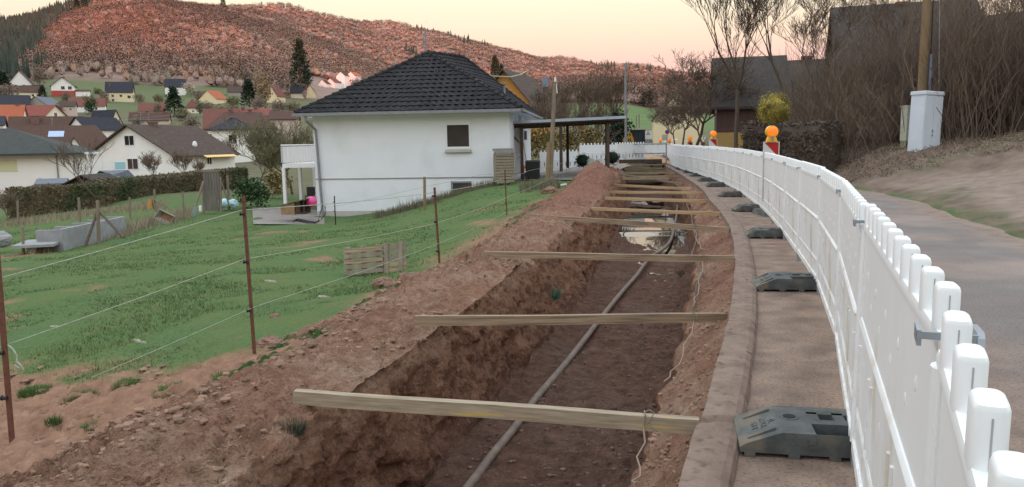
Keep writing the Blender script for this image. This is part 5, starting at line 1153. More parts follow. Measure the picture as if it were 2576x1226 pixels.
for (px, pt, pb, y, sh) in ((1313, 322, 454, 0, 0), (1411.5, 317, 437, 0, 1), (1529, 311, 424, 0, 0), (1295, 322, 440, CD-.2, 0), (1422.5, 318, 412, CD-.2, 1), (1520, 312, 424, CD-.2, 0)):
    d = 32.4+y; X = at(px, 400, d)[0]-CZ[0]; zt_ = at(px, pt, d)[2]-CZ[2]+.02; z0 = .32 if sh else -.1
    q = MB(); q.box(X-.065, X+.065, y-.06, y+.06, z0, max(zt_, 1.9)); q.build('post', M['dark_wood'], cp)
    if sh: q = MB(); q.box(X-.07, X-.055, y-.05, y+.05, -.2, z0+.1); q.box(X+.055, X+.07, y-.05, y+.05, -.2, z0+.1); q.build('post_shoe', M['galv'], cp)
    for sg in ((-1,) if px < 1320 else (1,) if px > 1500 else ()):
        q = MB(); q.add([(X+sg*.04, y-.03, 1.55), (X+sg*.13, y-.03, 1.55), (X+sg*.62, y-.03, 2.05), (X+sg*.52, y-.03, 2.05), (X+sg*.04, y+.03, 1.55), (X+sg*.13, y+.03, 1.55), (X+sg*.62, y+.03, 2.05), (X+sg*.52, y+.03, 2.05)], [(0, 1, 2, 3), (7, 6, 5, 4), (0, 4, 5, 1), (1, 5, 6, 2), (2, 6, 7, 3), (3, 7, 4, 0)]); q.build('brace', M['dark_wood'], cp)
# paved yard under the carport
q = []; nx, ny = 24, 24
for i in range(ny):
    for j in range(nx):
        y = 30.9+i/(ny-1)*13.5; xl = -.35+.0*y; xr_ = float(bankO(y))+.5+(y-31)*.12; x = xl+(xr_-xl)*j/(nx-1); q.append((x, y, gz(x, y)+.045))
pm = mk('yard_pavers', (.21, .19, .175), (.30, .275, .255), 2, .9)
t_ = pm.node_tree; n_ = t_.nodes.new; b_ = t_.nodes['Principled BSDF']; br = n_('ShaderNodeTexBrick'); br.inputs['Scale'].default_value = 4; br.inputs['Mortar Size'].default_value = .03; br.inputs['Color1'].default_value = (.24, .215, .195, 1); br.inputs['Color2'].default_value = (.30, .27, .245, 1); br.inputs['Mortar'].default_value = (.13, .115, .10, 1)
g_ = n_('ShaderNodeTexCoord'); t_.links.new(g_.outputs['Object'], br.inputs['Vector']); t_.links.new(br.outputs['Color'], b_.inputs['Base Color'])
tag(nmesh('yard', q, grid_faces(ny, nx), pm, smooth=True), kind='structure')
# wooden bin store
p = at(1247, 460, 29.3); t = thing('bin_store', 'wooden slatted bin store with sloping lid beside the white house', 'bin store', p, .12); s = 29.3/F
Wd, Hd = 62*s, 72*s
q = MB()
for i in range(10): q.box(0, Wd-.22, -.012, .012, i*Hd/10+.01, (i+1)*Hd/10-.012, 0)
q.box(.0, Wd-.22, .012, .03, 0, Hd-.02, 1); q.build('front', [M['bin_wood'], M['dark_wood']], t) if 'bin_wood' in M else None
M['bin_wood'] = mk('bin_wood', (.23, .195, .145), (.31, .265, .20), 7, .9, stretch=(1, 1, 4))
q.build('front', [M['bin_wood'], M['dark_wood']], t)
q = MB()
for i in range(10): q.box(Wd-.24, Wd-.215, 0, .75, i*Hd/10+.01, (i+1)*Hd/10-.012, 0)
q.box(Wd-.26, Wd-.24, .02, .75, 0, Hd-.02, 1); q.box(0, .025, 0, .75, 0, Hd); q.build('side', [M['bin_wood'], M['dark_wood']], t)
q = MB()
for i in range(9): x = -.03+i*(Wd-.16)/9; q.add([(x, -.05, Hd), (x+.1, -.05, Hd), (x+.1, .8, Hd+.16), (x, .8, Hd+.16), (x, -.05, Hd+.03), (x+.1, -.05, Hd+.03), (x+.1, .8, Hd+.19), (x, .8, Hd+.19)], [(0, 1, 5, 4), (4, 5, 6, 7), (1, 2, 6, 5), (3, 0, 4, 7), (2, 3, 7, 6), (3, 2, 1, 0)])
q.build('lid', M['grey_boards'], t)
# wheelie bin
p = at(1341, 453, 31.6); t = thing('wheelie_bin', 'dark grey wheelie bin standing on the yard by the carport post', 'bin', p, -.1)
q = MB(); q.box(-.26, .26, -.3, .3, .06, .74, top=(-.03, -.04)); q.build('body', M['black'], t); q = MB(); q.box(-.30, .30, -.36, .36, .74, .80, top=(.04, .05)); q.build('lid', M['black'], t)
for x in (-.25, .25): q = MB(); q.cyl((x-.03, .28, .1), .1, .06, 14, ax='x'); q.build('wheel', M['black'], t)
q = MB(); q.cyl((0, 0, 0), .19, .07, 20, ax='x'); q.cyl((-.01, 0, 0), .11, .09, 16, ax='x', mi=1); o = q.build('barrow_tyre', [M['black'], M['glass']]); p = at(1320, 446, 31.3); o.location = p; o.rotation_euler = (0, 0, 1.1); tag(o, 'small black wheel leaning against the bin store post', 'wheel')
for k, (px, lab) in enumerate(((1308, 'left of the two broom handles leaning on the white wall'), (1317, 'right of the two broom handles leaning on the white wall'))):
    q = MB(); q.tube([at(px+10, 428, 33.0), at(px, 360, 33.4)], .018, 6); o = q.build('broom_handle', M['lumber_fresh']); tag(o, lab, 'broom', 'broom handles by the wall')
p = at(1322, 402+18, 33); q = MB(); q.sphere(p, .14, 10, 6, sq=(1.2, .8, .6)); tag(q.build('orange_bucket', mk('orange_plastic', (.8, .22, .08), rough=.5), smooth=True), 'small orange bucket at the foot of the white wall', 'bucket')
# pale covered garden trough / toy car pair by the box bush
for k, (px0, px1, c, lab) in enumerate(((1478, 1500, (.42, .52, .46), 'pale green rounded plastic tub beside the box bush'), (1501, 1522, (.60, .62, .62), 'white rounded plastic tub beside the carport post'))):
    a = at(px0, 425, 33.6); W_ = (px1-px0)*33.6/F; q = MB(); q.rbox(0, W_, 0, .5, .05, .40, .10); o = q.build('garden_tub', mk('tub%d' % k, c, rough=.5), smooth=True); o.location = a; tag(o, lab, 'tub', 'rounded garden tubs')
# utility pole by carport and small scraps
def pole(px0, py0, px1, py1, d, r0_, r1_, mt, lab, name='utility_pole', cat='pole', sink=.4):
    a = at(px1, py1, d); b_ = at(px0, py0, d*.995); t = thing(name, lab, cat, a); L = b_-a; u = L/np.linalg.norm(L)
    q = MB(); q.tube([tuple(-u*sink), tuple(L*.5), tuple(L)], [r1_, (r0_+r1_)/2, r0_], 12); q.build('shaft', M[mt], t, smooth=True); return t, L
t, L = pole(1396, 206, 1383, 474, 27.5, .055, .10, 'old_wood', 'leaning grey wooden pole in front of the carport')
q = MB(); q.tube([tuple(L*.0+np.array([-.11, -.05, -.3])), tuple(L*.44+np.array([-.10, -.05, 0]))], [.08, .075], 8); q.build('stake', M['pole_wood'], t, smooth=True)
q = MB(); q.tube([tuple(L+np.array([.07, 0, -.4])), tuple(L+np.array([.02, 0, .18]))], .02, 6); q.tube([tuple(L+np.array([.0, 0, .15])), tuple(L+np.array([0, 0, -.05]))], .03, 6); q.build('insulator', M['trim'], t, smooth=True)
p = at(1393, 470, 27); q = MB()
for i in range(6): q.rbox(i*.075, i*.075+.085, -.05, .05, 0, .05, .02)
o = q.build('white_scrap', M['trim'], smooth=True); o.location = p; o.rotation_euler = (0, -.12, 0); tag(o, 'short ribbed white plastic piece lying on the grass before the carport', 'scrap')
t, L = pole(1573, 164, 1575, 405, 46, .055, .085, 'zinc', 'tall grey street lamp behind the carport', 'street_lamp', 'street lamp')
q = MB(); q.tube([tuple(L), tuple(L+np.array([.15, 0, .04])), tuple(L+np.array([.40, 0, .07]))], .03, 6); q.box(L[0]-.05, L[0]+.42, -.08, .08, L[2]+.04, L[2]+.12); q.box(L[0]-.0, L[0]+.26, -.03, .03, L[2]*.66, L[2]*.66+.05); q.build('lamp_arm', M['zinc'], t)
# --- right: cabinets and pole
CB = at(2340, 385, 23.5)
t = thing('power_cabinet', 'large light grey electrical cabinet standing crooked on the leafy bank', 'cabinet', CB, math.radians(-28)); t.rotation_euler = (0, math.radians(2.2), math.radians(24))
w_, dp, hh = .80, .50, 1.85
q = MB(); q.rbox(-w_/2, w_/2, 0, dp, -.2, hh-.10, .03); q.build('body', M['cabinet'], t, smooth=True); q = MB(); q.rbox(-w_/2-.025, w_/2+.025, -.025, dp+.025, hh-.11, hh, .04); q.build('lid', M['cabinet'], t, smooth=True)
for s_, x0, x1 in ((0, -w_/2+.03, -.004), (1, .004, w_/2-.03)): q = MB(); q.box(x0, x1, -.014, .002, .03, hh-.16); q.build('door', M['cabinet'], t)
q = MB(); q.box(-.02, .03, -.03, -.012, .62, .70); q.box(-.02, .03, -.03, -.012, .50, .56); q.build('handle', M['zinc'], t)
p = at(2286, 388, 24.2); t = thing('old_cabinet', 'narrow mossy cream cabinet behind the grey one on the bank', 'cabinet', p, .15); q = MB(); q.box(-.12, .15, 0, .3, .42, 1.46); q.box(-.14, .17, -.02, .32, 1.46, 1.51); q.build('box', M['cabinet_old'], t); q = MB(); q.box(-.11, .13, .02, .28, -.2, .42); q.build('base', mk('mossy_base', (.30, .28, .17), (.10, .10, .06), 14, .95), t)
t, L = pole(2335, -60, 2313, 345, 25.2, .116, .152, 'pole_wood', 'tall leaning wooden utility pole behind the grey cabinet', sink=1.2)
q = MB(); q.tube([tuple(L*.02+np.array([.21, -.08, -.6])), tuple(L*.52+np.array([.19, -.08, 0]))], .043, 8); q.build('conduit', M['blue_conduit'] if 'blue_conduit' in M else mk('conduit', (.22, .26, .38), rough=.6), t, smooth=True)
q = MB(); q.tube([tuple(L*.52+np.array([.18, -.08, 0])), tuple(L*1.0+np.array([.15, -.08, 0]))], .017, 6); q.build('cable', M['black'], t)
q = MB(); q.tube([at(2393-34, 345, 24.6), at(2362, 200, 24.7), at(2364, -40, 24.8)], .010, 5); tag(q.build('guy_wire', M['galv']), 'thin steel wire rising right of the utility pole', 'wire')
q = MB(); q.tube([at(2355, 270, 23.0), at(2372, 295, 22.8), at(2388, 312, 22.8)], .010, 5); tag(q.build('loose_cable', M['black']), 'short dark cable hanging over the grey cabinet corner', 'cable')
# --- far end of the trench: plate, rail, digger, signs
def bar(pts, r, mt, k=6): q = MB(); q.tube([at(*p) for p in pts], r, k); return q
a = at(1558, 412, 42); b_ = at(1672, 409, 41.3); q = MB(); q.box(0, b_[0]-a[0], 0, .5, 0, .20); o = q.build('steel_plate', M['dark_wood']); o.location = a; tag(o, 'dark brown sleeper laid across the far end of the trench', 'beam')
a = at(1560, 418, 40.5); b_ = at(1672, 417, 40.3); q = MB(); q.box(0, b_[0]-a[0], 0, .14, 0, .07); o = q.build('pale_board', M['old_wood']); o.location = a; tag(o, 'pale board just in front of the dark sleeper', 'board')
t = thing('guard_rail', 'grey tube guard rail across the far end of the trench', 'railing', at(1616, 402, 42.6))
o0 = at(1616, 402, 42.6)
for py in (362.5, 386.5): q = MB(); q.tube([at(1558, py, 42.8)-o0, at(1675, py-.5, 42.4)-o0], .035, 8); q.build('rail', M['galv'], t, smooth=True)
for px in (1560, 1676): q = MB(); q.tube([at(px, 412, 42.6)-o0, at(px, 360, 42.6)-o0], .04, 8); q.build('upright', M['galv'], t, smooth=True)
# earth pile beyond the plate
def mound(px0, px1, pyb, pyt, d, depth, mt, lab, nm='earth_pile', seed=0):
    a = at((px0+px1)/2, pyb, d); W_ = (px1-px0)*d/F/2; Hh = (pyb-pyt)*d/F; u, v = np.meshgrid(np.linspace(-1, 1, 60), np.linspace(-1, 1, 40)); r_ = np.sqrt(u*u+v*v)
    z = Hh*np.clip(1-r_**2.2, 0, 1)*(1+.3*fbm(u*3+seed, v*3, 0, 5, 4))+fbm(u*9, v*9, 0, seed, 4)*.12*Hh-.05-.6*np.clip(r_-1, 0, 1)
    o = nmesh(nm, np.stack([u*W_, v*depth, z], -1).reshape(-1, 3), grid_faces(40, 60), mt, smooth=True); o.location = a; tag(o, lab, 'earth heap'); return o
M['yellow_earth'] = mk('yellow_earth', (.38, .24, .14), (.52, .36, .24), 3, .95, .02, 12)
mound(1548, 1678, 402, 385, 45, 1.6, M['yellow_earth'], 'low heap of yellowish earth beyond the dark sleeper')
mound(1630, 1690, 407, 388, 46.5, 1.0, M['clod'], 'dark heap of rubble right of the yellowish earth', seed=4)
dg = thing('mini_excavator', 'small excavator with black cab and yellow boom at the road end', 'excavator', at(1604, 386, 50))
O = at(1604, 386, 50); s = 50/F
def lx(px): return (at(px, 386, 50)-O)[0]
def lz(py): return (at(1604, py, 50)-O)[2]
q = MB(); x0, x1 = lx(1589), lx(1620); z0, z1 = lz(360), lz(329)
for X in (x0, x0+.30, x1-.05): q.box(X, X+.05, -.4, -.35, z0, z1); q.box(X, X+.05, .4, .45, z0, z1)
q.box(x0, x1, -.42, .47, z1-.02, z1+.05); q.box(x0, x1, -.4, .45, z0-.03, z0+.10); q.box(x1-.25, x1, -.38, .44, z0, z0+.45); q.box(x0+.3, x0+.6, -.2, .3, z0, z0+.35); q.build('cab', M['black'], dg)
q = MB(); q.box(x0+.05, x1-.05, -.36, .42, z0+.1, z1-.03); q.build('cab_glass', mk('cab_glass', (.03, .05, .06), rough=.1, spec=.7), dg)
q = MB(); q.box(lx(1585), lx(1618), -.5, .6, lz(370), lz(361), top=(.03, .03)); q.build('body', M['black'], dg)
for y in (-.62, .42): q = MB(); q.rbox(lx(1584), lx(1616), y, y+.24, lz(386), lz(372), .1); q.build('track', M['foot_rubber'], dg)
q = MB()
def bm_(pts, w0): 
    for (p0, p1) in zip(pts[:-1], pts[1:]):
        P0, P1 = np.array([lx(p0[0]), 0, lz(p0[1])]), np.array([lx(p1[0]), 0, lz(p1[1])]); u = (P1-P0)/np.linalg.norm(P1-P0); v = np.array([-u[2], 0, u[0]])*w0
        q.add([tuple(P0-v+[0, y, 0]) for y in (-.75, -.6)]+[tuple(P0+v+[0, y, 0]) for y in (-.6, -.75)]+[tuple(P1-v+[0, y, 0]) for y in (-.75, -.6)]+[tuple(P1+v+[0, y, 0]) for y in (-.6, -.75)], [(0, 1, 2, 3), (7, 6, 5, 4), (0, 4, 5, 1), (1, 5, 6, 2), (2, 6, 7, 3), (3, 7, 4, 0)])
bm_([(1590, 366), (1585, 348), (1581, 336)], .085); bm_([(1581, 336), (1574, 350)], .07); q.build('boom', M['excavator_yellow'], dg)
q = MB(); q.sphere((lx(1568.5), -.68, lz(356)), .26, 12, 8, sq=(.6, .8, 1.15)); q.build('bucket', M['excavator_yellow'], dg, smooth=True)
def post_sign(px, pyb, d, lab, build, name='road_sign'):
    p = at(px, pyb, d); t = thing(name, lab, 'sign', p); build(t, d/F); return t
def b1(t, s):
    q = MB(); q.cyl((0, 0, -.3), .03, 40*s+.3, 8); q.build('post', M['galv'], t)
    q = MB(); q.box(-9.7*s, 9.7*s, -.05, -.03, 20*s, 41*s); q.build('board', M['sign_white'], t)
    q = MB(); q.prism([(-5*s, 31*s), (5*s, 31*s), (0, 39.5*s)], -.056, -.052); q.build('triangle', M['black'], t)
    q = MB(); q.prism([(-3*s, 32.2*s), (3*s, 32.2*s), (0, 37.2*s)], -.06, -.058); q.box(-.5*s, .5*s, -.064, -.062, 32.6*s, 35.5*s, 1); q.build('warning_mark', [M['sign_white'], M['black']], t)
post_sign(1630, 371, 58, 'white board with black warning triangle beside the digger', b1)
def b2(t, s):
    q = MB(); q.cyl((0, 0, -.5), .03, 38*s+.5, 8); q.build('post', M['galv'], t)
    q = MB(); q.cyl((0, -.05, 35*s), 5.6*s, .02, 24, ax='y'); q.build('disc', M['purple_sign'], t); q = MB(); q.cyl((0, -.056, 35*s), 4.2*s, .004, 24, ax='y'); q.build('disc_centre', M['blue_sign'], t)
    for a_ in (45, -45):
        q = MB(); c, sn = math.cos(math.radians(a_)), math.sin(math.radians(a_)); q.add([(x*c-z*sn, y, 35*s+x*sn+z*c) for y in (-.064, -.058) for x, z in ((-4.4*s, -.5*s), (4.4*s, -.5*s), (4.4*s, .5*s), (-4.4*s, .5*s))], [(0, 1, 2, 3), (7, 6, 5, 4), (0, 4, 5, 1), (1, 5, 6, 2), (2, 6, 7, 3), (3, 7, 4, 0)]); q.build('stroke', M['purple_sign'], t)
post_sign(1678, 368, 56, 'round red and blue no-stopping sign before the cream house', b2)
o = flat('grey_box', 1667, 1680, 339, 354, 57, .3, M['cabinet_old'], 'small grey switch box beside the no-stopping sign', 'cabinet')
q = MB(); q.tube([at(1669, 368, 56), at(1670, 358, 56), at(1675, 355, 56), at(1692, 353, 57), at(1704, 351, 58)], .04, 6); tag(q.build('white_rail', M['trim'], smooth=True), 'bent white tube rail behind the far barrier', 'railing')
q = MB(); q.tube([at(1768, 360, 43), at(1776, 342, 43)], [.06, .03], 6); q.sphere(at(1768, 362, 43), .12, 8, 6, mi=1); tag(q.build('flag_stick', [M['trim'], M['purple_sign']]), 'small white and pink pinwheel stake behind the barrier', 'ornament')
# ================================================================== vegetation
def bare_tree(seed, H, spread, levels=5, r0_=.16, fork=.35, nb=3, up=.35, crook=.16, gnarl=.0):
    R = random.Random(seed); thick, thin = [], []
    def grow(p, u, L, r_, lv):
        n = 3 if lv < 2 else 2; q = p
        for i in range(n):
            v = np.array([R.gauss(0, crook), R.gauss(0, crook), R.gauss(0, crook)*.6+up*.10]); u = u+v; u /= np.linalg.norm(u); e = q+u*L/n; r1 = r_*(1-.30/n) if lv < levels else r_*.7
            (thick if lv < 2 else thin).append((*q, *e, r_, r1)); q = e; r_ = r1
            if lv < levels and (i > 0 or lv > 0):
                for _ in range(1 if lv else 0):
                    if R.random() < .75: side(q, u, L*R.uniform(.45, .7), r_*.55, lv+1)
        if lv < levels:
            for _ in range(nb if lv < 2 else 2): side(q, u, L*R.uniform(.62, .85), r_*.72, lv+1)
    def side(q, u, L, r_, lv):
        a = R.random()*6.28; t = np.array([math.cos(a), math.sin(a), R.uniform(-.2, .3)]); w_ = u+t*spread*R.uniform(.5, 1.1)+np.array([0, 0, up*.5]); w_ /= np.linalg.norm(w_); grow(q, w_, L, r_, lv)
    grow(np.array([0, 0, -.3]), np.array([R.gauss(0, .05), R.gauss(0, .05), 1.0]), H*fork, r0_, 0)
    return thick, thin
def place_tree(proto, px, py, d, lab, rz=0, s=1.0, group=None, cat='tree', z=None):
    o = use(proto); p = at(px, py, d); o.location = (p[0], p[1], p[2] if z is None else z); o.rotation_euler = (0, 0, rz); o.scale = (s, s, s)
    tag(o, lab, cat, group); return o
def tree_proto(name, seed, H, spread, rmin=.006, matt='bark', matw='twig', leaves=None, **k):
    t = bpy.data.objects.new(name, None); COL.objects.link(t); th, tn = bare_tree(seed, H, spread, **k)
    zmax = max(s_[5] for s_ in th+tn); f = H/zmax
    def sc_(L): A = np.array(L); A[:, :6] *= f; A[:, 6:] = np.maximum(A[:, 6:], rmin); return A
    th, tn = sc_(th), sc_(tn)
    segs_mesh('trunk', th, 6, M[matt], t); segs_mesh('crown', tn, 3, M[matw], t)
    if leaves:
        E = tn[:, 3:6]; R = np.random.RandomState(seed); E = E[R.rand(len(E)) < leaves[1]]; tri_cloud('leaves', E, leaves[2], M[leaves[0]], t, R, n=leaves[3])
    return t
def tri_cloud(name, centers, size, mat_, parent, R, n=3, jit=1.0, col=None, flat=False):
    Cn = np.repeat(centers, n, 0)+R.randn(len(centers)*n, 3)*size*jit*1.4; m = len(Cn)
    a = R.randn(m, 3); a /= np.linalg.norm(a, axis=1, keepdims=True); b_ = np.cross(a, R.randn(m, 3)); b_ /= np.linalg.norm(b_, axis=1, keepdims=True)
    s_ = (size*(.5+R.rand(m)))[:, None]
    V_ = np.stack([Cn+a*s_, Cn-a*s_*.5+b_*s_*.8, Cn-a*s_*.5-b_*s_*.8], 1).reshape(-1, 3)
    c = np.repeat(np.repeat(col, n, 0), 3, 0) if col is not None else None
    return nmesh(name, V_, np.arange(m*3).reshape(-1, 3), mat_, parent, col=c)
def leafy(name, rx, ry, rz, mat_, n=900, size=.12, blobs=9, seed=1, zc=None, trunk=True, cone=False, parent_name=None, matt='bark'):
    t = bpy.data.objects.new(name, None); COL.objects.link(t); R = np.random.RandomState(seed); zc = rz*1.0 if zc is None else zc
    if cone:
        h = R.rand(n)**.7; z = h*2*rz; tier = 1-.25*np.abs(np.sin(z/(2*rz)*PI*9)); rad = (1-h)*rx*tier*(.55+.45*R.rand(n)**.4)+.03*rx; a = R.rand(n)*6.28; P = np.stack([np.cos(a)*rad, np.sin(a)*rad, z+zc-rz], 1)
    else:
        B = R.randn(blobs, 3); B /= np.linalg.norm(B, axis=1, keepdims=True); B *= (.30+.42*R.rand(blobs))[:, None]; br = .36+.26*R.rand(blobs); k = R.randint(0, blobs, n)
        u = R.randn(n, 3); u /= np.linalg.norm(u, axis=1, keepdims=True); P = B[k]+u*(br[k]*(.65+.4*R.rand(n)))[:, None]; P = P*np.array([rx, ry, rz])+[0, 0, zc]
    tri_cloud('crown', P, size, mat_, t, R, n=1)
    if trunk: segs_mesh('trunk', [(0, 0, -.5, 0, 0, zc, max(rx*.07, .03), max(rx*.04, .02))], 6, M[matt], t)
    return t
# --- forest on the hills: crowns too many to count
def forest():
    R = np.random.RandomState(11); N_ = 27000
    a = -.82+R.rand(N_)*1.35; ly = math.log(432)+R.rand(N_)*(math.log(1950)-math.log(432)); y = np.exp(ly); x = a*y
    keep = np.ones(N_, bool); z = ground(x, y)+hillnoise(x, y)
    # drop what lies behind the crest
    z2 = ground(x, y*1.012)+hillnoise(x, y*1.012); slope = (z2-1.5)/(y*1.012)-(z-1.5)/y; keep &= slope > -.0016
    near = sstep(.0, 1, (520-y)/60); keep &= ~((y < 500) & (a > -.58) & (a < -.36) & (R.rand(N_) < .85) & (y < 470))
    keep &= ~((a > -.262) & (a < -.20) & (y < 575));
    x, y, z = x[keep], y[keep], z[keep]; n = len(x); px, py = proj(np.stack([x, y, z], 1))
    lim = np.interp(py, [-20, 0, 50, 100, 150, 190, 230], [300, 255, 150, 125, 95, 70, 20])+45*fbm(x/40, y/60, 0, 8, 3)
    con = ((px < lim) & (R.rand(n) < .9)) | ((fbm(x/90, y/130, 0, 301, 3) > .55) & (R.rand(n) < .6)) | ((px > 1500) & (px < 1700) & (py < 185) & (py > 150) & (fbm(x/40, y/60, 0, 31, 2) > .2) & (R.rand(n) < .5))
    n1 = fbm(x/160, y/200, 0, 401, 3); rr = (2.9+1.5*R.rand(n))*(1+.35*sstep(800, 1500, y))*(.62+.38*sstep(440, 560, y)); hh = 8+3.5*R.rand(n)
    for isc, nm, nr in ((False, 'hill_woods', 1), (False, 'far_hill_woods', 0), (True, 'conifer_woods', 1)):
        B, FB = ico(2) if nr else ico(1)
        sel = np.where((con == isc) & ((y < 900) if (nr and not isc) else (y >= 900) if not isc else (y > 0)))[0]; m = len(sel); X, Y, Z, Rr, Hh = x[sel], y[sel], z[sel], rr[sel], hh[sel]
        P = np.repeat(B[None], m, 0); q = R.rand(m, 3)*50
        nz_ = fbm(P[..., 0]*1.7+q[:, 0:1], P[..., 1]*1.7+q[:, 1:2], P[..., 2]*1.7+q[:, 2:3], 3, 3, .7)
        P = P*(1+.8*nz_[..., None])
        if isc: P = P*np.stack([Rr*.62*(1.15-.75*1), Rr*.62*.4, Hh*.9], 1)[:, None]*np.array([2.2, 2.2, 1.0]); P[..., :2] *= np.clip(.95-.85*(B[None, :, 2:3]*.5+.5)+.12, .06, 1); P[..., 2] += (Hh*.6)[:, None]
        else: P = P*np.stack([Rr*.72, Rr*.72, Hh*.26], 1)[:, None]; P[..., 2] += (Hh*.34)[:, None]
        P = P+np.stack([X, Y, Z], 1)[:, None]
        g = .88+.24*R.rand(m); c = (np.array([.325, .232, .185])[None] if not isc else np.array([.055, .068, .052])[None])*g[:, None]
        if not isc:
            pk = R.rand(m); c = np.where((pk < .14)[:, None], c*np.array([1.15, 1.0, .82]), c); c = np.where((pk > .88)[:, None], c*np.array([.86, .96, .9]), c); c = c*(1+.28*n1[sel])[:, None]
        cv = np.repeat(c[:, None], len(B), 1)*(1+.07*R.randn(m, len(B)))[..., None].clip(.4, 1.6)
        e_ = 12.0; gx = (ground(X+e_, Y)+hillnoise(X+e_, Y)-ground(X-e_, Y)-hillnoise(X-e_, Y))/(2*e_); gy = (ground(X, Y+e_)+hillnoise(X, Y+e_)-ground(X, Y-e_)-hillnoise(X, Y-e_))/(2*e_)
        SN = np.stack([-gx, -gy, np.ones(m)], 1); SN /= np.linalg.norm(SN, axis=1, keepdims=True)
        BN = B/np.linalg.norm(B, axis=1, keepdims=True); MN = .18*BN[None]+.82*SN[:, None]+R.randn(m, len(B), 3)*.14; MN /= np.linalg.norm(MN, axis=2, keepdims=True)
        Fm = (FB[None]+(np.arange(m)*len(B))[:, None, None]).reshape(-1, 3)
        o = nmesh(nm, P.reshape(-1, 3), Fm, M['forest'], smooth=True, col=cv.reshape(-1, 3).clip(.01, 1)); tag(o, kind='stuff')
        o.data.normals_split_custom_set_from_vertices(MN.reshape(-1, 3).astype(np.float32))
        if not isc:      # bare twig tips above the crowns
            K = 100 if nr else 60; u = R.randn(m, K, 3); u[..., 2] = np.abs(u[..., 2])+.3; u /= np.linalg.norm(u, axis=2, keepdims=True); C_ = (u*(.55+.60*R.rand(m, K))[..., None]*np.stack([Rr*1.2, Rr*1.2, Hh*.52], 1)[:, None]+np.stack([X, Y, Z+Hh*.42], 1)[:, None]).reshape(-1, 3)
            M_ = len(C_); s_ = np.repeat(.24+np.clip(Y/1500, 0, 1)*.34, K)[:, None]; aa = R.randn(M_, 3); aa /= np.linalg.norm(aa, axis=1, keepdims=True); bb = np.cross(aa, R.randn(M_, 3)); bb /= np.linalg.norm(bb, axis=1, keepdims=True)
            V_ = np.stack([C_+aa*s_, C_-aa*s_*.5+bb*s_*.8, C_-aa*s_*.5-bb*s_*.8], 1).reshape(-1, 3); o = nmesh('hill_twigs', V_, np.arange(M_*3).reshape(-1, 3), M['forest'], col=np.repeat(np.repeat(c, K, 0)*(.86+.28*R.rand(M_))[:, None], 3, 0)); tag(o, kind='stuff')
            Nn = .20*u.reshape(-1, 3)+.80*np.repeat(SN, K, 0)+R.randn(M_, 3)*.09; Nn /= np.linalg.norm(Nn, axis=1, keepdims=True); o.data.polygons.foreach_set('use_smooth', np.ones(M_, bool)); o.data.normals_split_custom_set_from_vertices(np.repeat(Nn, 3, 0).astype(np.float32))
M['forest'] = mk('forest_crowns', (1, 1, 1), rough=.95, attr='tint', spec=.05)
forest()
# --- village trees
VT = 'garden trees in the village'
vb = [leafy('garden_tree', 2.9, 2.9, 2.8, M['leaf_brown'], 1100, .22, 10, 21), leafy('garden_tree', 2.8, 2.8, 2.3, M['leaf_olive'], 1100, .22, 9, 22), leafy('garden_tree', 2.4, 2.4, 3.2, M['leaf_green'], 1100, .24, 10, 23)]
vc = leafy('conifer', 3.3, 3.3, 5.4, M['leaf_dark'], 1600, .32, cone=True, seed=5)
def vt(k, px, py, d, s, lab, cat='tree'): place_tree(vb[k], px, py, d, lab, px*.37, s, VT, cat)
for k, px, py, d, s, lab in [
    (2, 232, 285, 300, 1.15, 'dark green garden tree before the long dull red roof'), (0, 150, 300, 260, .9, 'brown garden tree right of the blue-grey roof'), (1, 240, 330, 235, .9, 'olive garden tree left of the cream gabled house'),
    (0, 345, 330, 255, .9, 'brown garden tree right of the cream gabled house'), (1, 400, 262, 350, 1.0, 'olive garden tree below the hut on the village meadow'), (0, 350, 262, 352, .8, 'brown garden tree right of the cream house with dormer'),
    (0, 262, 262, 352, 1.0, 'brown garden tree left of the cream house with dormer'), (1, 215, 262, 340, .8, 'olive garden tree below the long white garage'), (0, 170, 262, 330, .9, 'brown garden tree below the chalet'),
    (0, 396, 288, 315, .8, 'brown garden tree right of the muted brown roof'), (1, 460, 308, 280, 1.1, 'olive garden tree left of the turret-like house'), (0, 520, 300, 300, 1.2, 'brown garden tree right of the turret-like house'),
    (2, 505, 285, 310, .8, 'green garden tree behind the turret-like house'), (0, 500, 262, 370, 1.1, 'brown garden tree left of the orange roofed house'), (1, 585, 272, 340, 1.2, 'olive garden tree right of the orange roofed house'),
    (0, 560, 318, 230, 1.1, 'brown garden tree behind the red roof'), (1, 590, 300, 270, 1.2, 'olive garden tree above the red roof'), (0, 650, 290, 270, 1.1, 'brown garden tree below the dark spruce'),
    (0, 700, 300, 230, 1.0, 'brown garden tree below the pink roofed house'), (2, 712, 285, 300, .7, 'small green garden tree beside the pink roofed house'), (1, 738, 290, 250, 1.0, 'olive garden tree left of the black hipped roof'),
    (0, 620, 262, 400, 1.1, 'brown garden tree behind the dark spruce'), (0, 20, 262, 300, 1.3, 'brown garden tree left of the village wings'), (0, 5, 225, 380, 1.5, 'tall brown garden tree at the left edge below the woods'),
    (0, 100, 212, 395, 1.5, 'brown garden tree behind the large white gable house'), (1, 250, 243, 385, 1.0, 'olive garden tree on the village meadow'), (0, 480, 345, 190, .9, 'brown garden tree behind the long lichened roof'),
    (1, 300, 345, 200, .8, 'olive garden tree behind the left end of the lichened roof'), (0, 570, 400, 100, .45, 'brown shrub-like tree between the lichened roof and the hipped house')]:
    vt(k, px, py, d, s, lab)
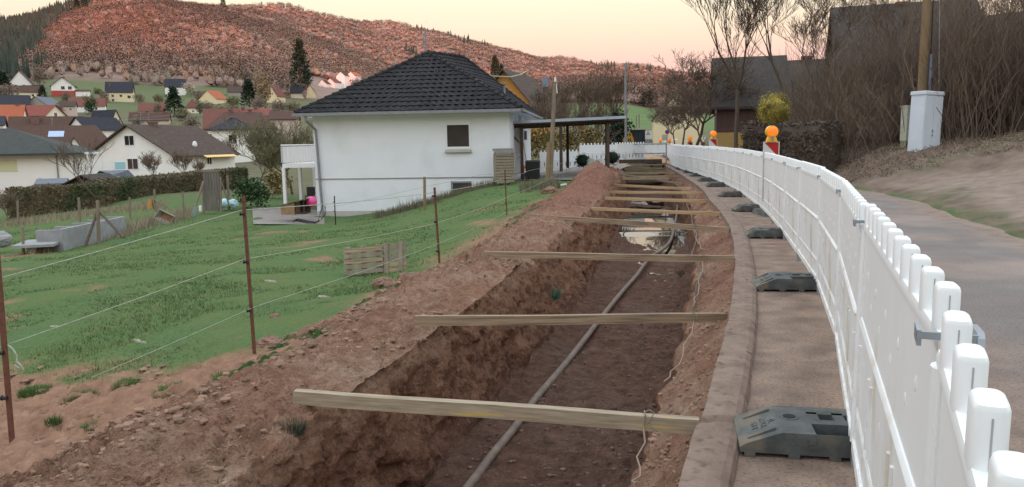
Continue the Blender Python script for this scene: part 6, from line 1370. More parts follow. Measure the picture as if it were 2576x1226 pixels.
for px, py, d, s, lab in [(440, 290, 300, .95, 'dark spruce between the muted brown roof and the turret-like house'), (628, 268, 330, 1.0, 'wide dark spruce left of the tall pale poplar'), (757, 215, 431, 2.15, 'very tall dark spruce at the foot of the red hill'),
                          (772, 212, 436, .9, 'dark spruce behind the very tall one at the hill foot'), (1246, 205, 520, 1.5, 'dark spruce above the orange gabled house'), (1262, 208, 540, 1.1, 'small dark spruce beside the one above the orange gable'),
                          (108, 250, 330, .5, 'small dark spruce between the white wings and the chalet'), (12, 262, 330, 1.2, 'dark spruce at the left edge beside the village')]:
    place_tree(vc, px, py, d, lab, px, s, 'dark conifers at the hill foot', 'conifer').scale = (s*(1.5 if d < 335 else 1.05), s*(1.5 if d < 335 else 1.05), s)
for px, py, d, s, lab in [(195, 20, 990, 1.5, 'left spruce breaking the skyline on the left hill'), (213, 14, 990, 1.7, 'right spruce breaking the skyline on the left hill'), (562, 16, 1060, 1.5, 'lone small spruce on the skyline right of the hilltop')]:
    place_tree(vc, px, py+4, d, lab, px, s, 'dark conifers at the hill foot', 'conifer')
pp = leafy('poplar', 4.2, 4.2, 9.5, mk('poplar_twig', (.34, .25, .15), (.26, .19, .12), 1, .95), 1100, .42, 14, 31, matt='bark'); place_tree(pp, 668, 272, 330, 'tall pale yellowish poplar in the village', 0, 1.0)
pp = leafy('blossom_tree', 3.3, 3.3, 3.3, mk('blossom', (.52, .45, .38), (.36, .30, .25), 1, .95), 600, .38, 10, 33); place_tree(pp, 480, 238, 395, 'pale blossoming tree beside the tall white house', 0, 1.0)
# field line of trees in the middle distance (right of the white house)
vm = [tree_proto('bare_tree', 41+i, 7.5, .75, rmin=.012, matw='thicket', levels=5, r0_=.12, fork=.22, nb=4, up=.7) for i in range(3)]
for i, (px, py, d, s, lab) in enumerate([(1352, 362, 70, .85, 'bare tree just right of the white house'), (1385, 352, 62, .75, 'bare tree left of the leaning pole top'), (1425, 352, 72, .85, 'bare bush-like tree right of the leaning pole'), (1462, 352, 80, 1.05, 'bare tree behind the middle of the carport roof'),
                                         (1500, 352, 74, 1.0, 'bare tree above the middle of the carport roof'), (1535, 352, 76, 1.1, 'tall bare tree left of the street lamp'), (1560, 352, 90, .7, 'small bare tree at the street lamp'), (1410, 345, 110, 1.0, 'distant bare tree below the blue chimney'), (1370, 372, 52, .55, 'low shrub right of the white house corner'),
                                         (1445, 372, 54, .5, 'low shrub behind the white barriers'), (1480, 372, 56, .5, 'low shrub behind the carport centre posts'), (1512, 372, 54, .5, 'low shrub behind the right carport post'), (1400, 378, 50, .5, 'low shrub behind the leaning pole')]):
    place_tree(vm[i % 3], px, py+12, d, lab, i*1.3, s, 'bare trees behind the carport')
yl = leafy('yellow_shrub', 1.0, .8, .9, mk('yellowing_leaf', (.28, .18, .05), (.10, .09, .03), 2, .9, c3=(.05, .05, .025), s3=3), 700, .07, 9, 35, trunk=False)
for px, py, d, s, lab in [(1358, 408, 46, 1.3, 'yellowing shrub beside the white house corner'), (1395, 398, 48, 1.2, 'yellowing shrub behind the first white barrier'), (1490, 392, 50, 1.2, 'yellowing shrub behind the second white barrier'), (1440, 394, 49, 1.1, 'yellowing shrub between the carport posts')]:
    place_tree(yl, px, py, d, lab, px, s, 'yellowing shrubs behind the barriers', 'shrub')
# tree belt at the foot of the far hill
bb_ = [leafy('belt_tree', 6, 5, 6.5, M['leaf_brown'], 520, .75, 10, 51), leafy('belt_tree', 7, 5, 5.5, mk('belt_twig', (.085, .07, .058), (.13, .105, .08), .8, .95), 520, .75, 10, 52)]
for i in range(26):
    px = 1235+i*23+((i*37) % 11); d = 430+((i*53) % 90); place_tree(bb_[i % 2], px, float(proj(np.array([(px-1288)/F*d, d, gz((px-1288)/F*d, d)]))[1])+2, d, f'{"brown" if i % 2 == 0 else "dark"} leafless tree in the belt at the far field edge, {ordn[i]} from the left', i, .8+.35*((i*29) % 7)/7, 'leafless trees along the far field edge')
# shrubs and tree left of the brick house
sh = tree_proto('bushy_tree', 61, 5.6, 1.05, rmin=.009, matw='thicket', levels=6, r0_=.10, fork=.17, nb=4, up=.35, crook=.22)
for px, py, d, s, lab, rz in [(1752, 366, 44, 1.0, 'large bushy leafless tree left of the brick house', 0), (1715, 364, 50, .75, 'lower bushy leafless tree before the cream house', 2), (1772, 366, 40, .62, 'leafless shrub at the brick house corner', 4), (1700, 366, 47, .5, 'small leafless shrub below the cream house gable', 5)]:
    place_tree(sh, px, py, d, lab, rz, s, 'bushy leafless trees by the brick house')
# two big bare trees in front of the brick house
tA = tree_proto('bare_tree', 73, 9.8, .42, rmin=.008, levels=6, r0_=.11, fork=.24, nb=3, up=.35, crook=.13); place_tree(tA, 1852, 372, 38, 'tall bare tree with dark forked trunk before the brick house', 1.1, 1.0)
tB = tree_proto('bare_tree', 88, 10.8, .42, rmin=.008, levels=6, r0_=.10, fork=.28, nb=2, up=.35, crook=.12); place_tree(tB, 1992, 355, 36, 'tall bare tree rising behind the golden bush', 2.2, 1.0)
tC = tree_proto('bare_tree', 97, 8.0, .75, rmin=.007, matw='thicket', levels=6, r0_=.06, fork=.2, nb=3, up=.4, crook=.14)
for i, (px, py, d, s, lab) in enumerate([(2085, 330, 33, .9, 'thin bare tree at the left edge of the barn'), (2210, 320, 33, .9, 'thin bare tree in front of the barn roof'), (2560, 300, 30, 1.0, 'bare tree with drooping branches at the top right corner')]): place_tree(tC, px, py, d, lab, i*2.1, s, 'thin bare trees in front of the barn')
# thicket on the bank
def thicket(seed, H, n=85, W_=1.5):
    R = random.Random(seed); t = bpy.data.objects.new('thicket_bush', None); COL.objects.link(t); stems, tw = [], []
    for k in range(n):
        p = np.array([R.gauss(0, W_*.45), R.gauss(0, .5), -.3]); u = np.array([R.gauss(0, .25), R.gauss(0, .22), 1.0]); L = H*R.uniform(.35, 1.0)/5; r_ = R.uniform(.006, .018)
        for i in range(5):
            u = u+np.array([R.gauss(0, .16), R.gauss(0, .16), -.02*i]); u /= np.linalg.norm(u); q = p+u*L; stems.append((*p, *q, r_, r_*.82)); p = q; r_ *= .82
            if i > 0:
                for _ in range(3):
                    v = u+np.array([R.gauss(0, .55), R.gauss(0, .55), .1]); v /= np.linalg.norm(v); l2 = L*R.uniform(.4, .9); q2 = p+v*l2; tw.append((*p, *q2, max(r_*.5, .004), .003))
                    v2 = v+np.array([R.gauss(0, .5), R.gauss(0, .5), .2]); v2 /= np.linalg.norm(v2); tw.append((*q2, *(q2+v2*l2*.7), .0045, .003))
    segs_mesh('stems', stems, 4, M['thicket'], t); segs_mesh('twigs', tw, 3, M['twig_pale'] if seed % 2 else M['thicket'], t); return t
tk = [thicket(1, 3.2, 110, 1.7), thicket(2, 4.2, 110, 1.6), thicket(3, 2.4, 120, 1.8), thicket(4, 3.6, 100, 1.5)]
R = random.Random(9)
spots = []
for k, (px, d) in enumerate([(2035, 36), (2062, 32), (2090, 29.5), (2110, 26), (2135, 31), (2158, 25.5), (2180, 28.5), (2200, 24), (2228, 27), (2250, 23), (2275, 26), (2300, 23.5), (2330, 27), (2352, 22.5), (2378, 25), (2402, 21.5), (2425, 24.5),
                             (2450, 20.5), (2475, 23.5), (2500, 20), (2525, 22.5), (2552, 19.5), (2580, 22), (2610, 20), (2150, 34), (2240, 33), (2330, 32), (2420, 29), (2510, 27), (2590, 25), (2210, 21.5), (2420, 19.6), (2120, 23.5)]):
    d = d*1.1+3.2 if d < 30 else d+1.5; d = min(d, 30.5) if px > 2400 else d
    x = (px-1288)/F*d; z = gz(x, d); o = use(tk[(k*7) % 4]); o.location = (x, d, z-.1); o.rotation_euler = (0, 0, R.random()*6.28); s_ = R.uniform(.95, 1.25)*(1.05 if px > 2100 else .85); o.scale = (s_, s_, s_*(1.12 if d > 24 else .95))
    nb_ = 'left of the utility pole' if px < 2290 else 'right of the utility pole'
    tag(o, f'dense leafless brown thicket bush on the bank {nb_}, {ordn[k] if k < 30 else "back row "+ordn[k-30]} counted from the left' if False else f'leafless thicket bush {nb_}, {"front" if d < 24 else "middle" if d < 28 else "back"} row, {("barn left corner side" if px < 2150 else "under the barn roof" if px < 2290 else "by the grey cabinet" if px < 2400 else "below the barn wing" if px < 2500 else "at the right edge")}', 'bush', 'leafless thicket on the leafy bank')
# hedge and golden bush
def hedge(px0, px1, d0, d1, pb0, pb1, pt0, pt1, thick_, mat_, lab, size=.05, dens=900, round_=False, seed=0):
    A_ = at(px0, pb0, d0); B_ = at(px1, pb1, d1); h0 = at(px0, pt0, d0)[2]-A_[2]; h1 = at(px1, pt1, d1)[2]-B_[2]
    t = thing('hedge', lab, 'hedge', A_); L = np.linalg.norm((B_-A_)[:2]); u = (B_-A_)/L; v = np.array([-u[1], u[0], 0]); R_ = np.random.RandomState(seed+5)
    n = int(dens*L); s_ = R_.rand(n)*L; f_ = R_.rand(n); H_ = h0+(h1-h0)*s_/L; H_ = H_*(1+.05*fbm(s_*1.3, s_*0+seed, 0, 2, 3))
    face = R_.rand(n); yy = np.where(face < .5, 0.0, np.where(face < .85, R_.rand(n)*thick_, thick_)); zz = np.where((face >= .5) & (face < .85), H_, f_*H_)
    if round_: k_ = sstep(.75, 1, zz/H_); yy = np.where(face < .5, k_*thick_*.3, yy)
    yy = yy+.05*fbm(s_*2, zz*2, 0, seed, 3)*(face < .5)*2
    en = R_.rand(n) < .16; s_ = np.where(en, np.where(R_.rand(n) < .5, -.01, L+.01), s_); yy = np.where(en, R_.rand(n)*thick_, yy); zz = np.where(en, f_*np.where(s_ < 1, h0, h1), zz)
    P = u[None]*s_[:, None]+v[None]*yy[:, None]+np.array([0, 0, 1.0])[None]*zz[:, None]; tri_cloud('foliage', P, size, mat_, t, R_, n=1, jit=.5)
    q = MB(); ins = .06; C_ = [u*.08+v*ins, u*(L-.08)+v*ins, u*(L-.08)+v*(thick_-ins), u*.08+v*(thick_-ins)]
    q.add([tuple(c+[0, 0, -.4]) for c in C_]+[tuple(c+[0, 0, (h0 if i in (0, 3) else h1)-.06]) for i, c in enumerate(C_)], [(3, 2, 1, 0), (4, 5, 6, 7), (0, 1, 5, 4), (1, 2, 6, 5), (2, 3, 7, 6), (3, 0, 4, 7)]); q.build('branches', mat_, t); return t
hedge(22, 270, 37, 38, 548, 526, 476, 464, .9, M['hedge'], 'front trimmed brown-green hedge behind the garden, left part', .055, 1100)
hedge(262, 625, 39, 52, 528, 470, 458, 424, .9, M['hedge'], 'long trimmed brown-green hedge running back to the olive tree', .06, 900, seed=3)
hedge(1862, 1925, 29, 28.5, 392, 396, 310, 316, 1.2, M['hedge_dark'], 'dark clipped beech hedge below the brick house', .05, 1500, True, 7)
hedge(1955, 2060, 27.5, 26, 404, 412, 316, 312, 1.3, M['hedge_dark'], 'dark rounded hedge below the golden bush', .05, 1500, True, 8)
hedge(1920, 1960, 28.4, 27.4, 398, 404, 318, 320, 1.0, M['hedge_dark'], 'short dark hedge piece behind the largest warning lamp', .05, 1500, True, 9)
gb = leafy('golden_bush', .64, .64, .72, M['leaf_yellow'], 12000, .024, 46, 61, zc=.68, trunk=False)
p = at(1947, 322, 29.5); gb.location = (p[0], p[1], p[2]); tag(gb, 'rounded golden-green conifer bush above the dark hedge', 'bush')
q = MB(); q.sphere((0, 0, .68), .40, 14, 10, sq=(1, 1, 1.15)); q.build('inner_branches', M['leaf_yellow'], gb, smooth=True); segs_mesh('trunk', [(0, 0, -1.4, 0, 0, .4, .07, .05)], 6, M['bark'], gb)
bx = leafy('box_bush', .32, .32, .31, M['leaf_dark'], 1500, .030, 26, 63, zc=.30, trunk=False); q = MB(); q.sphere((0, 0, .30), .26, 12, 8); q.build('inner_branches', M['leaf_dark'], bx, smooth=True)
place_tree(bx, 1465, 421, 34.5, 'round dark box bush on the yard behind the carport post', 0, 1.0, 'small dark evergreens on the yard', 'bush')
place_tree(bx, 1540, 414, 36, 'dark cone-shaped evergreen beside the right carport post', 0, 1.05, 'small dark evergreens on the yard', 'bush')
ev = leafy('evergreen', .9, .9, 1.35, M['leaf_dark'], 1600, .09, 14, 65, trunk=False); place_tree(ev, 1556, 376, 50, 'dark round evergreen left of the street lamp', 0, 1.0, None, 'tree')
# left garden trees and bushes
lb_ = leafy('laurel_bush', 1.0, .8, .75, M['leaf_green'], 1500, .07, 12, 71, zc=.7, trunk=False); place_tree(lb_, 634, 522, 34, 'dark green laurel bush in the garden left of the white house', 0, .95, None, 'bush')
wt = tree_proto('olive_tree', 75, 4.6, .95, rmin=.007, matw='leaf_olive', leaves=('leaf_olive', .45, .028, 1), levels=6, r0_=.09, fork=.16, nb=4, up=.4, crook=.2)
place_tree(wt, 690, 490, 42, 'loose olive-leaved tree beside the white house balcony', 0, 1.0); place_tree(wt, 655, 470, 50, 'smaller olive-leaved tree before the white gable', 2, .8); place_tree(wt, 738, 478, 44, 'olive-leaved tree directly behind the balcony', 4, .85)
place_tree(yl, 700, 500, 38, 'low yellow-green shrub by the balcony posts', 1, .9, None, 'shrub')
sp_ = tree_proto('sapling', 81, 3.6, .7, rmin=.010, levels=4, r0_=.05, fork=.28, nb=3, up=.5); place_tree(sp_, 255, 520, 38, 'bare sapling standing at the joint of the two hedges', 0, 1.0)
sq_ = tree_proto('bare_shrub', 83, 1.9, .9, rmin=.009, matw='twig_pale', levels=5, r0_=.025, fork=.15, nb=4, up=.4)
for i, (px, py, d, s, lab) in enumerate([(385, 448, 52, 1.0, 'bare twiggy shrub before the white gable wall, left'), (462, 440, 55, 1.0, 'bare twiggy shrub before the corner of the lichened-roof house'), (20, 545, 36, .7, 'reddish twiggy shrub at the left end of the hedge'), (500, 445, 56, .7, 'bare shrub below the cream side wall')]):
    place_tree(sq_, px, py, d, lab, i, s, 'bare shrubs in the gardens', 'shrub')
# dry weeds along the old garden fence and house wall
def weeds(px0, px1, n, f_py, f_d, h, lab, c=(.32, .27, .19), seed=0, sp=.4):
    R_ = np.random.RandomState(seed+3); V_, Cc = [], []
    for k in range(n):
        u = R_.rand(); px = px0+(px1-px0)*u; d = f_d(u)+R_.randn()*sp; x = (px-1288)/F*d; z = gz(x, d); a = R_.rand()*6.28; dx, dy = math.cos(a), math.sin(a); hh = h*(.3+.9*R_.rand()); le = hh*(.1+.5*R_.rand()); w_ = max(.004, d*.00035)
        V_.append([(x-w_, d, z-.05), (x+w_, d, z-.05), (x+le*dx, d+le*dy, z+hh)]); Cc.append(np.array(c)*(.5+.7*R_.rand()))
    o = nmesh('dry_weeds', np.array(V_).reshape(-1, 3), np.arange(n*3).reshape(-1, 3), M['blade'], col=np.repeat(np.array(Cc), 3, 0)); tag(o, kind='stuff')
weeds(60, 330, 2600, None, lambda u: 23.6+4.5*u, (.30), '', seed=1, sp=.6); weeds(300, 480, 1400, None, lambda u: 28+4*u, .38, '', seed=2, sp=.8)
weeds(0, 420, 2500, None, lambda u: 34.5+1*u, .25, '', seed=3, sp=.8)
weeds(940, 1250, 2600, None, lambda u: 29.2+.6*u, .26, '', c=(.15, .14, .085), seed=4, sp=.35); weeds(1310, 1410, 700, None, lambda u: 26.5, .3, '', c=(.17, .16, .10), seed=5, sp=.7)
weeds(1000, 1060, 60, None, lambda u: 28.8, .5, '', c=(.14, .12, .09), seed=6, sp=.3)
# leaf litter and weeds on the right bank
def litter():
    R_ = np.random.RandomState(17); n = 50000; y = 16+R_.rand(n)**.8*18; e = R_.rand(n)**1.2*8; x = verge(y)+e+.1; ok = KB(y, e, 1.5*fbm(x*.8, y*.8, 0, 3, 3)) > .4; x, y = x[ok], y[ok]
    z = ground(x, y); e = x-verge(y); z = z+fbm(x*.9, y*.9, 0, 2, 4)*.096+fbm(x*2.2, y*2.2, 0, 12, 4)*.14*sstep(.3, 1.5, e)*KB(y, e); z += .015+R_.rand(len(x))**3*.08; n = len(x); C_ = np.stack([x, y, z], 1)
    g = R_.rand(n); col = np.where((g < .12)[:, None], np.array([[.34, .26, .19]]), np.where((g < .2)[:, None], np.array([[.09, .11, .05]]), np.array([[.18, .13, .098]])))*(.6+.7*R_.rand(n))[:, None]
    o = tri_cloud('leaf_litter', C_, .022, M['blade'], None, R_, n=1, jit=.1, col=col); tag(o, kind='stuff')
litter()
for i, (px, py, d, r_, h) in enumerate([(2555, 560, 13.0, .35, .12), (2490, 395, 23, .45, .15), (2180, 452, 24, .2, .12)]):
    tussock(px, py, d, r_, h, 500, ['green grass patch on the track verge at the right edge', 'green grass on the bank right of the cabinet', 'small green tuft at the foot of the leafy bank'][i], (.09, .13, .05))
# ================================================================== garden things on the left
def tbx(pts, r, mt, k=6):
    q = MB(); q.tube(pts, r, k); return q
def wpost(px, py0, py1, d, r_, lab, mt='old_wood', lean=0):
    a = at(px, py1, d); a[2] = gz(a[0], a[1]) if False else a[2]; b_ = at(px+lean, py0, d); q = MB(); q.tube([(0, 0, -.3), tuple(b_-a)], [r_, r_*.85], 7); o = q.build('wooden_post', M[mt], smooth=False); o.location = a; tag(o, lab, 'post', 'old wooden garden posts'); return o
wpost(1068, 445, 530, 26.5, .055, 'wooden post standing before the white house wall', 'pole_wood')
wpost(57, 571, 640, 23, .045, 'pale short wooden post left of the concrete planter', 'old_wood')
wpost(44, 506, 548, 34, .05, 'wooden post at the left end of the front hedge'); wpost(200, 498, 560, 31, .06, 'crooked wooden post before the front hedge', lean=-2); wpost(326, 497, 556, 32, .05, 'crooked wooden post before the long hedge')
wpost(389, 476, 520, 34, .05, 'wooden post just left of the wheelbarrow', lean=-1); wpost(462, 482, 545, 31, .04, 'thin wooden post right of the wheelbarrow', lean=-2); wpost(576, 442, 520, 33, .06, 'tall wooden post right of the plank door', lean=-4)
wpost(555, 446, 528, 32, .045, 'thin post directly beside the plank door'); wpost(248, 505, 620, 24.6, .06, 'central wooden post between two leaning braces', lean=-3); wpost(512, 455, 530, 32, .05, 'wooden post directly left of the plank door', lean=-2)
for (a, b_, lab) in (((245, 533), (214, 622), 'dark brace leaning left of the central wooden post'), ((250, 533), (311, 598), 'dark brace leaning right of the central wooden post')):
    q = tbx([at(*a, 24.7), at(*b_, 24.2)], .045, None); tag(q.build('timber_brace', M['bark']), lab, 'brace', 'leaning timber braces')
q = tbx([at(512, 458, 31.9), at(489, 525, 31.4)], .045, None); tag(q.build('timber_brace', M['old_wood']), 'pale brace leaning against the left side of the plank door', 'brace', 'leaning timber braces')
q = tbx([at(557, 458, 31.9), at(578, 520, 31.4)], .035, None); tag(q.build('timber_brace', M['bark']), 'dark brace leaning right of the plank door', 'brace', 'leaning timber braces')
q = MB(); a = at(484, 543, 31); q.box(0, .12, 0, .03, 0, .38); o = q.build('blue_scrap', M['bluegrey']); o.location = a; o.rotation_euler = (0, .25, 0); tag(o, 'blue strip leaning at the foot of the pale brace', 'scrap')
a = at(516, 531, 32); s = 32/F; t = thing('plank_door', 'upright grey plank door standing alone in the garden', 'door', a, .1); Wp, Hp = 40*s, 98*s
for i in range(6): q = MB(); q.box(i*Wp/6+.008, (i+1)*Wp/6-.008, 0, .03, 0, Hp-.02*(i % 2)); q.build('plank', M['grey_boards'], t)
q = MB(); q.box(-.04, Wp+.04, -.02, .05, Hp, Hp+.07); q.box(-.2, Wp*.4, .0, .06, Hp+.01, Hp+.09); q.build('top_board', M['old_wood'], t)
q = MB(); q.rbox(-.06, .06, -.06, .06, 0, .24, .04); o = q.build('white_canister', M['trim'], smooth=True); o.location = at(505, 532, 32); tag(o, 'small white canister left of the plank door', 'canister')
for k, (px, w_) in enumerate(((567, .36), (587, .20))):
    V_ = I3*np.array([w_, .22, .20]); V_ = V_*(1+.3*fbm(I3[:, 0]*2+k*3, I3[:, 1]*2, I3[:, 2]*2, 4, 3)[:, None]); o = nmesh('plastic_bag', V_, F3, M['blue_bag'], smooth=True); p = at(px, 521, 33); o.location = (p[0], p[1], p[2]+.15); tag(o, ['larger pale blue plastic bag beside the laurel bush', 'smaller pale blue plastic bag against the laurel bush'][k], 'bag', 'pale blue bags in the garden')
# wheelbarrow tipped on its side
a = at(412, 566, 29.5); s = 29.5/F; t = thing('wheelbarrow', 'rusty upturned wheelbarrow leaning on the old garden fence', 'wheelbarrow', a)
def wq(px, py, y=0): p = at(px, py, 29.5); return (p[0]-a[0], y, p[2]-a[2])
q = MB(); O4 = [wq(387, 548), wq(402, 527), wq(439, 545), wq(425, 569)]; I4 = [wq(397, 547, .18), wq(405, 536, .18), wq(431, 548, .18), wq(423, 560, .18)]
q.add(O4+I4, [(0, 1, 5, 4), (1, 2, 6, 5), (2, 3, 7, 6), (3, 0, 4, 7), (4, 5, 6, 7)]); q.mi[-1] = 1; q.build('tray', [M['barrow_grey'] if 'barrow_grey' in M else mk('barrow_grey', (.34, .33, .29), rough=.8), mk('barrow_rust', (.42, .17, .10), (.30, .12, .07), 6, .9)], t)
q = MB(); q.tube([wq(387, 548), wq(402, 527), wq(439, 545), wq(425, 569), wq(387, 548)], .022, 6); q.build('rim', M['barrow_grey'] if 'barrow_grey' in M else mk('barrow_grey', (.34, .33, .29)), t, smooth=True)
for k in (0, 1): q = MB(); q.tube([wq(377+k*6, 498+k*2, .1), wq(386+k*8, 527, .1), wq(398+k*12, 545, .2)], .024, 6); q.build('handle', M['old_wood'], t)
q = MB(); q.tube([wq(377, 498, .05), wq(440, 535, .12)], .022, 6); q.build('frame', M['old_wood'], t)
q = MB(); q.cyl(wq(434, 570, .0), .12, .09, 14, ax='y'); q.build('wheel', M['black'], t)
q = MB(); q.add([wq(374, 503, -.02), wq(383, 500, -.05), wq(384, 524, -.02), wq(377, 527, -.04), wq(370, 520, -.02)], [(0, 1, 2, 3, 4)]); q.add([wq(374, 503, .04), wq(383, 500, .02), wq(384, 524, .04), wq(377, 527, .02), wq(370, 520, .04)], [(4, 3, 2, 1, 0)]); tag(q.build('cloth_rag', M['yellow_rag'] if 'yellow_rag' in M else mk('yellow_rag', (.45, .30, .10), (.40, .18, .08), 5, .9)), 'faded yellow rag hung on the wheelbarrow handle', 'rag').location = a
# concrete block planter
a = at(97, 628, 23.6); b_ = at(262, 600, 27.6); az = math.atan2(b_[1]-a[1], b_[0]-a[0]); Lp = float(np.hypot(b_[0]-a[0], b_[1]-a[1])); t = thing('block_planter', 'open grey concrete block planter bays in the left garden', 'planter', a, az)
for x in (0, .25, .5, .75, 1.0): q = MB(); q.box(x*Lp-.06, x*Lp+.06, -.68, 0, -.6, .60+.02*x); q.build('bay_wall', M['block'], t)
q = MB(); q.box(-.06, Lp+.06, -.80, -.68, -.6, .62); q.build('back_wall', M['block'], t)
for (u, v, lab) in ((30, 626, 'grey concrete slab lying left of the planter'),):
    q = MB(); q.box(0, 1.1, 0, 1.6, 0, .08); o = q.build('concrete_slab', M['block']); o.location = at(u, v, 22.6); o.rotation_euler = (0, 0, .3); tag(o, lab, 'slab')
V_ = I3*np.array([.30, .25, .26])*(1+.2*fbm(I3[:, 0]*3, I3[:, 1]*3, I3[:, 2]*3, 4, 3)[:, None]); o = nmesh('rubble_stone', V_, F3, M['block']); o.location = at(4, 603, 24); tag(o, 'grey stone heap at the left edge of the picture by the slab', 'stone')
# hutch, ball, patio
q = []
for i in range(14):
    for j in range(20):
        px = 635+(815-635)*j/19; d = 28.3+i*.42; x = (px-1288)/F*d+.0; q.append((x, d, gz(x, d)+.03))
tag(nmesh('patio', q, grid_faces(14, 20), M['paving'], smooth=True), kind='structure')
a = at(707, 541, 29.2); t = thing('dog_kennel', 'small wooden kennel with sloping lid on the patio', 'kennel', a, -.15); s = 29.2/F
q = MB(); q.prism([(0, 0), (0, .34), (.55, .46), (.55, 0)], 0, .6); q.build('box', M['kennel_wood'] if 'kennel_wood' in M else mk('kennel_wood', (.34, .22, .13), (.26, .17, .10), 5, .85), t)
q = MB(); q.box(.55, .95, .0, .6, .02, .08); 
for x in (.56, .74, .9): q.box(x, x+.04, 0, .04, .08, .52)
q.box(.55, .95, .56, .6, .08, .5); q.build('run_frame', M['dark_wood'], t)
q = MB(); q.prism([(-.18, .32), (1.0, .58), (1.0, .61), (-.18, .35)], -.08, .68); q.build('lid', M['grey_boards'], t)
q = MB(); q.sphere((0, 0, .2), .22, 16, 10, sq=(1, 1, .95)); o = q.build('pink_ball', M['pink'], smooth=True); o.location = at(784, 521, 29.6); tag(o, 'bright pink exercise ball beside the house corner', 'ball')
q = MB(); R = random.Random(2)
for k in range(3): q.tube([at(738+k*4+60*math.cos(u*.5)*.5+28, 559-k*2+4*math.sin(u*.9), 28.4+.25*math.sin(u*.5)) for u in range(8)], .018, 6)
tag(q.build('hose_loops', M['black'], smooth=True), 'black hose loops lying on the patio before the drainpipe', 'hose')
q = MB(); q.tube([at(800, 560, 28.9)+[.0, 0, 0], at(806, 535, 28.95), at(812, 517, 29), at(818, 520, 29), at(818, 540, 28.95), at(808, 552, 28.9)], .018, 6); tag(q.build('black_cable', M['black'], smooth=True), 'black cable loop at the foot of the drainpipe', 'cable')
t = thing('garden_chair', 'dark folding garden chair under the balcony', 'chair', at(768, 512, 32)); t.scale = (.7, .7, .7); q = MB()
q.box(0, .5, 0, .5, .42, .46); q.build('seat', M['black'], t); q = MB(); q.box(0, .5, .46, .5, .46, .95, T=None); q.build('backrest', M['black'], t)
for x in (0, .46):
    for y in (0, .46): q = MB(); q.box(x, x+.04, y, y+.04, 0, .42); q.build('leg', M['black'], t)
# sheds and pergola behind the hedge
a = at(210, 480, 45); s = 45/F; t = thing('garden_hut', 'small dark brown gabled garden hut behind the front hedge', 'hut', a)
q = MB(); q.prism([(-45*s, 0), (-45*s, 15*s), (0, 36*s), (50*s, 14*s), (50*s, 0)], .1, 2.6); q.build('wall', M['dark_wood'], t)
q = MB(); q.prism([(-60*s, 10*s), (0, 37*s), (0, 40*s), (-62*s, 12*s)], -.2, 2.9); q.prism([(0, 37*s), (62*s, 8*s), (64*s, 10*s), (0, 40*s)], -.2, 2.9); q.build('roof', M['roof_barn'], t)
house('low blue-grey roofed pavilion right of the dark garden hut', 345, 478, 48, apx=125, b=4.5, hpx=16, rpx=32, phi=-4, typ='hip', ridge='x', wall='grey_wall', roof='roof_bluegrey', name='pavilion', cat='pavilion', oh=.3)
house('low blue-grey shed roof left of the dark garden hut', 160, 482, 47, apx=58, b=3, hpx=16, rpx=9, phi=-4, ridge='x', wall='grey_wall', roof='roof_bluegrey', name='shed', cat='shed', oh=.2)
a = at(190, 440, 56); s = 56/F; t = thing('white_pergola', 'white pergola frame between the bungalow and the gabled house', 'pergola', a)
for x in (2, 31): q = MB(); q.box(x*s, (x+3)*s, 0, .1, -1, 52*s); q.build('post', M['trim'], t); q = MB(); q.box(x*s, (x+3)*s, 2, 2.1, -1, 52*s); q.build('post', M['trim'], t)
for y in (-.05, 2.0): q = MB(); q.box(-.1, 36*s, y, y+.1, 50*s, 56*s); q.build('beam', M['trim'], t)
a = at(224, 432, 55); t = thing('pool_fence', 'white louvred pool fence with turquoise window before the gabled house', 'fence', a)
for i in range(6): q = MB(); q.box(0, 92*s, 0, .05, i*4.2*s, i*4.2*s+2.6*s); q.build('slat', M['trim'], t)
q = MB(); q.box(66*s, 90*s, -.06, -.01, 4*s, 22*s); q.build('panel', mk('turquoise', (.30, .55, .62), rough=.3), t)
q = MB(); q.tube([(-32*s, 0, -12*s), (-18*s, 0, 12*s), (2*s, 0, 14*s)], .05, 6); q.tube([(-26*s, .6, -12*s), (-12*s, .6, 12*s), (6*s, .6, 14*s)], .05, 6); q.build('ladder', M['trim'], t)
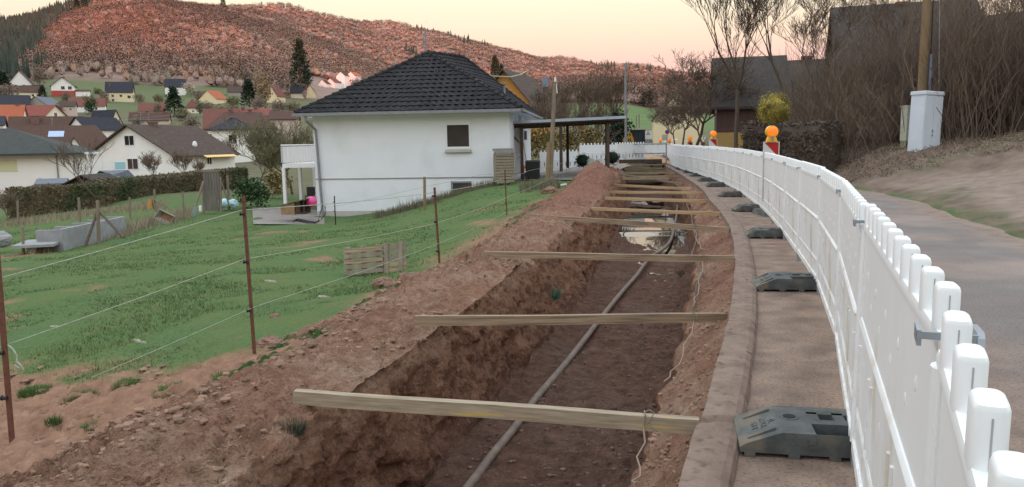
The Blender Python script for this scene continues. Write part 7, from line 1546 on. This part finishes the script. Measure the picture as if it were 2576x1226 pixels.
# village utility pole and wires
t, L = pole(300+1, 300, 303, 340, 215, .16, .2, 'pole_wood', 'dark utility pole before the cream gabled house')
for k, (pts, lab) in enumerate([([(-30, 300, 200), (150, 305, 205), (303, 303, 215), (420, 300, 230), (560, 296, 240)], 'upper overhead wire across the village roofs'), ([(280, 305, 215), (430, 290, 225), (560, 284, 230), (633, 270, 200), (760, 283, 180)], 'overhead wire rising to the roof mast in the village')]):
    q = MB(); q.tube([at(*p) for p in pts], .035, 4); tag(q.build('overhead_wire', M['zinc']), lab, 'wire', 'overhead wires in the village')
for k, (px, py0, py1, d, lab) in enumerate([(633, 268, 298, 190, 'roof mast on the low red roof'), (602, 272, 290, 190, 'thin roof mast on the left of the red roof'), (354, 284, 312, 235, 'thin roof mast left on the dark brown roof'), (374, 284, 308, 240, 'thin roof mast right on the dark brown roof'), (131, 296, 320, 165, 'thin roof mast on the dark barn roof')]):
    q = MB(); q.tube([at(px, py1, d), at(px, py0, d)], .06, 5); q.tube([at(px-4, py0+4, d), at(px+4, py0+4, d)], .03, 4); tag(q.build('roof_mast', M['galv']), lab, 'mast', 'roof masts in the village')
q = MB(); a = at(1372, 219, 120); q.box(-.45, .45, -.4, .4, 0, 1.3, top=(.04, .04)); q.cyl((-.1, 0, 1.3), .12, .3, 8); q.build('x', M['bluegrey']) if False else None
o = q.build('blue_chimney', M['blue_box'] if 'blue_box' in M else mk('blue_box', (.16, .22, .32), rough=.6)); o.location = a; tag(o, 'small blue clad chimney beyond the orange gabled house', 'chimney')
# wind turbine beyond the ridge
a = at(1073, 52, 3600); t = thing('wind_turbine', 'faint wind turbine blades just above the red ridge', 'wind turbine', (a[0], a[1], a[2]-120)); tm = mk('turbine', (.75, .68, .64), rough=.6)
q = MB(); q.tube([(0, 0, 0), (0, 0, 120)], [2.4, 1.5], 10); q.build('tower', tm, t); q = MB(); q.sphere((0, -3, 120), 2.4, 10, 6); q.build('hub', tm, t)
for ang in (100, 220, 340): c_, s_ = math.cos(math.radians(ang)), math.sin(math.radians(ang)); q = MB(); q.tube([(0, -4, 120), (15*c_, -4, 120+15*s_), (62*c_, -4, 120+62*s_)], [1.2, 1.6, .4], 5); q.build('blade', tm, t)
# street lamp far, far posts by the field
for k, (px, py0, py1, d, lab) in enumerate([(1608, 290, 325, 130, 'left of two small pale poles on the green field'), (1603, 288, 322, 132, 'right of two small pale poles on the green field')]):
    px = 1608 if k else 1601; q = MB(); q.tube([at(px, py1, d), at(px, py0, d)], .10, 6); tag(q.build('field_pole', M['old_wood']), lab, 'pole', 'small poles on the field')
# labels must single out: make thicket labels unique by their neighbours' order
seen = {}
for o in sorted([o for o in COL.objects if o.parent is None and o.name.startswith('thicket_bush')], key=lambda o: (o.location[0]/o.location[1])):
    n_ = len(seen)+1; seen[n_] = 1; d = o.location[1]
    o['label'] = f"leafless thicket bush on the bank, {ordn[n_-1] if n_ <= 30 else ('thirty-first', 'thirty-second', 'thirty-third', 'thirty-fourth')[n_-31]} from the left, {'front' if d < 27.5 else 'middle' if d < 31 else 'back'} row"
